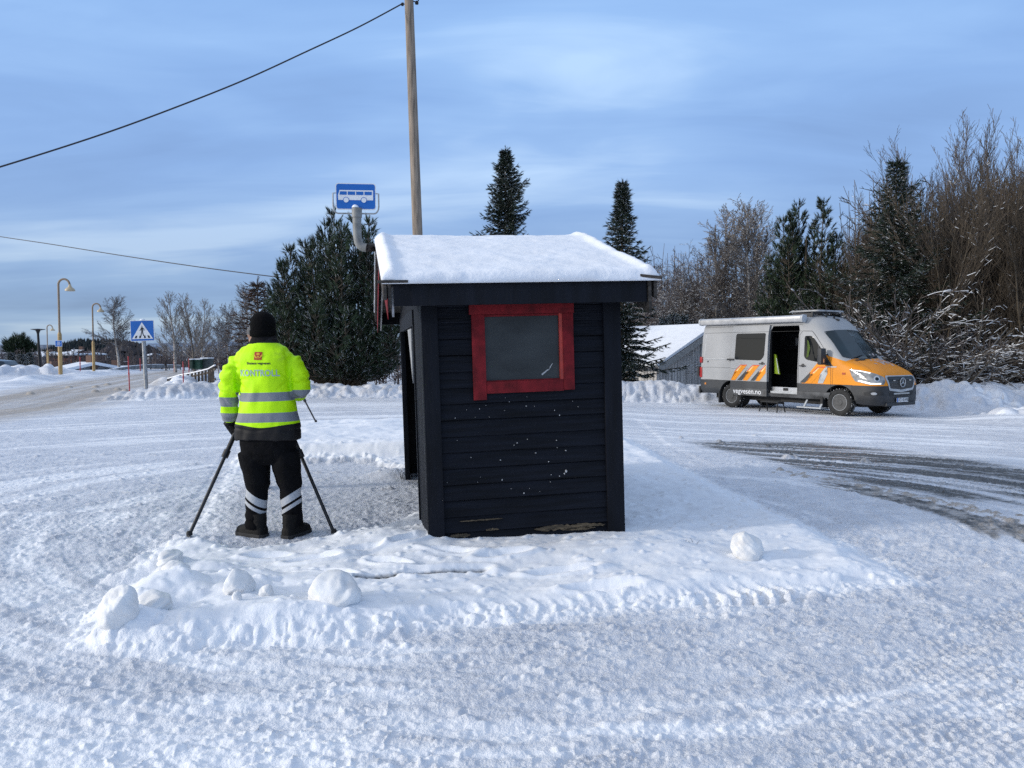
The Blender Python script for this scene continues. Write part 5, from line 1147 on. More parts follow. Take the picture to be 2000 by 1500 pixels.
# roof: awning, roof unit, aerials
aw = MB(); aw.prism([(-.90, 2.50), (-1.02, 2.52), (-1.05, 2.58), (-1.04, 2.66), (-.97, 2.70), (-.86, 2.70), (-.84, 2.60)], -1.22, 2.42, 'x'); a_ = aw.build('awning', pm('awning_grey', (.48, .48, .48), .4, metal=.2, var=.1), van, bevel=.012)
m = MB(); m.prism([(-.88, 2.49), (-1.03, 2.51), (-1.06, 2.58), (-1.05, 2.67), (-.97, 2.71), (-.85, 2.71), (-.83, 2.60)], 2.421, 2.50, 'x'); m.prism([(-.88, 2.49), (-1.03, 2.51), (-1.06, 2.58), (-1.05, 2.67), (-.97, 2.71), (-.85, 2.71), (-.83, 2.60)], -1.28, -1.221, 'x'); m.build('awning_cap', f_light, a_, bevel=.01)
m = MB()
for s in (1.95, 2.50): m.box(s, s + .05, -.66, .66, 2.76, 2.785)
m.box(1.9, 2.55, -.66, -.60, 2.67, 2.76); m.box(1.9, 2.55, .60, .66, 2.67, 2.76)
rr = m.build('roof_rack', plastic, van)
m = MB(); m.prism(rnd([(1.75, -.60), (2.70, -.60), (2.70, .60), (1.75, .60)], .12), 2.80, 2.845, 'z'); m.build('roof_panel', pm('roof_unit', (.32, .33, .34), .5), van, bevel=.012)
for s, y in ((2.72, -.30), (2.80, -.05)):
    zt = 2.66 if s < 2.75 else 2.62; m = MB(); m.lathe([(.035, zt - .02), (.02, zt + .04), (0, zt + .05)], 10, c=(s, y, 0)); m.tube([(s, y, zt + .03), (s - .02, y, zt + .40)], .005, 5); m.build('aerial', black_rubber, van)
m = MB(); m.tube([(2.86, -.03, 2.58), (2.95, -.03, 2.56)], [(.05, .03), (.03, .02)], 8); m.build('shark_aerial', black_rubber, van)
# interior
ii = empty('interior', parent=van)
m = MB(); m.box(.50, 2.56, .40, .84, .56, 1.02); m.box(.50, 2.56, .62, .84, 1.75, 2.25); m.build('cabinet', pm('cabinet_black', (.02, .02, .022), .6), ii)
for nme, bx6 in (('screen_arm', (1.55, 1.57, .3, .42, 1.03, 1.6)), ('monitor', (1.6, 2.1, .55, .62, 1.38, 1.62)), ('wall_box', (1.15, 1.55, .50, .60, 1.88, 2.10)), ('shelf', (1.3, 2.2, .45, .55, 2.12, 2.18))): m = MB(); m.box(*bx6); m.build(nme, wgrey, ii, bevel=.006)
for bx6 in ((1.40, 1.62, .35, .55, 1.03, 1.30), (1.95, 2.25, .30, .54, 1.03, 1.24), (1.35, 1.50, .58, .615, 1.40, 1.66), (1.55, 1.66, .58, .615, 1.45, 1.66)): m = MB(); m.box(*bx6); m.build('storage_box', pm('pale_box', (.42, .43, .44), .6), ii, bevel=.006)
m = MB(); m.box(1.39, 2.31, -.935, -.87, .50, .56); m.build('step_plate', f_light, ii); m = MB(); m.box(1.39, 2.31, -.868, -.860, .555, .68); m.build('sill_plate', chrome, ii)
m = MB(); m.box(1.78, 1.95, -.872, -.869, .58, .66); m.build('sill_hatch', black_rubber, ii)
m = MB(); m.prism([(1.40, 1.62), (1.46, 1.60), (1.60, 1.04), (1.42, 1.06)], -.80, -.76); vest = m.build('hanging_vest', pm('vest_yellow', (.20, .30, .0), .7), ii)
m = MB(); m.prism([(1.475, 1.50), (1.495, 1.50), (1.585, 1.06), (1.56, 1.06)], -.806, -.801); m.build('vest_tape', f_light, vest)
m = MB(); m.prism([(2.55, 2.0), (2.63, 1.9), (2.66, 1.5), (2.56, 1.5)], -.97, -.968) if False else None
dc('cab_vest', [[(2.60, 2.02), (2.64, 1.98), (2.70, 1.80), (2.66, 1.56), (2.60, 1.52), (2.62, 1.78)]], RS, .0052, pm('dim_vest', (.06, .10, .006), .8), gl)
m = MB(); m.lathe([(0, 0), (.05, 0), (.05, .008), (0, .008)], 14, c=(2.05, -.35, 2.408)); m.build('ceiling_lamp', pm('lamp_lit', (1, 1, .95), .5, emit=((1, .97, .85), 3), var=0), ii)
# underside and side step
m = MB(); m.box(-.9, 4.1, -.62, .62, .24, .38); m.tube([(0, -.8, .36), (0, .8, .36)], .07, 10); m.tube([(WB, -.8, .36), (WB, .8, .36)], .07, 10); m.build('chassis', black_rubber, van)
m = MB(); m.box(2.45, 3.2, -1.16, -.88, .16, .19); m.beam((2.6, -.9, .36), (2.6, -1.05, .17), .05, .03); m.beam((3.1, -.9, .36), (3.1, -1.05, .17), .05, .03); m.build('side_step', f_light, van)
m = MB(); m.box(3.06, 3.13, -.98, -.70, .14, .50); m.build('mud_flap', black_rubber, van); m = MB(); m.box(-.50, -.46, -.98, -.62, .12, .5); m.build('mud_flap', black_rubber, van)
# wheels
tyre_m = pm('tyre', (.022, .022, .022), .85, var=.3, scale=14); rim_m = pm('steel_rim', (.06, .062, .065), .5, metal=.3, var=.2, scale=9); tsnow = pm('tyre_snow', (.62, .63, .64), .8, var=.3, scale=30)
def wheel(s, side, y, snowy=1):
    w_ = empty('wheel', (s, side * y, .352), (0, 0, 0 if side < 0 else pi), van)
    m = MB(); Rr = .352; m.lathe([(.20, .085), (.215, -.10), (.25, -.122), (.31, -.118), (.343, -.095), (Rr, -.075), (Rr, .075), (.343, .095), (.31, .115), (.25, .11), (.20, .09)], 44, 'y')
    t_ = m.build('tyre', tyre_m, w_, smooth=True, angle=50)
    m = MB(); r = random.Random(int(s * 10) + side)
    for k in range(40):
        for j in range(3):
            a = 2 * pi * (k + .5 * (j % 2)) / 40; y0 = -.092 + j * .062; M0 = Matrix.Rotation(a, 4, 'Y'); m.M = M0; m.box(-.017, .017, y0, y0 + .05, Rr - .004, Rr + .009)
    m.build('tread', tyre_m, t_)
    m = MB()
    for k in range(90 if snowy else 30):
        a = r.random() * 6.28; yy = r.choice([-.097, -.03, .033, .093]) + r.uniform(-.012, .012); m.M = Matrix.Rotation(a, 4, 'Y') @ Matrix.Translation((0, yy, Rr + .002)); q_ = r.uniform(.006, .016); m.tube([(-q_, 0, 0), (0, 0, .006), (q_, 0, 0)], [.002, q_ * .6, .002], 5)
    m.build('tyre_snow', tsnow, t_)
    m = MB(); m.lathe([(.217, -.096), (.205, -.098), (.19, -.07), (.175, -.055), (.12, -.075), (.085, -.085), (.08, -.105), (.0, -.105)], 36, 'y'); m.lathe([(.0, -.02), (.2, -.02), (.215, .08), (.0, .08)], 24, 'y')
    rm = m.build('rim', rim_m, w_, smooth=True, angle=40)
    m = MB()
    for k in range(12):
        m.M = Matrix.Rotation(2 * pi * k / 12, 4, 'Y'); m.prism([(-.019, .122), (.019, .122), (.024, .172), (-.024, .172)], -.092, -.060)
    for k in range(6): m.M = Matrix.Rotation(2 * pi * k / 6, 4, 'Y'); m.lathe([(0, -.094), (.011, -.094), (.011, -.07), (0, -.07)], 8, 'y', (.098, 0, 0))
    m.build('vent_hole', black_rubber, rm)
    m = MB(); m.tube([(.212 * cos(a), -.097, .212 * sin(a)) for a in [i * 2 * pi / 36 for i in range(37)]], .006, 6, cap=False); m.build('rim_edge', f_light, rm)
for s in (0, WB):
    for sd2 in (-1, 1): wheel(s, sd2, .865)
for sd2 in (-1, 1):
    m = MB(); m.lathe([(.16, .10), (.22, -.09), (.31, -.10), (.35, -.08), (.35, .08), (.31, .10)], 32, 'y', (0, sd2 * .60, .352)); m.build('inner_tyre', tyre_m, van, smooth=True, angle=50)
# folding step stool in front of the door
sp_ = van.matrix_world; wl = lambda s, y, z: vo + Vector((0, 0, vg)) + vh * s + vl * y + Vector((0, 0, z))
st_ = thing('step_stool', 'low black folding step standing under the open van door', 'step stool', wl(1.75, -1.30, 0), (0, 0, math.atan2(vh.y, vh.x)))
zs = gz(st_.location.x, st_.location.y) - vg; m = MB(); m.box(-.30, .30, -.14, .14, .265, .295); m.build('tread', black_rubber, st_, bevel=.006)
m = MB(); m.box(-.28, .28, -.30, -.16, .15, .172) if False else m.box(-.28, .28, .145, .16, .22, .262); m.build('frame', iron, st_)
for a, b_ in ((-.27, -.12), (.27, -.12), (-.27, .12), (.27, .12)):
    m = MB(); m.tube([(a, b_, .265), (a * 1.12, b_ * 1.5, zs - .01)], .017, 8); m.build('leg', iron, st_, smooth=True)
# ------------------------------------------------------------------ street furniture on the left
lamp_yel = pm('lamp_ochre', (.46, .30, .12), .5, var=.15, scale=3); lamp_top = pm('lamp_brown', (.25, .18, .12), .5, var=.1, scale=3); shade_m = pm('lamp_shade_cream', (.50, .40, .26), .45, var=.1)
def lamp(px, pyb, pyt, d, label, sign=False, join=.42):
    b0 = P(px, pyb, d); H = (pyb - pyt) * d / FPX; k = H / 6.0; g = gz(b0.x, b0.y)
    t = thing('street_lamp', label, 'street lamp', (b0.x, b0.y, g), group='ochre street lamps along the road'); H += b0.z - g
    zj = H * join; Ht = H - .40 * k
    m = MB(); m.tube([(0, 0, -.3), (0, 0, zj)], .115 * k, 14); m.tube([(0, 0, zj), (0, 0, zj + .12 * k)], [.115 * k, .075 * k], 14); m.build('lower_post', lamp_yel, t, smooth=True)
    m = MB(); r0 = .34 * k; pts = [(0, 0, zj), (0, 0, Ht)] + [(r0 - r0 * cos(a), 0, Ht + r0 * sin(a) * 1.0) for a in [pi * i / 12 for i in range(1, 12)]] + [(2 * r0 + .02, 0, Ht - .05 * k)]
    m.tube(pts, .062 * k, 10); m.build('upper_post', lamp_top, t, smooth=True)
    m = MB(); c_ = (2 * r0 + .02, 0, Ht); m.lathe([(.06 * k, .02 * k), (.08 * k, -.06 * k), (.12 * k, -.15 * k), (.22 * k, -.22 * k), (.28 * k, -.30 * k), (.28 * k, -.38 * k), (.24 * k, -.39 * k), (.0, -.35 * k)], 20, c=c_); m.build('lamp_shade', shade_m, t, smooth=True, angle=40)
    return t
ln = lamp(118.5, 736, 544, 46, 'tallest ochre street lamp with arched neck, carrying a small blue sign')
lamp(183.5, 728, 592, 64, 'middle-sized ochre street lamp right of the one with the blue sign')
lamp(94, 726, 634, 92, 'smallest and farthest ochre street lamp, left of the tallest')
bl_ = P(117, 671, 45.85); m = MB(); w_, h_ = 13.5 * 46 / FPX, 12 * 46 / FPX
ps = thing('path_sign', 'small blue walking and cycling path sign fixed on the tallest ochre street lamp', 'sign', (bl_.x, bl_.y - .13, bl_.z))
m.prism(rrect(w_, h_, .02), -.004, .010); pe = m.build('plate_edge', sign_white, ps); m = MB(); m.prism(rrect(w_ - .03, h_ - .03, .02), -.006, -.0045); pp_ = m.build('plate', sign_blue, ps)
m = MB(); y2_ = (-.0085, -.0062)
for cx_, s_ in ((-.03, .8), (.045, .6)):
    m.prism([(cx_ + .022 * s_ * cos(a), .118 + .022 * s_ * sin(a)) for a in [i * pi / 4 for i in range(8)]], *y2_)
    m.prism([(cx_ - .025 * s_, .09), (cx_ + .025 * s_, .09), (cx_ + .02 * s_, .05), (cx_ + .04 * s_, .005), (cx_ + .018 * s_, .005), (cx_, .04), (cx_ - .02 * s_, .005), (cx_ - .042 * s_, .005), (cx_ - .02 * s_, .05)], *y2_)
m.box(-.12, .12, -.0085, -.0062, -.018, -.008)
for cx_ in (-.05, .05): m.tube([(cx_ + .035 * cos(a), -.0075, -.075 + .035 * sin(a)) for a in [i * pi / 6 for i in range(13)]], .007, 5, cap=False)
m.tube([(-.05, -.0075, -.075), (-.02, -.0075, -.04), (.03, -.0075, -.04), (.05, -.0075, -.075)], .006, 5); m.build('symbol', sign_white, pp_)
b0 = P(79, 725, 74); g = gz(b0.x, b0.y); bk = thing('black_lamp', 'black park lamp with a flat disc top, left of the ochre lamps', 'street lamp', (b0.x, b0.y, g)); Hb = P(74, 643, 74).z - g; kx = P(74, 643, 74).x - b0.x
m = MB(); m.tube([(0, 0, -.3), (kx, 0, Hb - .4)], [.13, .10], 10); m.build('post', iron, bk, smooth=True); m = MB(); m.lathe([(.10, -.45), (.14, -.28), (.22, -.12), (.28, -.10), (.62, -.03), (.62, .01), (0, .06)], 20, c=(kx, 0, Hb)); m.build('lamp_head', iron, bk, smooth=True)
# pedestrian crossing sign
Dz = 25.5; bb = P(285, 750, Dz); g = gz(bb.x, bb.y); k_ = Dz / FPX
cs = thing('crossing_sign', 'blue square pedestrian crossing sign on a grey post behind the snow bank', 'sign', (bb.x, bb.y, g), (0, R(-1.8), R(4)))
zc = P(281, 646, Dz).z - g; w_, h_ = 45 * k_, 40.5 * k_
m = MB(); m.tube([(0, .04, -.2), (0, .04, zc + h_ / 2 - .05)], .064, 14); m.build('post', galv, cs, smooth=True)
m = MB(); m.lathe([(0, .045), (.06, .035), (.085, .01), (.09, -.01), (0, -.01)], 14, c=(0, .03, zc + h_ / 2 + .012)); m.build('snow_cap', snow, cs, smooth=True)
m = MB(); m.prism(rrect(w_, h_, .02, cz=zc), -.040, -.024); m.build('plate_edge', sign_white, cs)
m = MB(); m.prism(rrect(w_ - .035, h_ - .035, .012, cz=zc), -.044, -.0405); pl_ = m.build('plate', sign_blue, cs)
z0 = zc - h_ / 2 + .075; hh = h_ * .80; ww = w_ * .88
m = MB(); m.prism([(-ww / 2, z0), (ww / 2, z0), (0, z0 + hh)], -.0475, -.0445); tr_ = m.build('triangle', sign_white, pl_)
m = MB(); y3 = (-.0505, -.048); u = hh
m.prism([(.030 * u * cos(a) - .00, z0 + .76 * u + .035 * u * sin(a)) for a in [i * pi / 8 for i in range(16)]], *y3)
m.prism([(-.045 * u, z0 + .70 * u), (.03 * u, z0 + .70 * u), (.055 * u, z0 + .60 * u), (.045 * u, z0 + .40 * u), (-.05 * u, z0 + .42 * u)], *y3)
m.prism([(-.045 * u, z0 + .70 * u), (-.11 * u, z0 + .56 * u), (-.15 * u, z0 + .50 * u), (-.13 * u, z0 + .475 * u), (-.075 * u, z0 + .54 * u), (-.03 * u, z0 + .62 * u)], *y3)
m.prism([(.03 * u, z0 + .70 * u), (.12 * u, z0 + .60 * u), (.13 * u, z0 + .49 * u), (.10 * u, z0 + .49 * u), (.09 * u, z0 + .58 * u), (.04 * u, z0 + .62 * u)], *y3)
m.prism([(-.05 * u, z0 + .42 * u), (.0 * u, z0 + .42 * u), (-.045 * u, z0 + .25 * u), (-.09 * u, z0 + .09 * u), (-.15 * u, z0 + .09 * u), (-.10 * u, z0 + .25 * u)], *y3)
m.prism([(-.005 * u, z0 + .42 * u), (.045 * u, z0 + .40 * u), (.08 * u, z0 + .25 * u), (.16 * u, z0 + .14 * u), (.13 * u, z0 + .09 * u), (.03 * u, z0 + .22 * u)], *y3)
for a, b_, c_, d_ in ((-.455, -.345, -.395, -.285), (.455, .345, .395, .285), (-.20, -.10, -.17, -.145), (.20, .08, .17, .13)): m.prism([(a * u, z0 + .045 * u), (b_ * u, z0 + .045 * u), (d_ * u, z0 + .20 * u), (c_ * u, z0 + .20 * u)], *y3)
m.build('pictogram', sign_black, tr_)
# red snow stakes
stake_m = pm('stake_red', (.42, .03, .04), .5)
def stake(px, pyb, pyt, d, label, lean=0):
    b0 = P(px, pyb, d); g = gz(b0.x, b0.y); H = P(px, pyt, d).z - g; m = MB(); m.tube([(0, 0, -.2), (0, 0, H)], .019 * max(1, d / 34), 8); m.tube([(0, 0, H * .48), (0, 0, H * .55)], .026 * max(1, d / 34), 8)
    o = m.build('snow_stake', stake_m, smooth=True); o.location = (b0.x, b0.y, g); o.rotation_euler = (0, lean, 0); tag(o, label, 'marker stake', 'red snow stakes along the road')
stake(253, 755, 696, 25, 'red snow stake standing left of the crossing sign', -.02)
stake(358, 741, 706, 26.5, 'red snow stake at the end of the picket fence')
stake(157, 735, 697, 48, 'thin red snow stake between the two larger ochre lamps')
stake(274, 722, 700, 62, 'short red snow stake by the guard rail beyond the crossing sign')
stake(340, 716, 692, 60, 'red snow stake among the birch trunks')
stake(369, 722, 700, 48, 'small red snow stake beside the green waste bins')
# guard rail round the bend
rail_m = pm('rail_steel', (.22, .225, .23), .5, metal=.3, var=.25, scale=2)
gr_ = thing('guard_rail', 'grey steel guard rail curving round the far road bend', 'guard rail', (*G(270, 716), 0))
pts = [P(a, b_, d) for a, b_, d in ((212, 727, 56), (232, 722.5, 60), (255, 719, 63), (280, 716.5, 66), (305, 715.5, 68), (330, 716, 69), (352, 717, 70))]
gp = gr_.location; m = MB()
for a, b_ in zip(pts[:-1], pts[1:]): m.beam(a - gp, b_ - gp, .06, .30)
m.build('rail', rail_m, gr_); m = MB()
for a, b_ in zip(pts[:-1], pts[1:]): m.beam(a - gp + Vector((0, 0, .18)), b_ - gp + Vector((0, 0, .18)), .12, .05)
m.build('rail_snow', snow, gr_)
for p in pts: m = MB(); m.beam(p - gp + Vector((0, .05, -.8)), p - gp + Vector((0, .05, .1)), .1, .1); m.build('post', rail_m, gr_)
# picket fence
fen_m = pm('fence_wood', (.075, .062, .05), .85, var=.4, scale=6); f0 = [P(a, b_, d) for a, b_, d in ((328, 740, 33), (352, 733, 31.0), (375, 729, 30), (395, 724.5, 29), (408, 721, 28.4), (420, 714, 27.6))]
fe_ = thing('picket_fence', 'curved dark wooden picket fence behind the left snow bank', 'fence', (f0[2].x, f0[2].y, gz(f0[2].x, f0[2].y))); fl = fe_.location; m = MB(); mr = MB(); ms = MB()
for i in range(len(f0) - 1):
    a, b_ = f0[i], f0[i + 1]; n = max(2, int((b_ - a).length / (.42 if i < 3 else .26)))
    for j in range(n):
        p = a.lerp(b_, j / n); h_ = p.z; g = gz(p.x, p.y) - .1; m.beam(Vector((p.x, p.y, g)) - fl, p - fl, .075, .03)
    for dz in (-.12, -.48): mr.beam(a - fl + Vector((0, .03, dz)), b_ - fl + Vector((0, .03, dz)), .03, .07)
    ms.beam(a - fl + Vector((0, 0, .02)), b_ - fl + Vector((0, 0, .02)), .05, .04)
m.build('pickets', fen_m, fe_); mr.build('rail', fen_m, fe_); ms.build('rail_snow', snow, fe_)
# waste bins
green = pm('bin_green', (.022, .075, .045), .5, var=.2)
def bin_(px0, px1, pyt, pyb, d, label, mt):
    a = P(px0, pyb, d); b_ = P(px1, pyt, d); w_ = b_.x - a.x; h_ = b_.z - a.z; g = gz((a.x + b_.x) / 2, d)
    t = thing('waste_bin', label, 'waste bin', ((a.x + b_.x) / 2, d, a.z), group='waste bins behind the picket fence')
    m = MB(); m.prism([(-w_ * .46, 0), (w_ * .46, 0), (w_ * .5, h_ * .88), (-w_ * .5, h_ * .88)], -.3, .3); m.build('tub', mt, t, bevel=.02)
    m = MB(); m.box(-w_ * .53, w_ * .53, -.33, .33, h_ * .885, h_ * .97); m.box(-w_ * .2, w_ * .2, -.36, -.335, h_ * .8, h_ * .9); m.build('lid', mt, t, bevel=.015)
    m = MB(); m.box(-w_ * .53, w_ * .53, -.32, .32, h_ * .972, h_ * 1.08); m.build('lid_snow', snow, t, bevel=.02)
bin_(375.5, 381.5, 702, 720, 33, 'dark green waste bin at the left of the row of bins', pm('bin_dark', (.012, .035, .025), .5))
bin_(382.5, 396, 702, 721, 33.2, 'wide green waste bin in the middle of the row', green)
bin_(397, 412, 700, 720, 33.5, 'grey-green waste bin at the right, nearest the picket fence', pm('bin_grey', (.05, .065, .062), .5))
# plank barrier behind the right bank
bar_m = pm('barrier_plank', (.20, .19, .175), .75, var=.3, scale=4, stretch=(.3, 3, 3))
bt = thing('plank_barrier', 'low weathered plank barrier behind the snow bank in front of the grey barn', 'barrier', (*G(1290, 765, -.2), -.2)); bl2 = bt.location; m = MB(); ms = MB(); a = P(1100, 765, 27.6) - bl2; b_ = P(1420, 763.5, 27.2) - bl2
m.beam(a, b_, .05, .17); m.beam(a + Vector((0, .02, -.22)), b_ + Vector((0, .02, -.22)), .05, .07); ms.beam(a + Vector((0, 0, .115)), b_ + Vector((0, 0, .115)), .08, .03); m.build('plank', bar_m, bt); ms.build('plank_snow', snow, bt)
for i in range(5): p = a.lerp(b_, i / 4); m = MB(); m.beam(p + Vector((0, .08, -.6)), p + Vector((0, .08, .08)), .1, .1); m.build('post', bar_m, bt)
# grey barn
barn_m = pm('barn_boards', (.60, .575, .55), .8, var=.25, scale=3, stretch=(4, 4, .3)); gap_m = pm('board_gap', (.22, .215, .205), .9)
bo = P(1283, 713, 33); apx = P(1385, 643, 34.6); vy = (Vector((apx.x, apx.y, 0)) - Vector((bo.x, bo.y, 0))); gdir = vy.normalized(); half = vy.length; rise = apx.z - bo.z
barn = thing('barn', 'grey board barn with a snow-covered gable roof left of the van', 'barn', (bo.x, bo.y, 0), (0, 0, math.atan2(gdir.y, gdir.x))); ze = bo.z; LB = 9.5
m = MB(); gab = [(0, -1), (2 * half, -1), (2 * half, ze), (half, ze + rise), (0, ze)]; m.prism(gab, 0, LB); m.build('walls', barn_m, barn)
m = MB(); n = int(2 * half / .17)
for i in range(n + 1):
    x = i * 2 * half / n; h_ = ze + rise * (1 - abs(x - half) / half); m.box(x - .008, x + .008, -.008, -.002, -1, h_ - .02)
for i in range(int(LB / .2)): m.box(-.012, -.002, i * .2, i * .2 + .022, -1, ze)
m.build('board_gaps', gap_m, barn)
m = MB(); e = .35; sl2 = rise / half
for s_ in (0, 1):
    xa = -e if s_ == 0 else 2 * half + e; m.prism([(xa, ze - e * sl2), (half, ze + rise), (half, ze + rise + .10), (xa, ze - e * sl2 + .10)], -.45, LB + .3)
rf = m.build('roof', pm('barn_roof', (.09, .09, .095), .8), barn)
m = MB()
for s_ in (0, 1):
    xa = -e if s_ == 0 else 2 * half + e; m.prism([(xa, ze - e * sl2 + .105), (half, ze + rise + .105), (half, ze + rise + .27), (xa, ze - e * sl2 + .24)], -.44, LB + .3)
m.build('roof_snow', snow, rf, bevel=.04)
m = MB(); m.prism([(-e, ze - e * sl2 - .16), (half, ze + rise - .16), (half, ze + rise + .09), (-e, ze - e * sl2 + .09)], -.50, -.46); m.prism([(2 * half + e, ze - e * sl2 - .16), (half + .002, ze + rise - .16), (half + .002, ze + rise + .09), (2 * half + e, ze - e * sl2 + .09)], -.50, -.46); m.build('barge_board', pm('barge_grey', (.33, .325, .31), .7), rf)
m = MB(); m.box(-.04, .09, -.04, -.013, -1, ze); m.build('corner_board', barn_m, barn)
# valley houses, seen as roofs over the edge
def house(px0, px1, pyr, pye, pyb, d, label, wallc, yaw=0, wn='wood', dep=8, hip=0, ov=.4):
    a = P(px0, pye, d); b_ = P(px1, pye, d); w_ = b_.x - a.x; ze_, zr, zb_ = a.z, P(0, pyr, d).z, P(0, pyb, d).z
    t = thing('house', label, 'house', ((a.x + b_.x) / 2, d, zb_), (0, 0, yaw)); H = ze_ - zb_; Rz = zr - zb_
    m = MB(); m.box(-w_ / 2, w_ / 2, 0, dep, -2, H); m.prism([(0.01, H), (dep - .01, H), (dep / 2, Rz - .1)], -w_ / 2 + .01 + hip, w_ / 2 - .01 - hip, 'x'); wl_ = m.build('walls', pm('wall_' + wn, wallc, .8, var=.2, scale=2), t)
    m = MB(); A = [(-w_ / 2 - ov, -ov, H - .15), (w_ / 2 + ov, -ov, H - .15), (w_ / 2 + ov, dep + ov, H - .15), (-w_ / 2 - ov, dep + ov, H - .15), (-w_ / 2 - ov + hip, dep / 2, Rz), (w_ / 2 + ov - hip, dep / 2, Rz)]
    up_ = [(x, y, z + .28) for x, y, z in A]; m.add(A + up_, [(0, 1, 5, 4)[::-1], (2, 3, 4, 5)[::-1], (6, 7, 11, 10), (8, 9, 10, 11), (0, 1, 7, 6), (2, 3, 9, 8), (1, 2, 8, 7) if hip else (1, 5, 11, 7), (3, 0, 6, 9) if hip else (0, 4, 10, 6)] + ([(7, 8, 11), (9, 6, 10)] if hip else [(5, 2, 8, 11), (4, 3, 9, 10)]))
    m.build('snowy_roof', snow, t)
    n = max(2, int(w_ / 2.6))
    for i in range(n): x = -w_ / 2 + w_ * (i + .5) / n; m = MB(); m.box(x - .5, x + .5, -.03, .02, H * .35, H * .8); m.build('window', glass, t)
    m = MB(); m.box(w_ * .1, w_ * .1 + .7, dep / 2 - .3, dep / 2 + .4, Rz - .5, Rz + .9); m.build('chimney', pm('chimney_brick', (.14, .08, .06), .9), t)
house(96, 140, 685.5, 692.5, 703, 150, 'red brick house with hipped snowy roof beyond the lamps', (.16, .055, .035), wn='brick', hip=4, dep=12)
house(74, 103, 714, 729, 738, 70, 'nearest steep white snow roof in the dip left of the tall lamp', (.3, .3, .3), yaw=-.35, wn='grey', dep=9)
house(105, 124, 724, 731, 738, 78, 'small snowy roof with a dark gable right beside the tall lamp', (.12, .09, .07), yaw=.8, wn='brown', dep=6)
house(154, 216, 720.5, 731, 740, 84, 'long low snow-covered roof in the dip behind the middle lamp', (.2, .08, .06), yaw=.12, wn='dull_red', dep=8)
house(62, 84, 689, 696, 702, 190, 'distant pale house with a white roof between the dark pine and the lamps', (.4, .4, .4), wn='pale', dep=9)
house(286, 293, 692, 694, 699, 260, 'tiny white house in the woods behind the crossing sign', (.5, .5, .5), wn='white', dep=8)
# parked car at the far left edge
cp = P(-46, 745, 49); car = thing('parked_car', 'dark car half buried behind the snow heap at the left edge', 'car', (cp.x, 49, bz(cp.x, 49) + .05), (0, 0, R(8)))
m = MB(); prof_c = [(-2.1, .30), (2.1, .30), (2.15, .60), (2.0, .85), (1.15, .95), (.45, 1.42), (-1.1, 1.45), (-1.8, 1.0), (-2.1, .9)]; rings = []
for y, k in ((-.85, .96), (-.80, 1.0), (.80, 1.0), (.85, .96)): rings.append([Vector((x * k, y * (1 if z < .9 else .82), z)) for x, z in prof_c])
m.loft(rings); m.build('body', pm('car_blue', (.012, .018, .026), .3, coat=.4), car, bevel=.03)
m = MB(); m.prism([(1.0, .97), (.42, 1.36), (-.25, 1.38), (-.25, .97)], -.84, -.80); m.prism([(-.32, .97), (-.32, 1.38), (-1.05, 1.36), (-1.45, 1.0)], -.84, -.80); m.build('windows', glass, car)
for x in (-1.3, 1.3):
    for y0 in (-.88, .70): m = MB(); m.lathe([(0, y0), (.31, y0), (.31, y0 + .18), (0, y0 + .18)], 20, 'y', (x, 0, .31)); m.build('wheel', tyre_m, car)
m = MB(); m.box(-1.0, .4, -.6, .6, 1.46, 1.53); m.build('roof_snow', snow, car, bevel=.03)
# ------------------------------------------------------------------ vegetation
def _perp(D, r):
    v = r.normal(size=D.shape); v -= D * (v * D).sum(1, keepdims=True); return v / (np.linalg.norm(v, axis=1, keepdims=True) + 1e-9)
def seg_geo(A, B, ra, rb, sides=3):
    A = np.asarray(A, float); B = np.asarray(B, float); D = B - A; D /= np.linalg.norm(D, axis=1, keepdims=True) + 1e-9
    U = np.cross(D, np.array([.3, .2, .93])); U /= np.linalg.norm(U, axis=1, keepdims=True) + 1e-9; Wv = np.cross(D, U); n = len(A); V = np.empty((n, sides * 2, 3))
    for k in range(sides):
        a = 2 * pi * k / sides + .5; o = U * cos(a) + Wv * sin(a); V[:, k] = A + o * np.asarray(ra)[:, None]; V[:, sides + k] = B + o * np.asarray(rb)[:, None]
    b_ = np.arange(n)[:, None] * sides * 2; F = np.concatenate([np.concatenate([b_ + k, b_ + (k + 1) % sides, b_ + sides + (k + 1) % sides, b_ + sides + k], 1) for k in range(sides)])
    return V.reshape(-1, 3), F
def snow_geo(A, B, ra, rb, r, prob, k=1.0):
    A = np.asarray(A, float); B = np.asarray(B, float); D = B - A; L = np.linalg.norm(D, axis=1); f = np.abs(D[:, 2]) / (L + 1e-9)
    s = (f < .75) & (r.random(len(A)) < prob * (1.15 - f)); A = A[s]; B = B[s]; ra = np.asarray(ra)[s]; rb = np.asarray(rb)[s]
    if len(A) == 0: return np.zeros((0, 3)), np.zeros((0, 4), int)
    up = np.array([0, 0, 1.]); return seg_geo(A + up * ra[:, None] * .8, B + up * rb[:, None] * .8, ra * .9 * k + .004, rb * .9 * k + .003)
def merge(parts):
    V = []; F = []; M = []; b_ = 0
    for v, f, mi in parts:
        if len(v) == 0: continue
        V.append(v); F.append(f + b_); M.append(np.full(len(f), mi)); b_ += len(v)
    return np.concatenate(V), np.concatenate(F), np.concatenate(M)
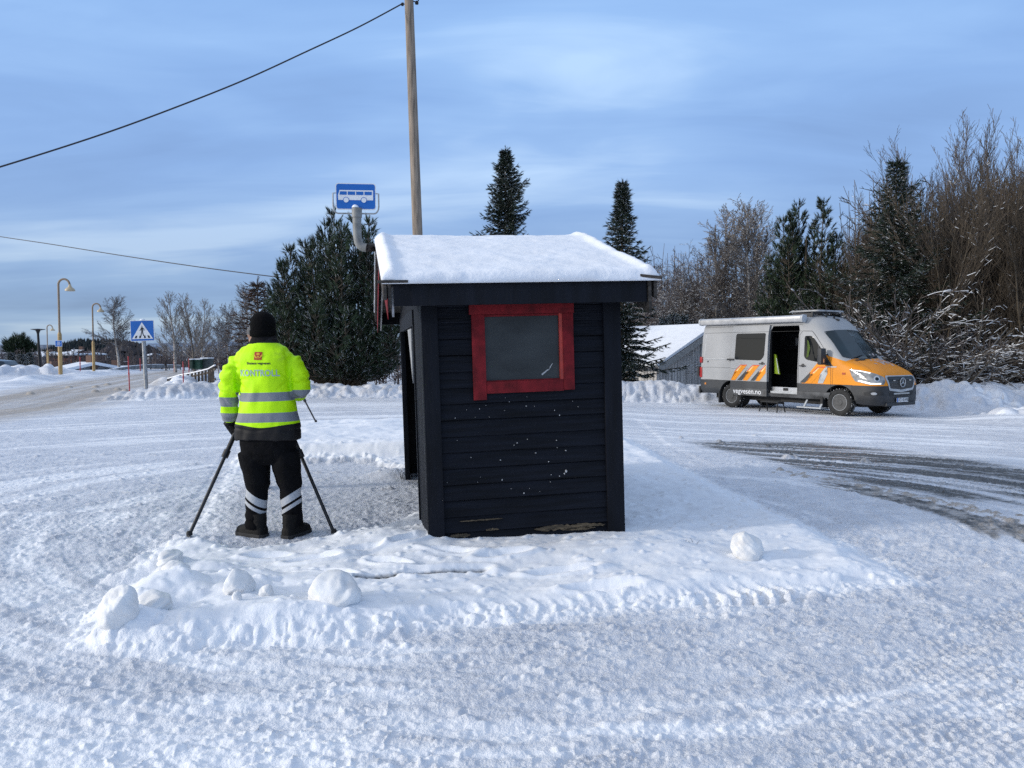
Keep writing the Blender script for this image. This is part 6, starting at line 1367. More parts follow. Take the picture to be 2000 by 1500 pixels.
def grow(r, p, d, L, rad, lev, cfg, out):
    n = cfg['steps'][lev]; sl3 = L / n; d = d / np.linalg.norm(d); pts = [p]; dirs = []
    for i in range(n):
        d = d + r.normal(size=3) * cfg['wob'][lev] + np.array([0, 0, cfg['trop'][lev]]) * (1 if cfg['trop'][lev] > 0 else (i / n + .3)); d /= np.linalg.norm(d); q_ = p + d * sl3
        r0 = rad * (1 - i / n * cfg['tap']); r1 = rad * (1 - (i + 1) / n * cfg['tap']); out[lev].append((p, q_, max(r0, cfg['rmin']), max(r1, cfg['rmin']))); p = q_; pts.append(p); dirs.append(d)
    if lev + 1 >= len(cfg['steps']): return
    nc = cfg['nch'][lev]; nc = int(nc * (L / cfg['ref'][lev]) ** .8 + r.random()) if lev else nc
    for k in range(nc):
        t = cfg['t0'][lev] + (1 - cfg['t0'][lev]) * (k + r.random()) / nc; j = min(int(t * n), n - 1); f = t * n - j; q_ = pts[j] * (1 - f) + pts[j + 1] * f; dd = dirs[j]
        a = cfg['ang'][lev] * (1 + .25 * r.normal()) * (1 - .35 * t); z_ = _perp(dd[None], r)[0]; nd = dd * cos(a) + z_ * sin(a)
        shape = cfg['shape'](t) if lev == 0 else (1 - .55 * t)
        grow(r, q_, nd, L * cfg['lr'][lev] * shape * r.uniform(.75, 1.2), max(rad * (1 - t * cfg['tap']) * cfg['rr'][lev], cfg['rmin']), lev + 1, cfg, out)
BIRCH = dict(steps=[14, 7, 5, 4], wob=[.035, .10, .14, .16], trop=[.02, .03, -.04, -.12], tap=.9, rmin=.0105, nch=[48, 14, 8], ref=[1, 3, 1.1], t0=[.22, .18, .1], ang=[.75, .65, .6], lr=[.36, .42, .5], rr=[.36, .5, .55], shape=lambda t: (1 - t) ** .6 * (.55 + .9 * t) + .12)
ASPEN = dict(steps=[14, 7, 5, 4], wob=[.03, .07, .10, .12], trop=[.02, .09, .08, .03], tap=.9, rmin=.0105, nch=[48, 13, 7], ref=[1, 3, 1.1], t0=[.16, .18, .1], ang=[.80, .55, .5], lr=[.34, .40, .45], rr=[.34, .5, .55], shape=lambda t: (1 - t) ** .75 * (.8 + .6 * t) + .10)
SCRUB = dict(steps=[10, 7, 5, 3], wob=[.10, .14, .17, .2], trop=[.03, .05, .02, .0], tap=.88, rmin=.007, nch=[22, 11, 7], ref=[1, 3, 1.1], t0=[.15, .1, .1], ang=[.85, .75, .7], lr=[.50, .45, .5], rr=[.45, .5, .6], shape=lambda t: (1 - t) ** .5 * .9 + .15)
WILLOW = dict(steps=[10, 8, 5, 3], wob=[.05, .07, .09, .1], trop=[.05, .08, .07, .04], tap=.86, rmin=.006, nch=[19, 12, 8], ref=[1, 4, 1.3], t0=[.08, .12, .12], ang=[.50, .42, .45], lr=[.62, .45, .45], rr=[.55, .5, .6], shape=lambda t: (1 - t) ** .4 * 1.0 + .1)
bark_birch = pm('birch_bark', (.42, .39, .36), .8, var=.3, scale=4, stretch=(1, 1, 3), var2=(.07, .06, .055)); twig_grey = pm('grey_twigs', (.105, .090, .085), .9, var=.25, scale=2); twig_brown = pm('brown_twigs', (.078, .060, .042), .9, var=.3, scale=1.2); bark_brown = pm('brown_bark', (.085, .068, .048), .9, var=.35, scale=3)
twig_pale = pm('pale_twigs', (.20, .175, .155), .9, var=.3, scale=1.5); bark_grey = pm('grey_bark', (.13, .115, .10), .9, var=.3, scale=5); twig_purple = pm('purple_twigs', (.085, .066, .064), .9, var=.3, scale=1.5)
twig_snow = pm('twig_snow', (.62, .64, .67), .8, var=.1)
def bare(seed, H, cfg, stems=1, spread=.0, mats=(bark_birch, twig_grey), sn=.25, sk=1.0, girth=1):
    r = np.random.default_rng(seed); out = [[] for _ in cfg['steps']]
    for s in range(stems):
        a = r.random() * 6.28; sp_ = spread * r.uniform(.5, 1.1) if stems > 1 else .02; d = np.array([sin(a) * sp_, cos(a) * sp_, 1.0]); h = H * (1 if s == 0 else r.uniform(.6, .98))
        c = dict(cfg)
        if stems > 1: c['nch'] = [max(6, int(cfg['nch'][0] * (1.4 / (1 + .22 * stems))))] + list(cfg['nch'][1:])
        grow(r, np.array([sin(a) * .12 * (stems > 1), cos(a) * .12 * (stems > 1), -.3]), d, h + .3, (.012 * H + .02) * girth * (1 if stems == 1 else .62), 0, c, out)
    un = lambda L_: [np.array([x[k] for x in L_]) for k in range(4)]
    T = un(out[0]); tv, tf = seg_geo(*T, sides=7); sv, sf = snow_geo(*T, r, .1)
    tr = (tv, tf); lo = [x for l in out[1:] for x in l]; Bq = un(lo); bv_, bf = seg_geo(*Bq); s2v, s2f = snow_geo(*Bq, r, sn, sk)
    m1 = npmesh('t', tv, tf, [mats[0]], smooth=True); V_, F_, M_ = merge([(bv_, bf, 0), (s2v, s2f, 1)]); m2 = npmesh('c', V_, F_, [mats[1], twig_snow], M_)
    res = (m1.data, m2.data); drop(m1); drop(m2); return res
def tuft_geo(P_, D, L, Wd, nb, r, spread=.55):
    """needle blades: narrow triangles fanned round each shoot direction"""
    n = len(P_); Pn = np.repeat(P_, nb, 0); Dn = np.repeat(D, nb, 0); Ln = np.repeat(L, nb); Wn = np.repeat(Wd, nb)
    pe_ = _perp(Dn, r); dd = Dn + pe_ * spread * r.uniform(.3, 1.1, (n * nb, 1)); dd /= np.linalg.norm(dd, axis=1, keepdims=True); side_ = np.cross(dd, pe_); side_ /= np.linalg.norm(side_, axis=1, keepdims=True) + 1e-9
    st0 = Pn + Dn * (r.uniform(-.2, .5, (n * nb, 1)) * Ln[:, None]); ln = Ln * r.uniform(.6, 1.05, n * nb)
    V = np.stack([st0 - side_ * Wn[:, None] * .5, st0 + side_ * Wn[:, None] * .5, st0 + dd * ln[:, None]], 1).reshape(-1, 3); F = np.arange(n * nb * 3).reshape(-1, 3)
    nz = np.abs(np.cross(dd, side_)[:, 2]); return V, F, nz
needle = pm('needles_dark', (.020, .034, .022), .75, var=.5, scale=2.5, spec=.3); needle_p = pm('needles_pine', (.034, .055, .028), .7, var=.5, scale=2.2, spec=.3); needle_rust = pm('needles_rusty', (.10, .055, .035), .9, var=.5, scale=3)
nsnow = pm('needle_snow', (.60, .63, .67), .8, var=.1)
def spruce(seed, H, wid, cfgn=None, mat_n=needle, sn=.10, bare_f=0, asym=.35, dens=1.0, up_=.0, zlow=.03, shp=1.0, pw=.82):
    r = np.random.default_rng(seed); Pp = []; Dp_ = []; Lp = []; segs = []; z = H * zlow
    lop = [(r.uniform(.1, .9), r.random() * 6.28, r.uniform(.3, 1)) for _ in range(7)]
    while z < H - .12:
        t = z / H; rad = wid * ((1 - t) ** pw * .93 + .04) * min(1, .45 + t * 4) * (1 + .22 * sin(z * 5.3 + seed) * r.uniform(.4, 1)); nb = int(r.integers(5, 8))
        if shp != 1: rad = wid * (1 - t ** shp) ** .8 * min(1, .6 + t * 3) * r.uniform(.7, 1.1)
        a0 = r.random() * 6.28
        for k in range(nb):
            a = a0 + 2 * pi * k / nb + r.normal() * .25; g_ = 1 + sum(asym * s_ * math.exp(-((t - tz) / .05) ** 2) * max(0, cos(a - az_)) for tz, az_, s_ in lop); Lb = rad * g_ * r.uniform(.6, 1.12)
            if Lb < .08: Lb = .08
            rise0 = .25 + .55 * t + up_; n = max(2, int(Lb / .22)); p = np.array([0, 0, z]); pts = [p]
            for i in range(n):
                f = i / n; sl4 = rise0 - (.95 - .5 * t) * math.sin(f * 2.2) * .8 + (.55 if f > .6 else 0) * (1 - up_); d = np.array([cos(a), sin(a), sl4]); d /= np.linalg.norm(d); q_ = p + d * Lb / n; segs.append((p, q_, .012 + .02 * (1 - f) * (1 - t), .010 + .018 * (1 - f) * (1 - t))); p = q_; pts.append(p)
                m_ = int((2 + 2.2 * (1 - f)) * dens + r.random())
                for j in range(m_):
                    sa = a + (1 if j % 2 else -1) * r.uniform(.5, 1.15); sL = (.12 + .34 * (1 - f) * Lb * .5) * r.uniform(.5, 1.1); k2_ = max(1, int(sL / .12)); q0 = pts[-2] + (pts[-1] - pts[-2]) * r.random()
                    sd3 = np.array([cos(sa), sin(sa), -.25 + .3 * t + up_ * .8]); sd3 /= np.linalg.norm(sd3)
                    if r.random() < bare_f: segs.append((q0, q0 + sd3 * sL, .006, .004)); continue
                    for w in range(k2_ + 1): Pp.append(q0 + sd3 * sL * w / (k2_ + .5) + np.array([0, 0, -.03 * w])); Dp_.append(sd3); Lp.append(.15)
                if r.random() > bare_f: Pp.append(p); Dp_.append(d); Lp.append(.19)
        z += (.20 + .10 * (1 - t)) * (H / 10) ** .3 / (.7 + .3 * dens)
    for i in range(6): Pp.append(np.array([0, 0, H - .08 * i])); Dp_.append(np.array([r.normal() * .2, r.normal() * .2, 1.])); Lp.append(.16)
    Pp = np.array(Pp); Dp_ = np.array(Dp_); Lp = np.array(Lp); D2_ = Dp_ / np.linalg.norm(Dp_, axis=1, keepdims=True)
    V_, F_, nz = tuft_geo(Pp, D2_, Lp * 1.1, Lp * .15, 10, r); M_ = ((r.random(len(F_)) < sn * 2.2 * nz ** 1.5)).astype(int)
    o = npmesh('c', V_, F_, [mat_n, nsnow], M_); cr = o.data; drop(o)
    un = [np.array([x[k] for x in segs]) for k in range(4)]; bv_, bf = seg_geo(*un); zt = np.linspace(-.3, H, 12); A = np.stack([zt[:-1] * 0, zt[:-1] * 0, zt[:-1]], 1); B = np.stack([zt[1:] * 0, zt[1:] * 0, zt[1:]], 1); rr = lambda q_: (.016 * H + .01) * (1 - q_ / H) + .012
    tv, tf = seg_geo(A, B, rr(zt[:-1]), rr(zt[1:]), 8); V2, F2, M2 = merge([(tv, tf, 0), (bv_, bf, 0)]); o = npmesh('t', V2, F2, [bark_brown], M2); tk = o.data; drop(o); return tk, cr
def put(name, meshes, label, cat, x, y, z=None, rot=0, sc=(1, 1, 1), group=None, lean=0, partn=('trunk', 'crown')):
    g = gz(x, y) if (z is None and D0 < y < D1 and abs(x) < UM * y) else (bz(x, y) if z is None else z)
    t = thing(name, label, cat, (x, y, g), (0, lean, rot), group); t.scale = sc
    for nm, me in zip(partn, meshes): o = bpy.data.objects.new(nm, me); COL.objects.link(o); o.parent = t
    return t
def hgt(px, pyt, d, x=None):
    p = P(px, pyt, d); g = gz(p.x, p.y) if (y_ok := (D0 < d < D1 and abs(p.x) < UM * d)) else bz(p.x, d); return p.x, d, p.z - g, g
# --- spruces
def sp_put(px, pyt, d, wpx, seed, label, **k):
    x, y, H, g = hgt(px, pyt, d); return put('spruce_tree', spruce(seed, H, wpx / 2 * d / FPX, **k), label, 'spruce', x, y, rot=seed)
sp_put(987, 290, 38, 220, 4, 'tall dark spruce rising behind the middle of the shelter roof', sn=.06, dens=1.4, asym=.9, pw=.8)
sp_put(1216, 356, 30.5, 165, 11, 'slender dark spruce at the right side of the shelter, in front of the barn', sn=.10, asym=.7, dens=1.3, pw=.85)
sp_put(503, 545, 31, 190, 21, 'thin rusty half-bare spruce rising behind the person', mat_n=needle_rust, bare_f=.45, sn=.10, dens=.8)
sp_put(1752, 314, 29.5, 420, 31, 'broad dark fir with flat snow-dusted tiers poking above the thicket', sn=.08, dens=.8, asym=.4, pw=1.0)
# --- big pine left of the shelter and the pine behind the van
def pine(seed, leaders, mat_n, sn=.10, shoot=.19, zb=.4, girth=1):
    """leaders: (x, y, ztop, rbase) upright bottlebrush leaders filling one crown"""
    r = np.random.default_rng(seed); Pp = []; Dp_ = []; Lp = []; segs = []
    for (lx, ly, zt, rb_) in leaders:
        z = zb + r.uniform(0, .3); base_ = np.array([lx * .25, ly * .25, .2]); segs.append((base_, np.array([lx * .8, ly * .8, zt * .45]), .06, .045)); segs.append((np.array([lx * .8, ly * .8, zt * .45]), np.array([lx, ly, zt - .1]), .045, .012))
        while z < zt - .12:
            t = z / zt; rad = rb_ * (1 - t) ** .85 * r.uniform(.8, 1.15) + .10; ax = np.array([lx * min(1, .4 + t), ly * min(1, .4 + t), z])
            for k in range(int(r.integers(4, 7))):
                a = r.random() * 6.28; el = .10 + .75 * t + r.normal() * .12; d = np.array([cos(a) * cos(el), sin(a) * cos(el), sin(el)]); n = max(1, int(rad / .26)); p = ax.copy()
                for i in range(n):
                    d = d + np.array([0, 0, .10]); d /= np.linalg.norm(d); q_ = p + d * rad / n; segs.append((p, q_, .012, .009)); p = q_
                    if i >= n - 4:
                        for w in range(3): dd = d + r.normal(size=3) * .45 + np.array([0, 0, .25]); dd /= np.linalg.norm(dd); Pp.append(p + dd * .05); Dp_.append(dd); Lp.append(shoot * r.uniform(.7, 1.2))
                dd = d + np.array([0, 0, .5]); dd /= np.linalg.norm(dd); Pp += [p, p + dd * shoot * .8]; Dp_ += [dd, dd]; Lp += [shoot, shoot]
            z += .27
        for i in range(5): Pp.append(np.array([lx, ly, zt - .13 * i])); Dp_.append(np.array([r.normal() * .08, r.normal() * .08, 1.])); Lp.append(shoot)
    Pp = np.array(Pp); Dp_ = np.array(Dp_); Dp_ /= np.linalg.norm(Dp_, axis=1, keepdims=True); Lp = np.array(Lp)
    V_, F_, nz = tuft_geo(Pp, Dp_, Lp * 1.05, Lp * .085, 15, r, .5); M_ = (r.random(len(F_)) < sn * 2.2 * nz ** 1.5).astype(int)
    o = npmesh('c', V_, F_, [mat_n, nsnow], M_); cr = o.data; drop(o); un = [np.array([x[k] for x in segs]) for k in range(4)]; bv_, bf = seg_geo(*un, sides=4); zt = max(l[2] for l in leaders) * .8
    tv, tf = seg_geo([[0, 0, -.3], [0, 0, zt * .5]], [[0, 0, zt * .5], [0, 0, zt]], [.17 * girth, .11 * girth], [.11 * girth, .03], 8); V2, F2, M2 = merge([(tv, tf, 0), (bv_, bf, 0)]); o = npmesh('t', V2, F2, [bark_brown], M2); tk = o.data; drop(o); return tk, cr
Dpn = 27.8; k_ = Dpn / FPX; c0 = P(668, 700, Dpn); gp = gz(c0.x, Dpn); rl_ = random.Random(8); ld = []
outl = [(536, 560), (552, 522), (568, 486), (582, 505), (602, 474), (618, 462), (632, 440), (648, 468), (660, 448), (672, 420), (688, 416), (702, 428), (716, 452), (734, 440), (742, 480), (756, 505), (775, 545), (560, 600), (590, 560), (622, 530), (655, 520), (690, 500), (720, 520), (750, 570), (780, 600)]
for i, (a, b_) in enumerate(outl):
    for j in range(2 if i < 17 else 1):
        lx = (a - 668) * k_ + rl_.uniform(-.12, .12); ly = rl_.uniform(-1.5, 1.5) * (1 - abs(lx) / 3.0); ld.append((lx, ly, P(a, b_, Dpn).z - gp - j * rl_.uniform(.4, 1.2), .60))
for _ in range(34): a = rl_.uniform(-2.0, 2.1); ld.append((a, -rl_.uniform(.6, 2.0) * math.sqrt(max(.05, 1 - (a / 2.6) ** 2)), rl_.uniform(1.2, 3.4), .75))
put('pine_tree', pine(3, ld, needle_p, sn=.085), 'big bushy dark pine with many upright tips between the person and the shelter', 'pine', c0.x, Dpn)
Dq = 36; kq = Dq / FPX; c1 = P(1572, 640, Dq); gq = gz(c1.x, Dq); ld = []
for a, b_ in [(1572, 388), (1560, 412), (1588, 405), (1548, 440), (1602, 432), (1532, 425), (1530, 470), (1612, 470), (1518, 500), (1630, 490), (1508, 540), (1646, 530), (1560, 470), (1585, 480), (1620, 560), (1530, 560), (1500, 590), (1650, 590)]: ld.append(((a - 1572) * kq, rl_.uniform(-1.2, 1.2), P(a, b_, Dq).z - gq, 1.35))
for _ in range(24): a = rl_.uniform(-1.9, 1.9); ld.append((a, -rl_.uniform(.3, 1.6), rl_.uniform(2, 5.6 - abs(a)), 1.2))
put('pine_tree', pine(5, ld, needle_p, sn=.07, shoot=.21), 'dark pine with a pointed top standing behind the van roof', 'pine', c1.x, Dq)
c2 = P(38, 700, 130); ld = [((a - 38) * 130 / FPX, rl_.uniform(-1, 1), P(a, b_, 130).z - P(38, 704, 130).z, 1.6) for a, b_ in [(20, 684), (27, 676), (35, 669), (45, 670), (54, 676), (61, 687), (40, 678), (30, 686), (50, 686)]]
put('pine_tree', pine(6, [(a, b_, c + 1.2, d) for a, b_, c, d in ld], needle_p, sn=.02, shoot=.8, zb=1.6, girth=2), 'round-topped dark pine on the skyline at the far left', 'pine', c2.x, 130, z=P(38, 712, 130).z)
# --- bare trees, left
def bt_put(px, pyt, d, meshes, Href0, label, group, name='birch_tree', rot=0, wx=1.0, lean=0, cat='birch'):
    x, y, H, g = hgt(px, pyt, d); Href = max(v.co.z for v in meshes[1].vertices); s = H / Href; return put(name, meshes, label, cat, x, y, rot=rot, sc=(s * wx, s * wx, s), group=group, lean=lean)
BA = [bare(41, 10, BIRCH, sn=.10), bare(42, 10, BIRCH, sn=.15, mats=(bark_birch, twig_grey)), bare(43, 10, ASPEN, sn=.12, mats=(bark_birch, twig_pale)), bare(44, 10, ASPEN, sn=.12, mats=(bark_grey, twig_pale)), bare(45, 10, SCRUB, sn=.30, mats=(bark_grey, twig_purple)), bare(46, 10, SCRUB, sn=.35, mats=(bark_brown, twig_grey))]
BA.append(bare(47, 10, BIRCH, sn=.12, mats=(bark_birch, twig_pale)))
gl_ = 'bare trees behind the road on the left'
bt_put(229, 574, 64, BA[0], 10, 'bare drooping birch standing alone between the middle lamp and the crossing sign', gl_, wx=1.45)
bt_put(340, 568, 58, BA[2], 10, 'bare upright birch just right of the crossing sign', gl_, rot=1, wx=1.45)
bt_put(378, 571, 57, BA[3], 10, 'bare birch with a grey trunk behind the waste bins', gl_, rot=2, wx=1.4)
bt_put(392, 580, 60, BA[2], 10, 'bare birch right beside the one behind the waste bins', gl_, rot=4, wx=1.2)
bt_put(448, 590, 48, BA[1], 10, 'snow-dusted birch above the left shoulder of the person', gl_, rot=1, wx=1.2)
bt_put(474, 552, 46, BA[0], 10, 'tallest snow-dusted birch left of the rusty spruce', gl_, rot=3, wx=1.1)
bt_put(425, 622, 52, BA[1], 10, 'low bare birch between the bins and the person', gl_, rot=5, wx=1.2)
# --- bare woodland, right of the shelter
gr2 = 'bare trees behind the barn and the van'
R1 = [(1262, 500, 46, 4, 1.1), (1288, 512, 50, 1, 1.2), (1318, 500, 48, 5, 1.15), (1350, 492, 47, 4, 1.2), (1384, 470, 45, 5, 1.1), (1412, 440, 43, 1, 1.1), (1452, 380, 41, 6, 1.15), (1478, 392, 43, 6, 1.0), (1500, 452, 46, 4, 1.1), (1424, 398, 43, 6, 1.0), (1640, 452, 46, 4, 1.2), (1670, 420, 44, 5, 1.1), (1700, 440, 42, 4, 1.1), (1625, 500, 40, 5, 1.1), (1722, 402, 40, 1, 1.0), (1337, 540, 44, 1, 1.2), (1300, 545, 43, 5, 1.2)]
nm_ = ['left-most bare tree showing just past the shelter roof', 'second bare tree past the shelter, over the barn roof', 'low twiggy tree above the middle of the barn roof', 'bare tree above the right end of the barn roof', 'twiggy tree over the rear corner of the van', 'snow-dusted birch over the back of the van', 'tallest pale birch behind the van, left of the dark pine', 'slim birch touching the left side of the dark pine', 'dense twiggy tree in front of the left flank of the dark pine', 'thin pale birch left of the tallest one behind the van', 'bare tree at the right flank of the dark pine', 'bare purple-brown tree between the pine and the broad fir', 'bare tree in front of the left side of the broad fir', 'low bare tree right of the dark pine above the roof rack', 'bare snow-dusted tree just left of the broad fir top', 'low bare tree between barn ridge and rear of the van', 'low snow-speckled tree over the barn roof']
for i, ((a, b_, d, k, wx), lb) in enumerate(zip(R1, nm_)): bt_put(a, b_, d, BA[k], 10, lb, gr2, rot=i * 1.3, wx=wx, name='bare_tree' if k in (4, 5) else 'birch_tree', cat='bare tree' if k in (4, 5) else 'birch')
# --- tall willow thicket on the right
WI = [bare(61, 9, WILLOW, stems=7, spread=.32, mats=(bark_brown, twig_brown), sn=.10, girth=.75), bare(62, 9, WILLOW, stems=8, spread=.40, mats=(bark_brown, twig_brown), sn=.12, girth=.75), bare(63, 9, WILLOW, stems=7, spread=.30, mats=(bark_brown, twig_grey), sn=.14, girth=.7)]
gw = 'tall willow thicket right of the van'
R2 = [(1838, 320, 31, 0, .85, 'willow clump half covering the broad fir'), (1862, 240, 29, 1, 1.0, 'tall brown willow with its thick base right behind the bonnet of the van'), (1905, 212, 31, 2, 1.0, 'tallest willow clump beside the right edge of the picture'), (1960, 218, 30, 0, 1.0, 'willow clump at the right edge, above the big snow heap'), (2010, 205, 28, 1, 1.05, 'willow clump cut off by the right edge of the picture'), (1745, 400, 33, 2, .95, 'shorter willow clump behind the windscreen of the van'), (1690, 450, 35, 1, .9, 'low willow clump behind the roof aerials of the van'), (2060, 230, 32, 2, 1, 'willow clump mostly beyond the right edge'), (1885, 250, 34, 0, 1.05, 'willow clump behind the tallest two, over the thick willow base'), (1935, 228, 35, 1, 1.05, 'willow clump deep behind the crest of the big snow heap'), (1985, 225, 34, 2, 1.05, 'willow clump deep behind the right end of the big snow heap'), (1822, 300, 34, 1, 1.0, 'willow clump close at the right flank of the broad fir')]
for i, (a, b_, d, k, wx, lb) in enumerate(R2): bt_put(a, b_, d, WI[k], 9, lb, gw, rot=i * 2.1, wx=wx, name='willow', cat='willow')
# low snow-laden bushes with arching branches
ARCH = dict(steps=[8, 6, 4], wob=[.12, .14, .16], trop=[-.10, -.06, -.02], tap=.8, rmin=.008, nch=[9, 6], ref=[1, 1.2], t0=[.2, .15], ang=[.6, .6], lr=[.5, .5], rr=[.5, .6], shape=lambda t: 1 - .5 * t)
AB = [bare(71, 4.6, ARCH, stems=17, spread=1.2, mats=(bark_brown, twig_grey), sn=.42, sk=.8), bare(72, 4.2, ARCH, stems=18, spread=1.5, mats=(bark_grey, twig_brown), sn=.48, sk=.8)]
ga = 'snow-laden arching bushes right of the van'
for i, (a, d, s, k, lb) in enumerate([(1690, 29, 1.1, 0, 'arching snow-laden bush behind the roof of the cab'), (1750, 27.5, 1.15, 1, 'arching snow-laden bush behind the right side mirror'), (1800, 27, 1.2, 0, 'arching bush with snow-lined branches above the low snow heap'), (1850, 27.5, 1.1, 1, 'arching bush around the thick willow base'), (1910, 28, 1.0, 0, 'arching bush behind the crest of the big snow heap'), (1965, 27.5, 1.0, 1, 'arching bush at the right end of the big snow heap'), (1650, 31, 1.2, 1, 'arching snow-covered bush behind the middle of the van roof'), (1600, 33, 1.2, 0, 'snow-covered bush at the foot of the dark pine'), (1720, 32, 1.5, 0, 'large snow-laden bush deep in the thicket')]):
    p = P(a, 700, d); put('bush', AB[k], lb, 'bush', p.x, d, rot=i * 1.7, sc=(s, s, s), group=ga, partn=('stems', 'twigs'))
# leaning dead poles by the bank
m = MB(); e0, e1 = P(1878, 752, 23.6), P(1968, 640, 25.5)
m.tube([e0 - e0, (e1 - e0) * .5 + Vector((.03, 0, .05)), e1 - e0], [.035, .03, .018], 7); o = m.build('dead_branch', bark_grey, smooth=True); o.location = e0; tag(o, 'longer bare pole leaning out of the snow heap against the thicket', 'branch')
e0, e1 = P(1890, 757, 23.4), P(1948, 690, 25); m = MB(); m.tube([e0 - e0, (e1 - e0) * .5 + Vector((.02, 0, .02)), e1 - e0], [.03, .025, .014], 7); o = m.build('dead_branch', bark_grey, smooth=True); o.location = e0; tag(o, 'shorter bare pole leaning beside the longer one in the snow heap', 'branch')
# snow-speckled low conifers behind the barn
TH = [spruce(81, 3.2, .75, sn=.30, shp=2.2, dens=1.0), spruce(82, 3.0, .8, sn=.34, shp=2.2, dens=1.0)]
for i, (a, b_, d, lb) in enumerate([(1296, 622, 40, 'left low snow-speckled conifer behind the barn ridge'), (1316, 603, 41, 'tallest of the low snow-speckled conifers behind the barn'), (1334, 617, 40, 'third low conifer behind the barn ridge'), (1356, 621, 40.5, 'fourth low conifer, over the right end of the barn ridge'), (1378, 625, 40, 'low conifer touching the rear roof corner of the van')]):
    x, y, H, g = hgt(a, b_, d); put('low_conifer', TH[i % 2], lb, 'conifer', x, y, rot=i, sc=(H / 3.1 * .75,) * 2 + (H / 3.1,), group='low conifers behind the barn')
# hedge and bushes at the far left
for i, (a, b_, d, s, lb) in enumerate([(22, 716, 60, 1, 'frosty hedge bush behind the heap at the far left'), (42, 712, 62, 1, 'middle frosty hedge bush left of the black lamp'), (58, 704, 64, 1, 'tall frosty bush just left of the black lamp')]):
    x, y, H, g = hgt(a, b_, d); put('hedge_bush', TH[i % 2], lb, 'bush', x, y, rot=i * 2, sc=(max(.6, H / 3.1) * 1.3,) * 2 + (max(.5, H / 3.1),), group='frosty hedge at the far left')
# --- woods that read as one mass
def woodmass(name, label, n, region, hr, seed, mats, crown=.25, sn=.1, tw=10, cap=None):
    r = np.random.default_rng(seed); A = []; B = []; ra = []; rb_ = []
    for _ in range(n):
        x, y = region(r); z = gz(x, y) if (D0 < y < D1 - 1 and abs(x) < UM * y * .98) else bz(x, y); h = r.uniform(*hr); h = min(h, cap + r.uniform(-1.5, 1) - z) if cap else h; h = max(h, 1.5); q_ = max(.02, y * .00042); p = np.array([x, y, z - .3]); tp = p + np.array([r.normal() * .06 * h, r.normal() * .06 * h, h]); A.append(p); B.append(tp); ra.append(q_ * 2.0); rb_.append(q_ * .6)
        for k in range(tw):
            t = r.uniform(.15, .97); s = p + (tp - p) * t; L = h * crown * (1.15 - t) * r.uniform(.6, 1.3); a = r.random() * 6.28; el = r.uniform(.2, 1.1); e = s + np.array([cos(a) * cos(el), sin(a) * cos(el), sin(el)]) * L; A.append(s); B.append(e); ra.append(q_); rb_.append(q_ * .5)
            for w in range(2): tt = r.uniform(.3, .9); s2 = s + (e - s) * tt; A.append(s2); B.append(s2 + (e - s) * .4 + r.normal(size=3) * L * .25); ra.append(q_ * .7); rb_.append(q_ * .4)
    A, B, ra, rb_ = map(np.array, (A, B, ra, rb_)); v, f = seg_geo(A, B, ra, rb_); v2, f2 = snow_geo(A, B, ra, rb_, r, sn, .8); V_, F_, M_ = merge([(v, f, 0), (v2, f2, 1)])
    return tag(npmesh(name, V_, F_, [mats, twig_snow], M_), label, kind='stuff')
def reg(u0, u1, d0, d1):
    def f(r): y = r.uniform(d0, d1); return r.uniform(u0, u1) * y, y
    return f
woodmass('valley_wood', 'leafless brown woodland filling the valley beyond the road', 1500, reg(-.78, -.28, 95, 210), (6, 16), 91, twig_purple, sn=.04, tw=9, cap=1.3)
woodmass('valley_wood', 'thin leafless scrub close behind the birches on the left', 260, reg(-.47, -.28, 66, 92), (1.5, 3.6), 92, twig_purple, sn=.06, cap=1.9)
woodmass('background_wood', 'dense leafless woodland behind the barn and the van', 800, reg(.14, .62, 48, 74), (5.5, 9), 93, twig_purple, sn=.16, tw=11)
woodmass('background_wood', 'dense leafless thicket behind the willows on the right', 620, reg(.44, .85, 32, 46), (6.5, 9.5), 94, twig_brown, sn=.10, tw=12)
woodmass('undergrowth', 'dark low undergrowth behind the big pine and the shelter', 260, reg(-.36, .12, 31, 44), (1.2, 2.8), 95, twig_purple, sn=.25)
woodmass('undergrowth', 'snow-flecked brushwood under the willows on the right', 520, reg(.42, .76, 27.5, 34), (1.2, 3.0), 96, twig_purple, sn=.45, tw=11)
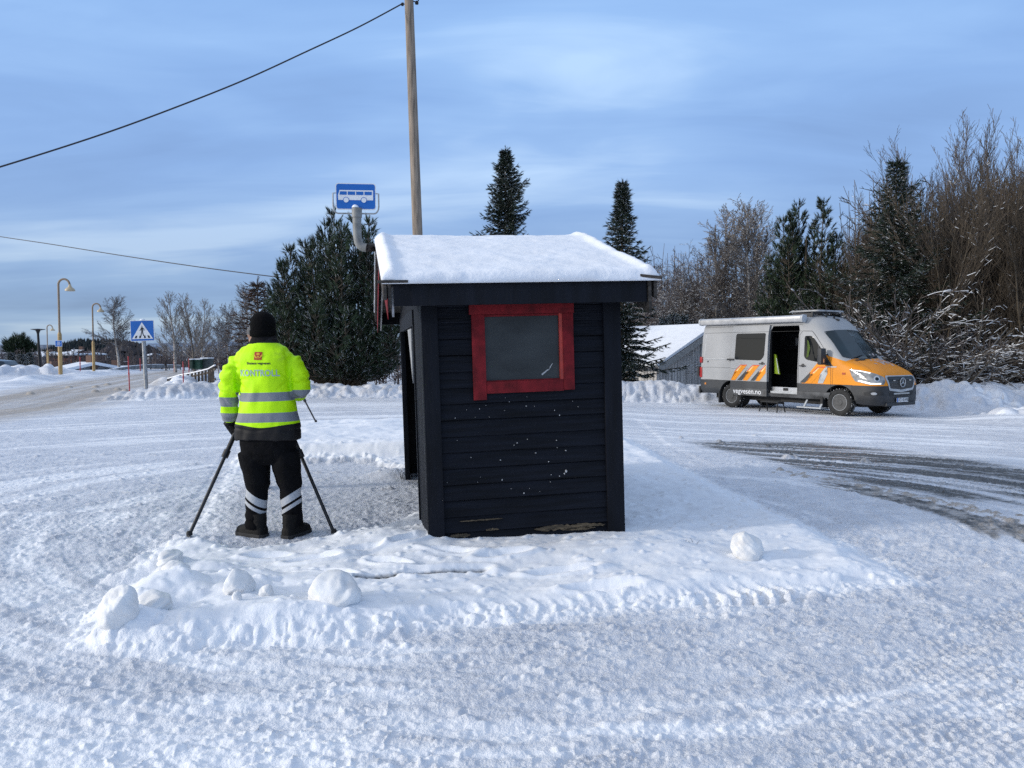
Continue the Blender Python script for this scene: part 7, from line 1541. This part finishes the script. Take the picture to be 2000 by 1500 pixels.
# wooded hill beyond the lamps
r = np.random.default_rng(5); n = 5200; hx = P(192, 665, 430); A = []; cones_v = []; cones_f = []
gxm = np.linspace(-1, 1, 60); XX, YY = np.meshgrid(gxm, gxm); hw2, hd2_ = 34, 60
def hillz(u, v): return -22 + (22 + hx.z - 3.0) * np.exp(-((u) / .62) ** 4 * .9 - (v / .6) ** 2)
def hillz2(u, v): return hillz(u, v)
hv3 = np.stack([hx.x + 3 + XX.ravel() * 62, 430 + YY.ravel() * 75, hillz(XX.ravel(), YY.ravel())], 1); fi = (np.arange(59)[:, None] * 60 + np.arange(59)[None, :]).ravel()
tag(npmesh('wooded_hill', hv3, np.stack([fi, fi + 1, fi + 61, fi + 60], 1), pm('hill_floor', (.05, .045, .045), .9, var=.4, scale=.15), smooth=True), kind='structure')
u = r.uniform(-.95, .95, n); v = r.uniform(-.95, .3, n); X = hx.x + 3 + u * 62; Y = 430 + v * 75; Zb = hillz(u, v); con = (u < .15) & (Zb > hx.z - 8 + 5 * u); Hh = np.where(con, r.uniform(3, 5.2, n), r.uniform(2.2, 4, n)); Wd = np.where(con, r.uniform(.8, 1.3, n), r.uniform(1.2, 2.2, n))
ring = np.array([(cos(a), sin(a)) for a in [i * pi / 3 for i in range(6)]]); Vc = np.empty((n, 7, 3)); Vc[:, 6] = np.stack([X, Y, Zb + Hh], 1)
for k in range(6): Vc[:, k] = np.stack([X + ring[k, 0] * Wd, Y + ring[k, 1] * Wd, Zb + Hh * np.where(con, .1, .35) * r.uniform(.6, 1.3, n)], 1)
b_ = np.arange(n)[:, None] * 7; Fc = np.concatenate([np.concatenate([b_ + k, b_ + (k + 1) % 6, b_ + 6], 1) for k in range(6)]); Mi = np.tile(np.where(con, 0, 1), 6)
tag(npmesh('hill_forest', Vc.reshape(-1, 3), Fc, [pm('far_conifer', (.016, .026, .030), .9, var=.3, scale=.2), pm('far_bare_wood', (.060, .050, .052), .9, var=.4, scale=.15)], Mi), 'dark conifer and bare forest covering the rounded hill beyond the lamps', kind='stuff')
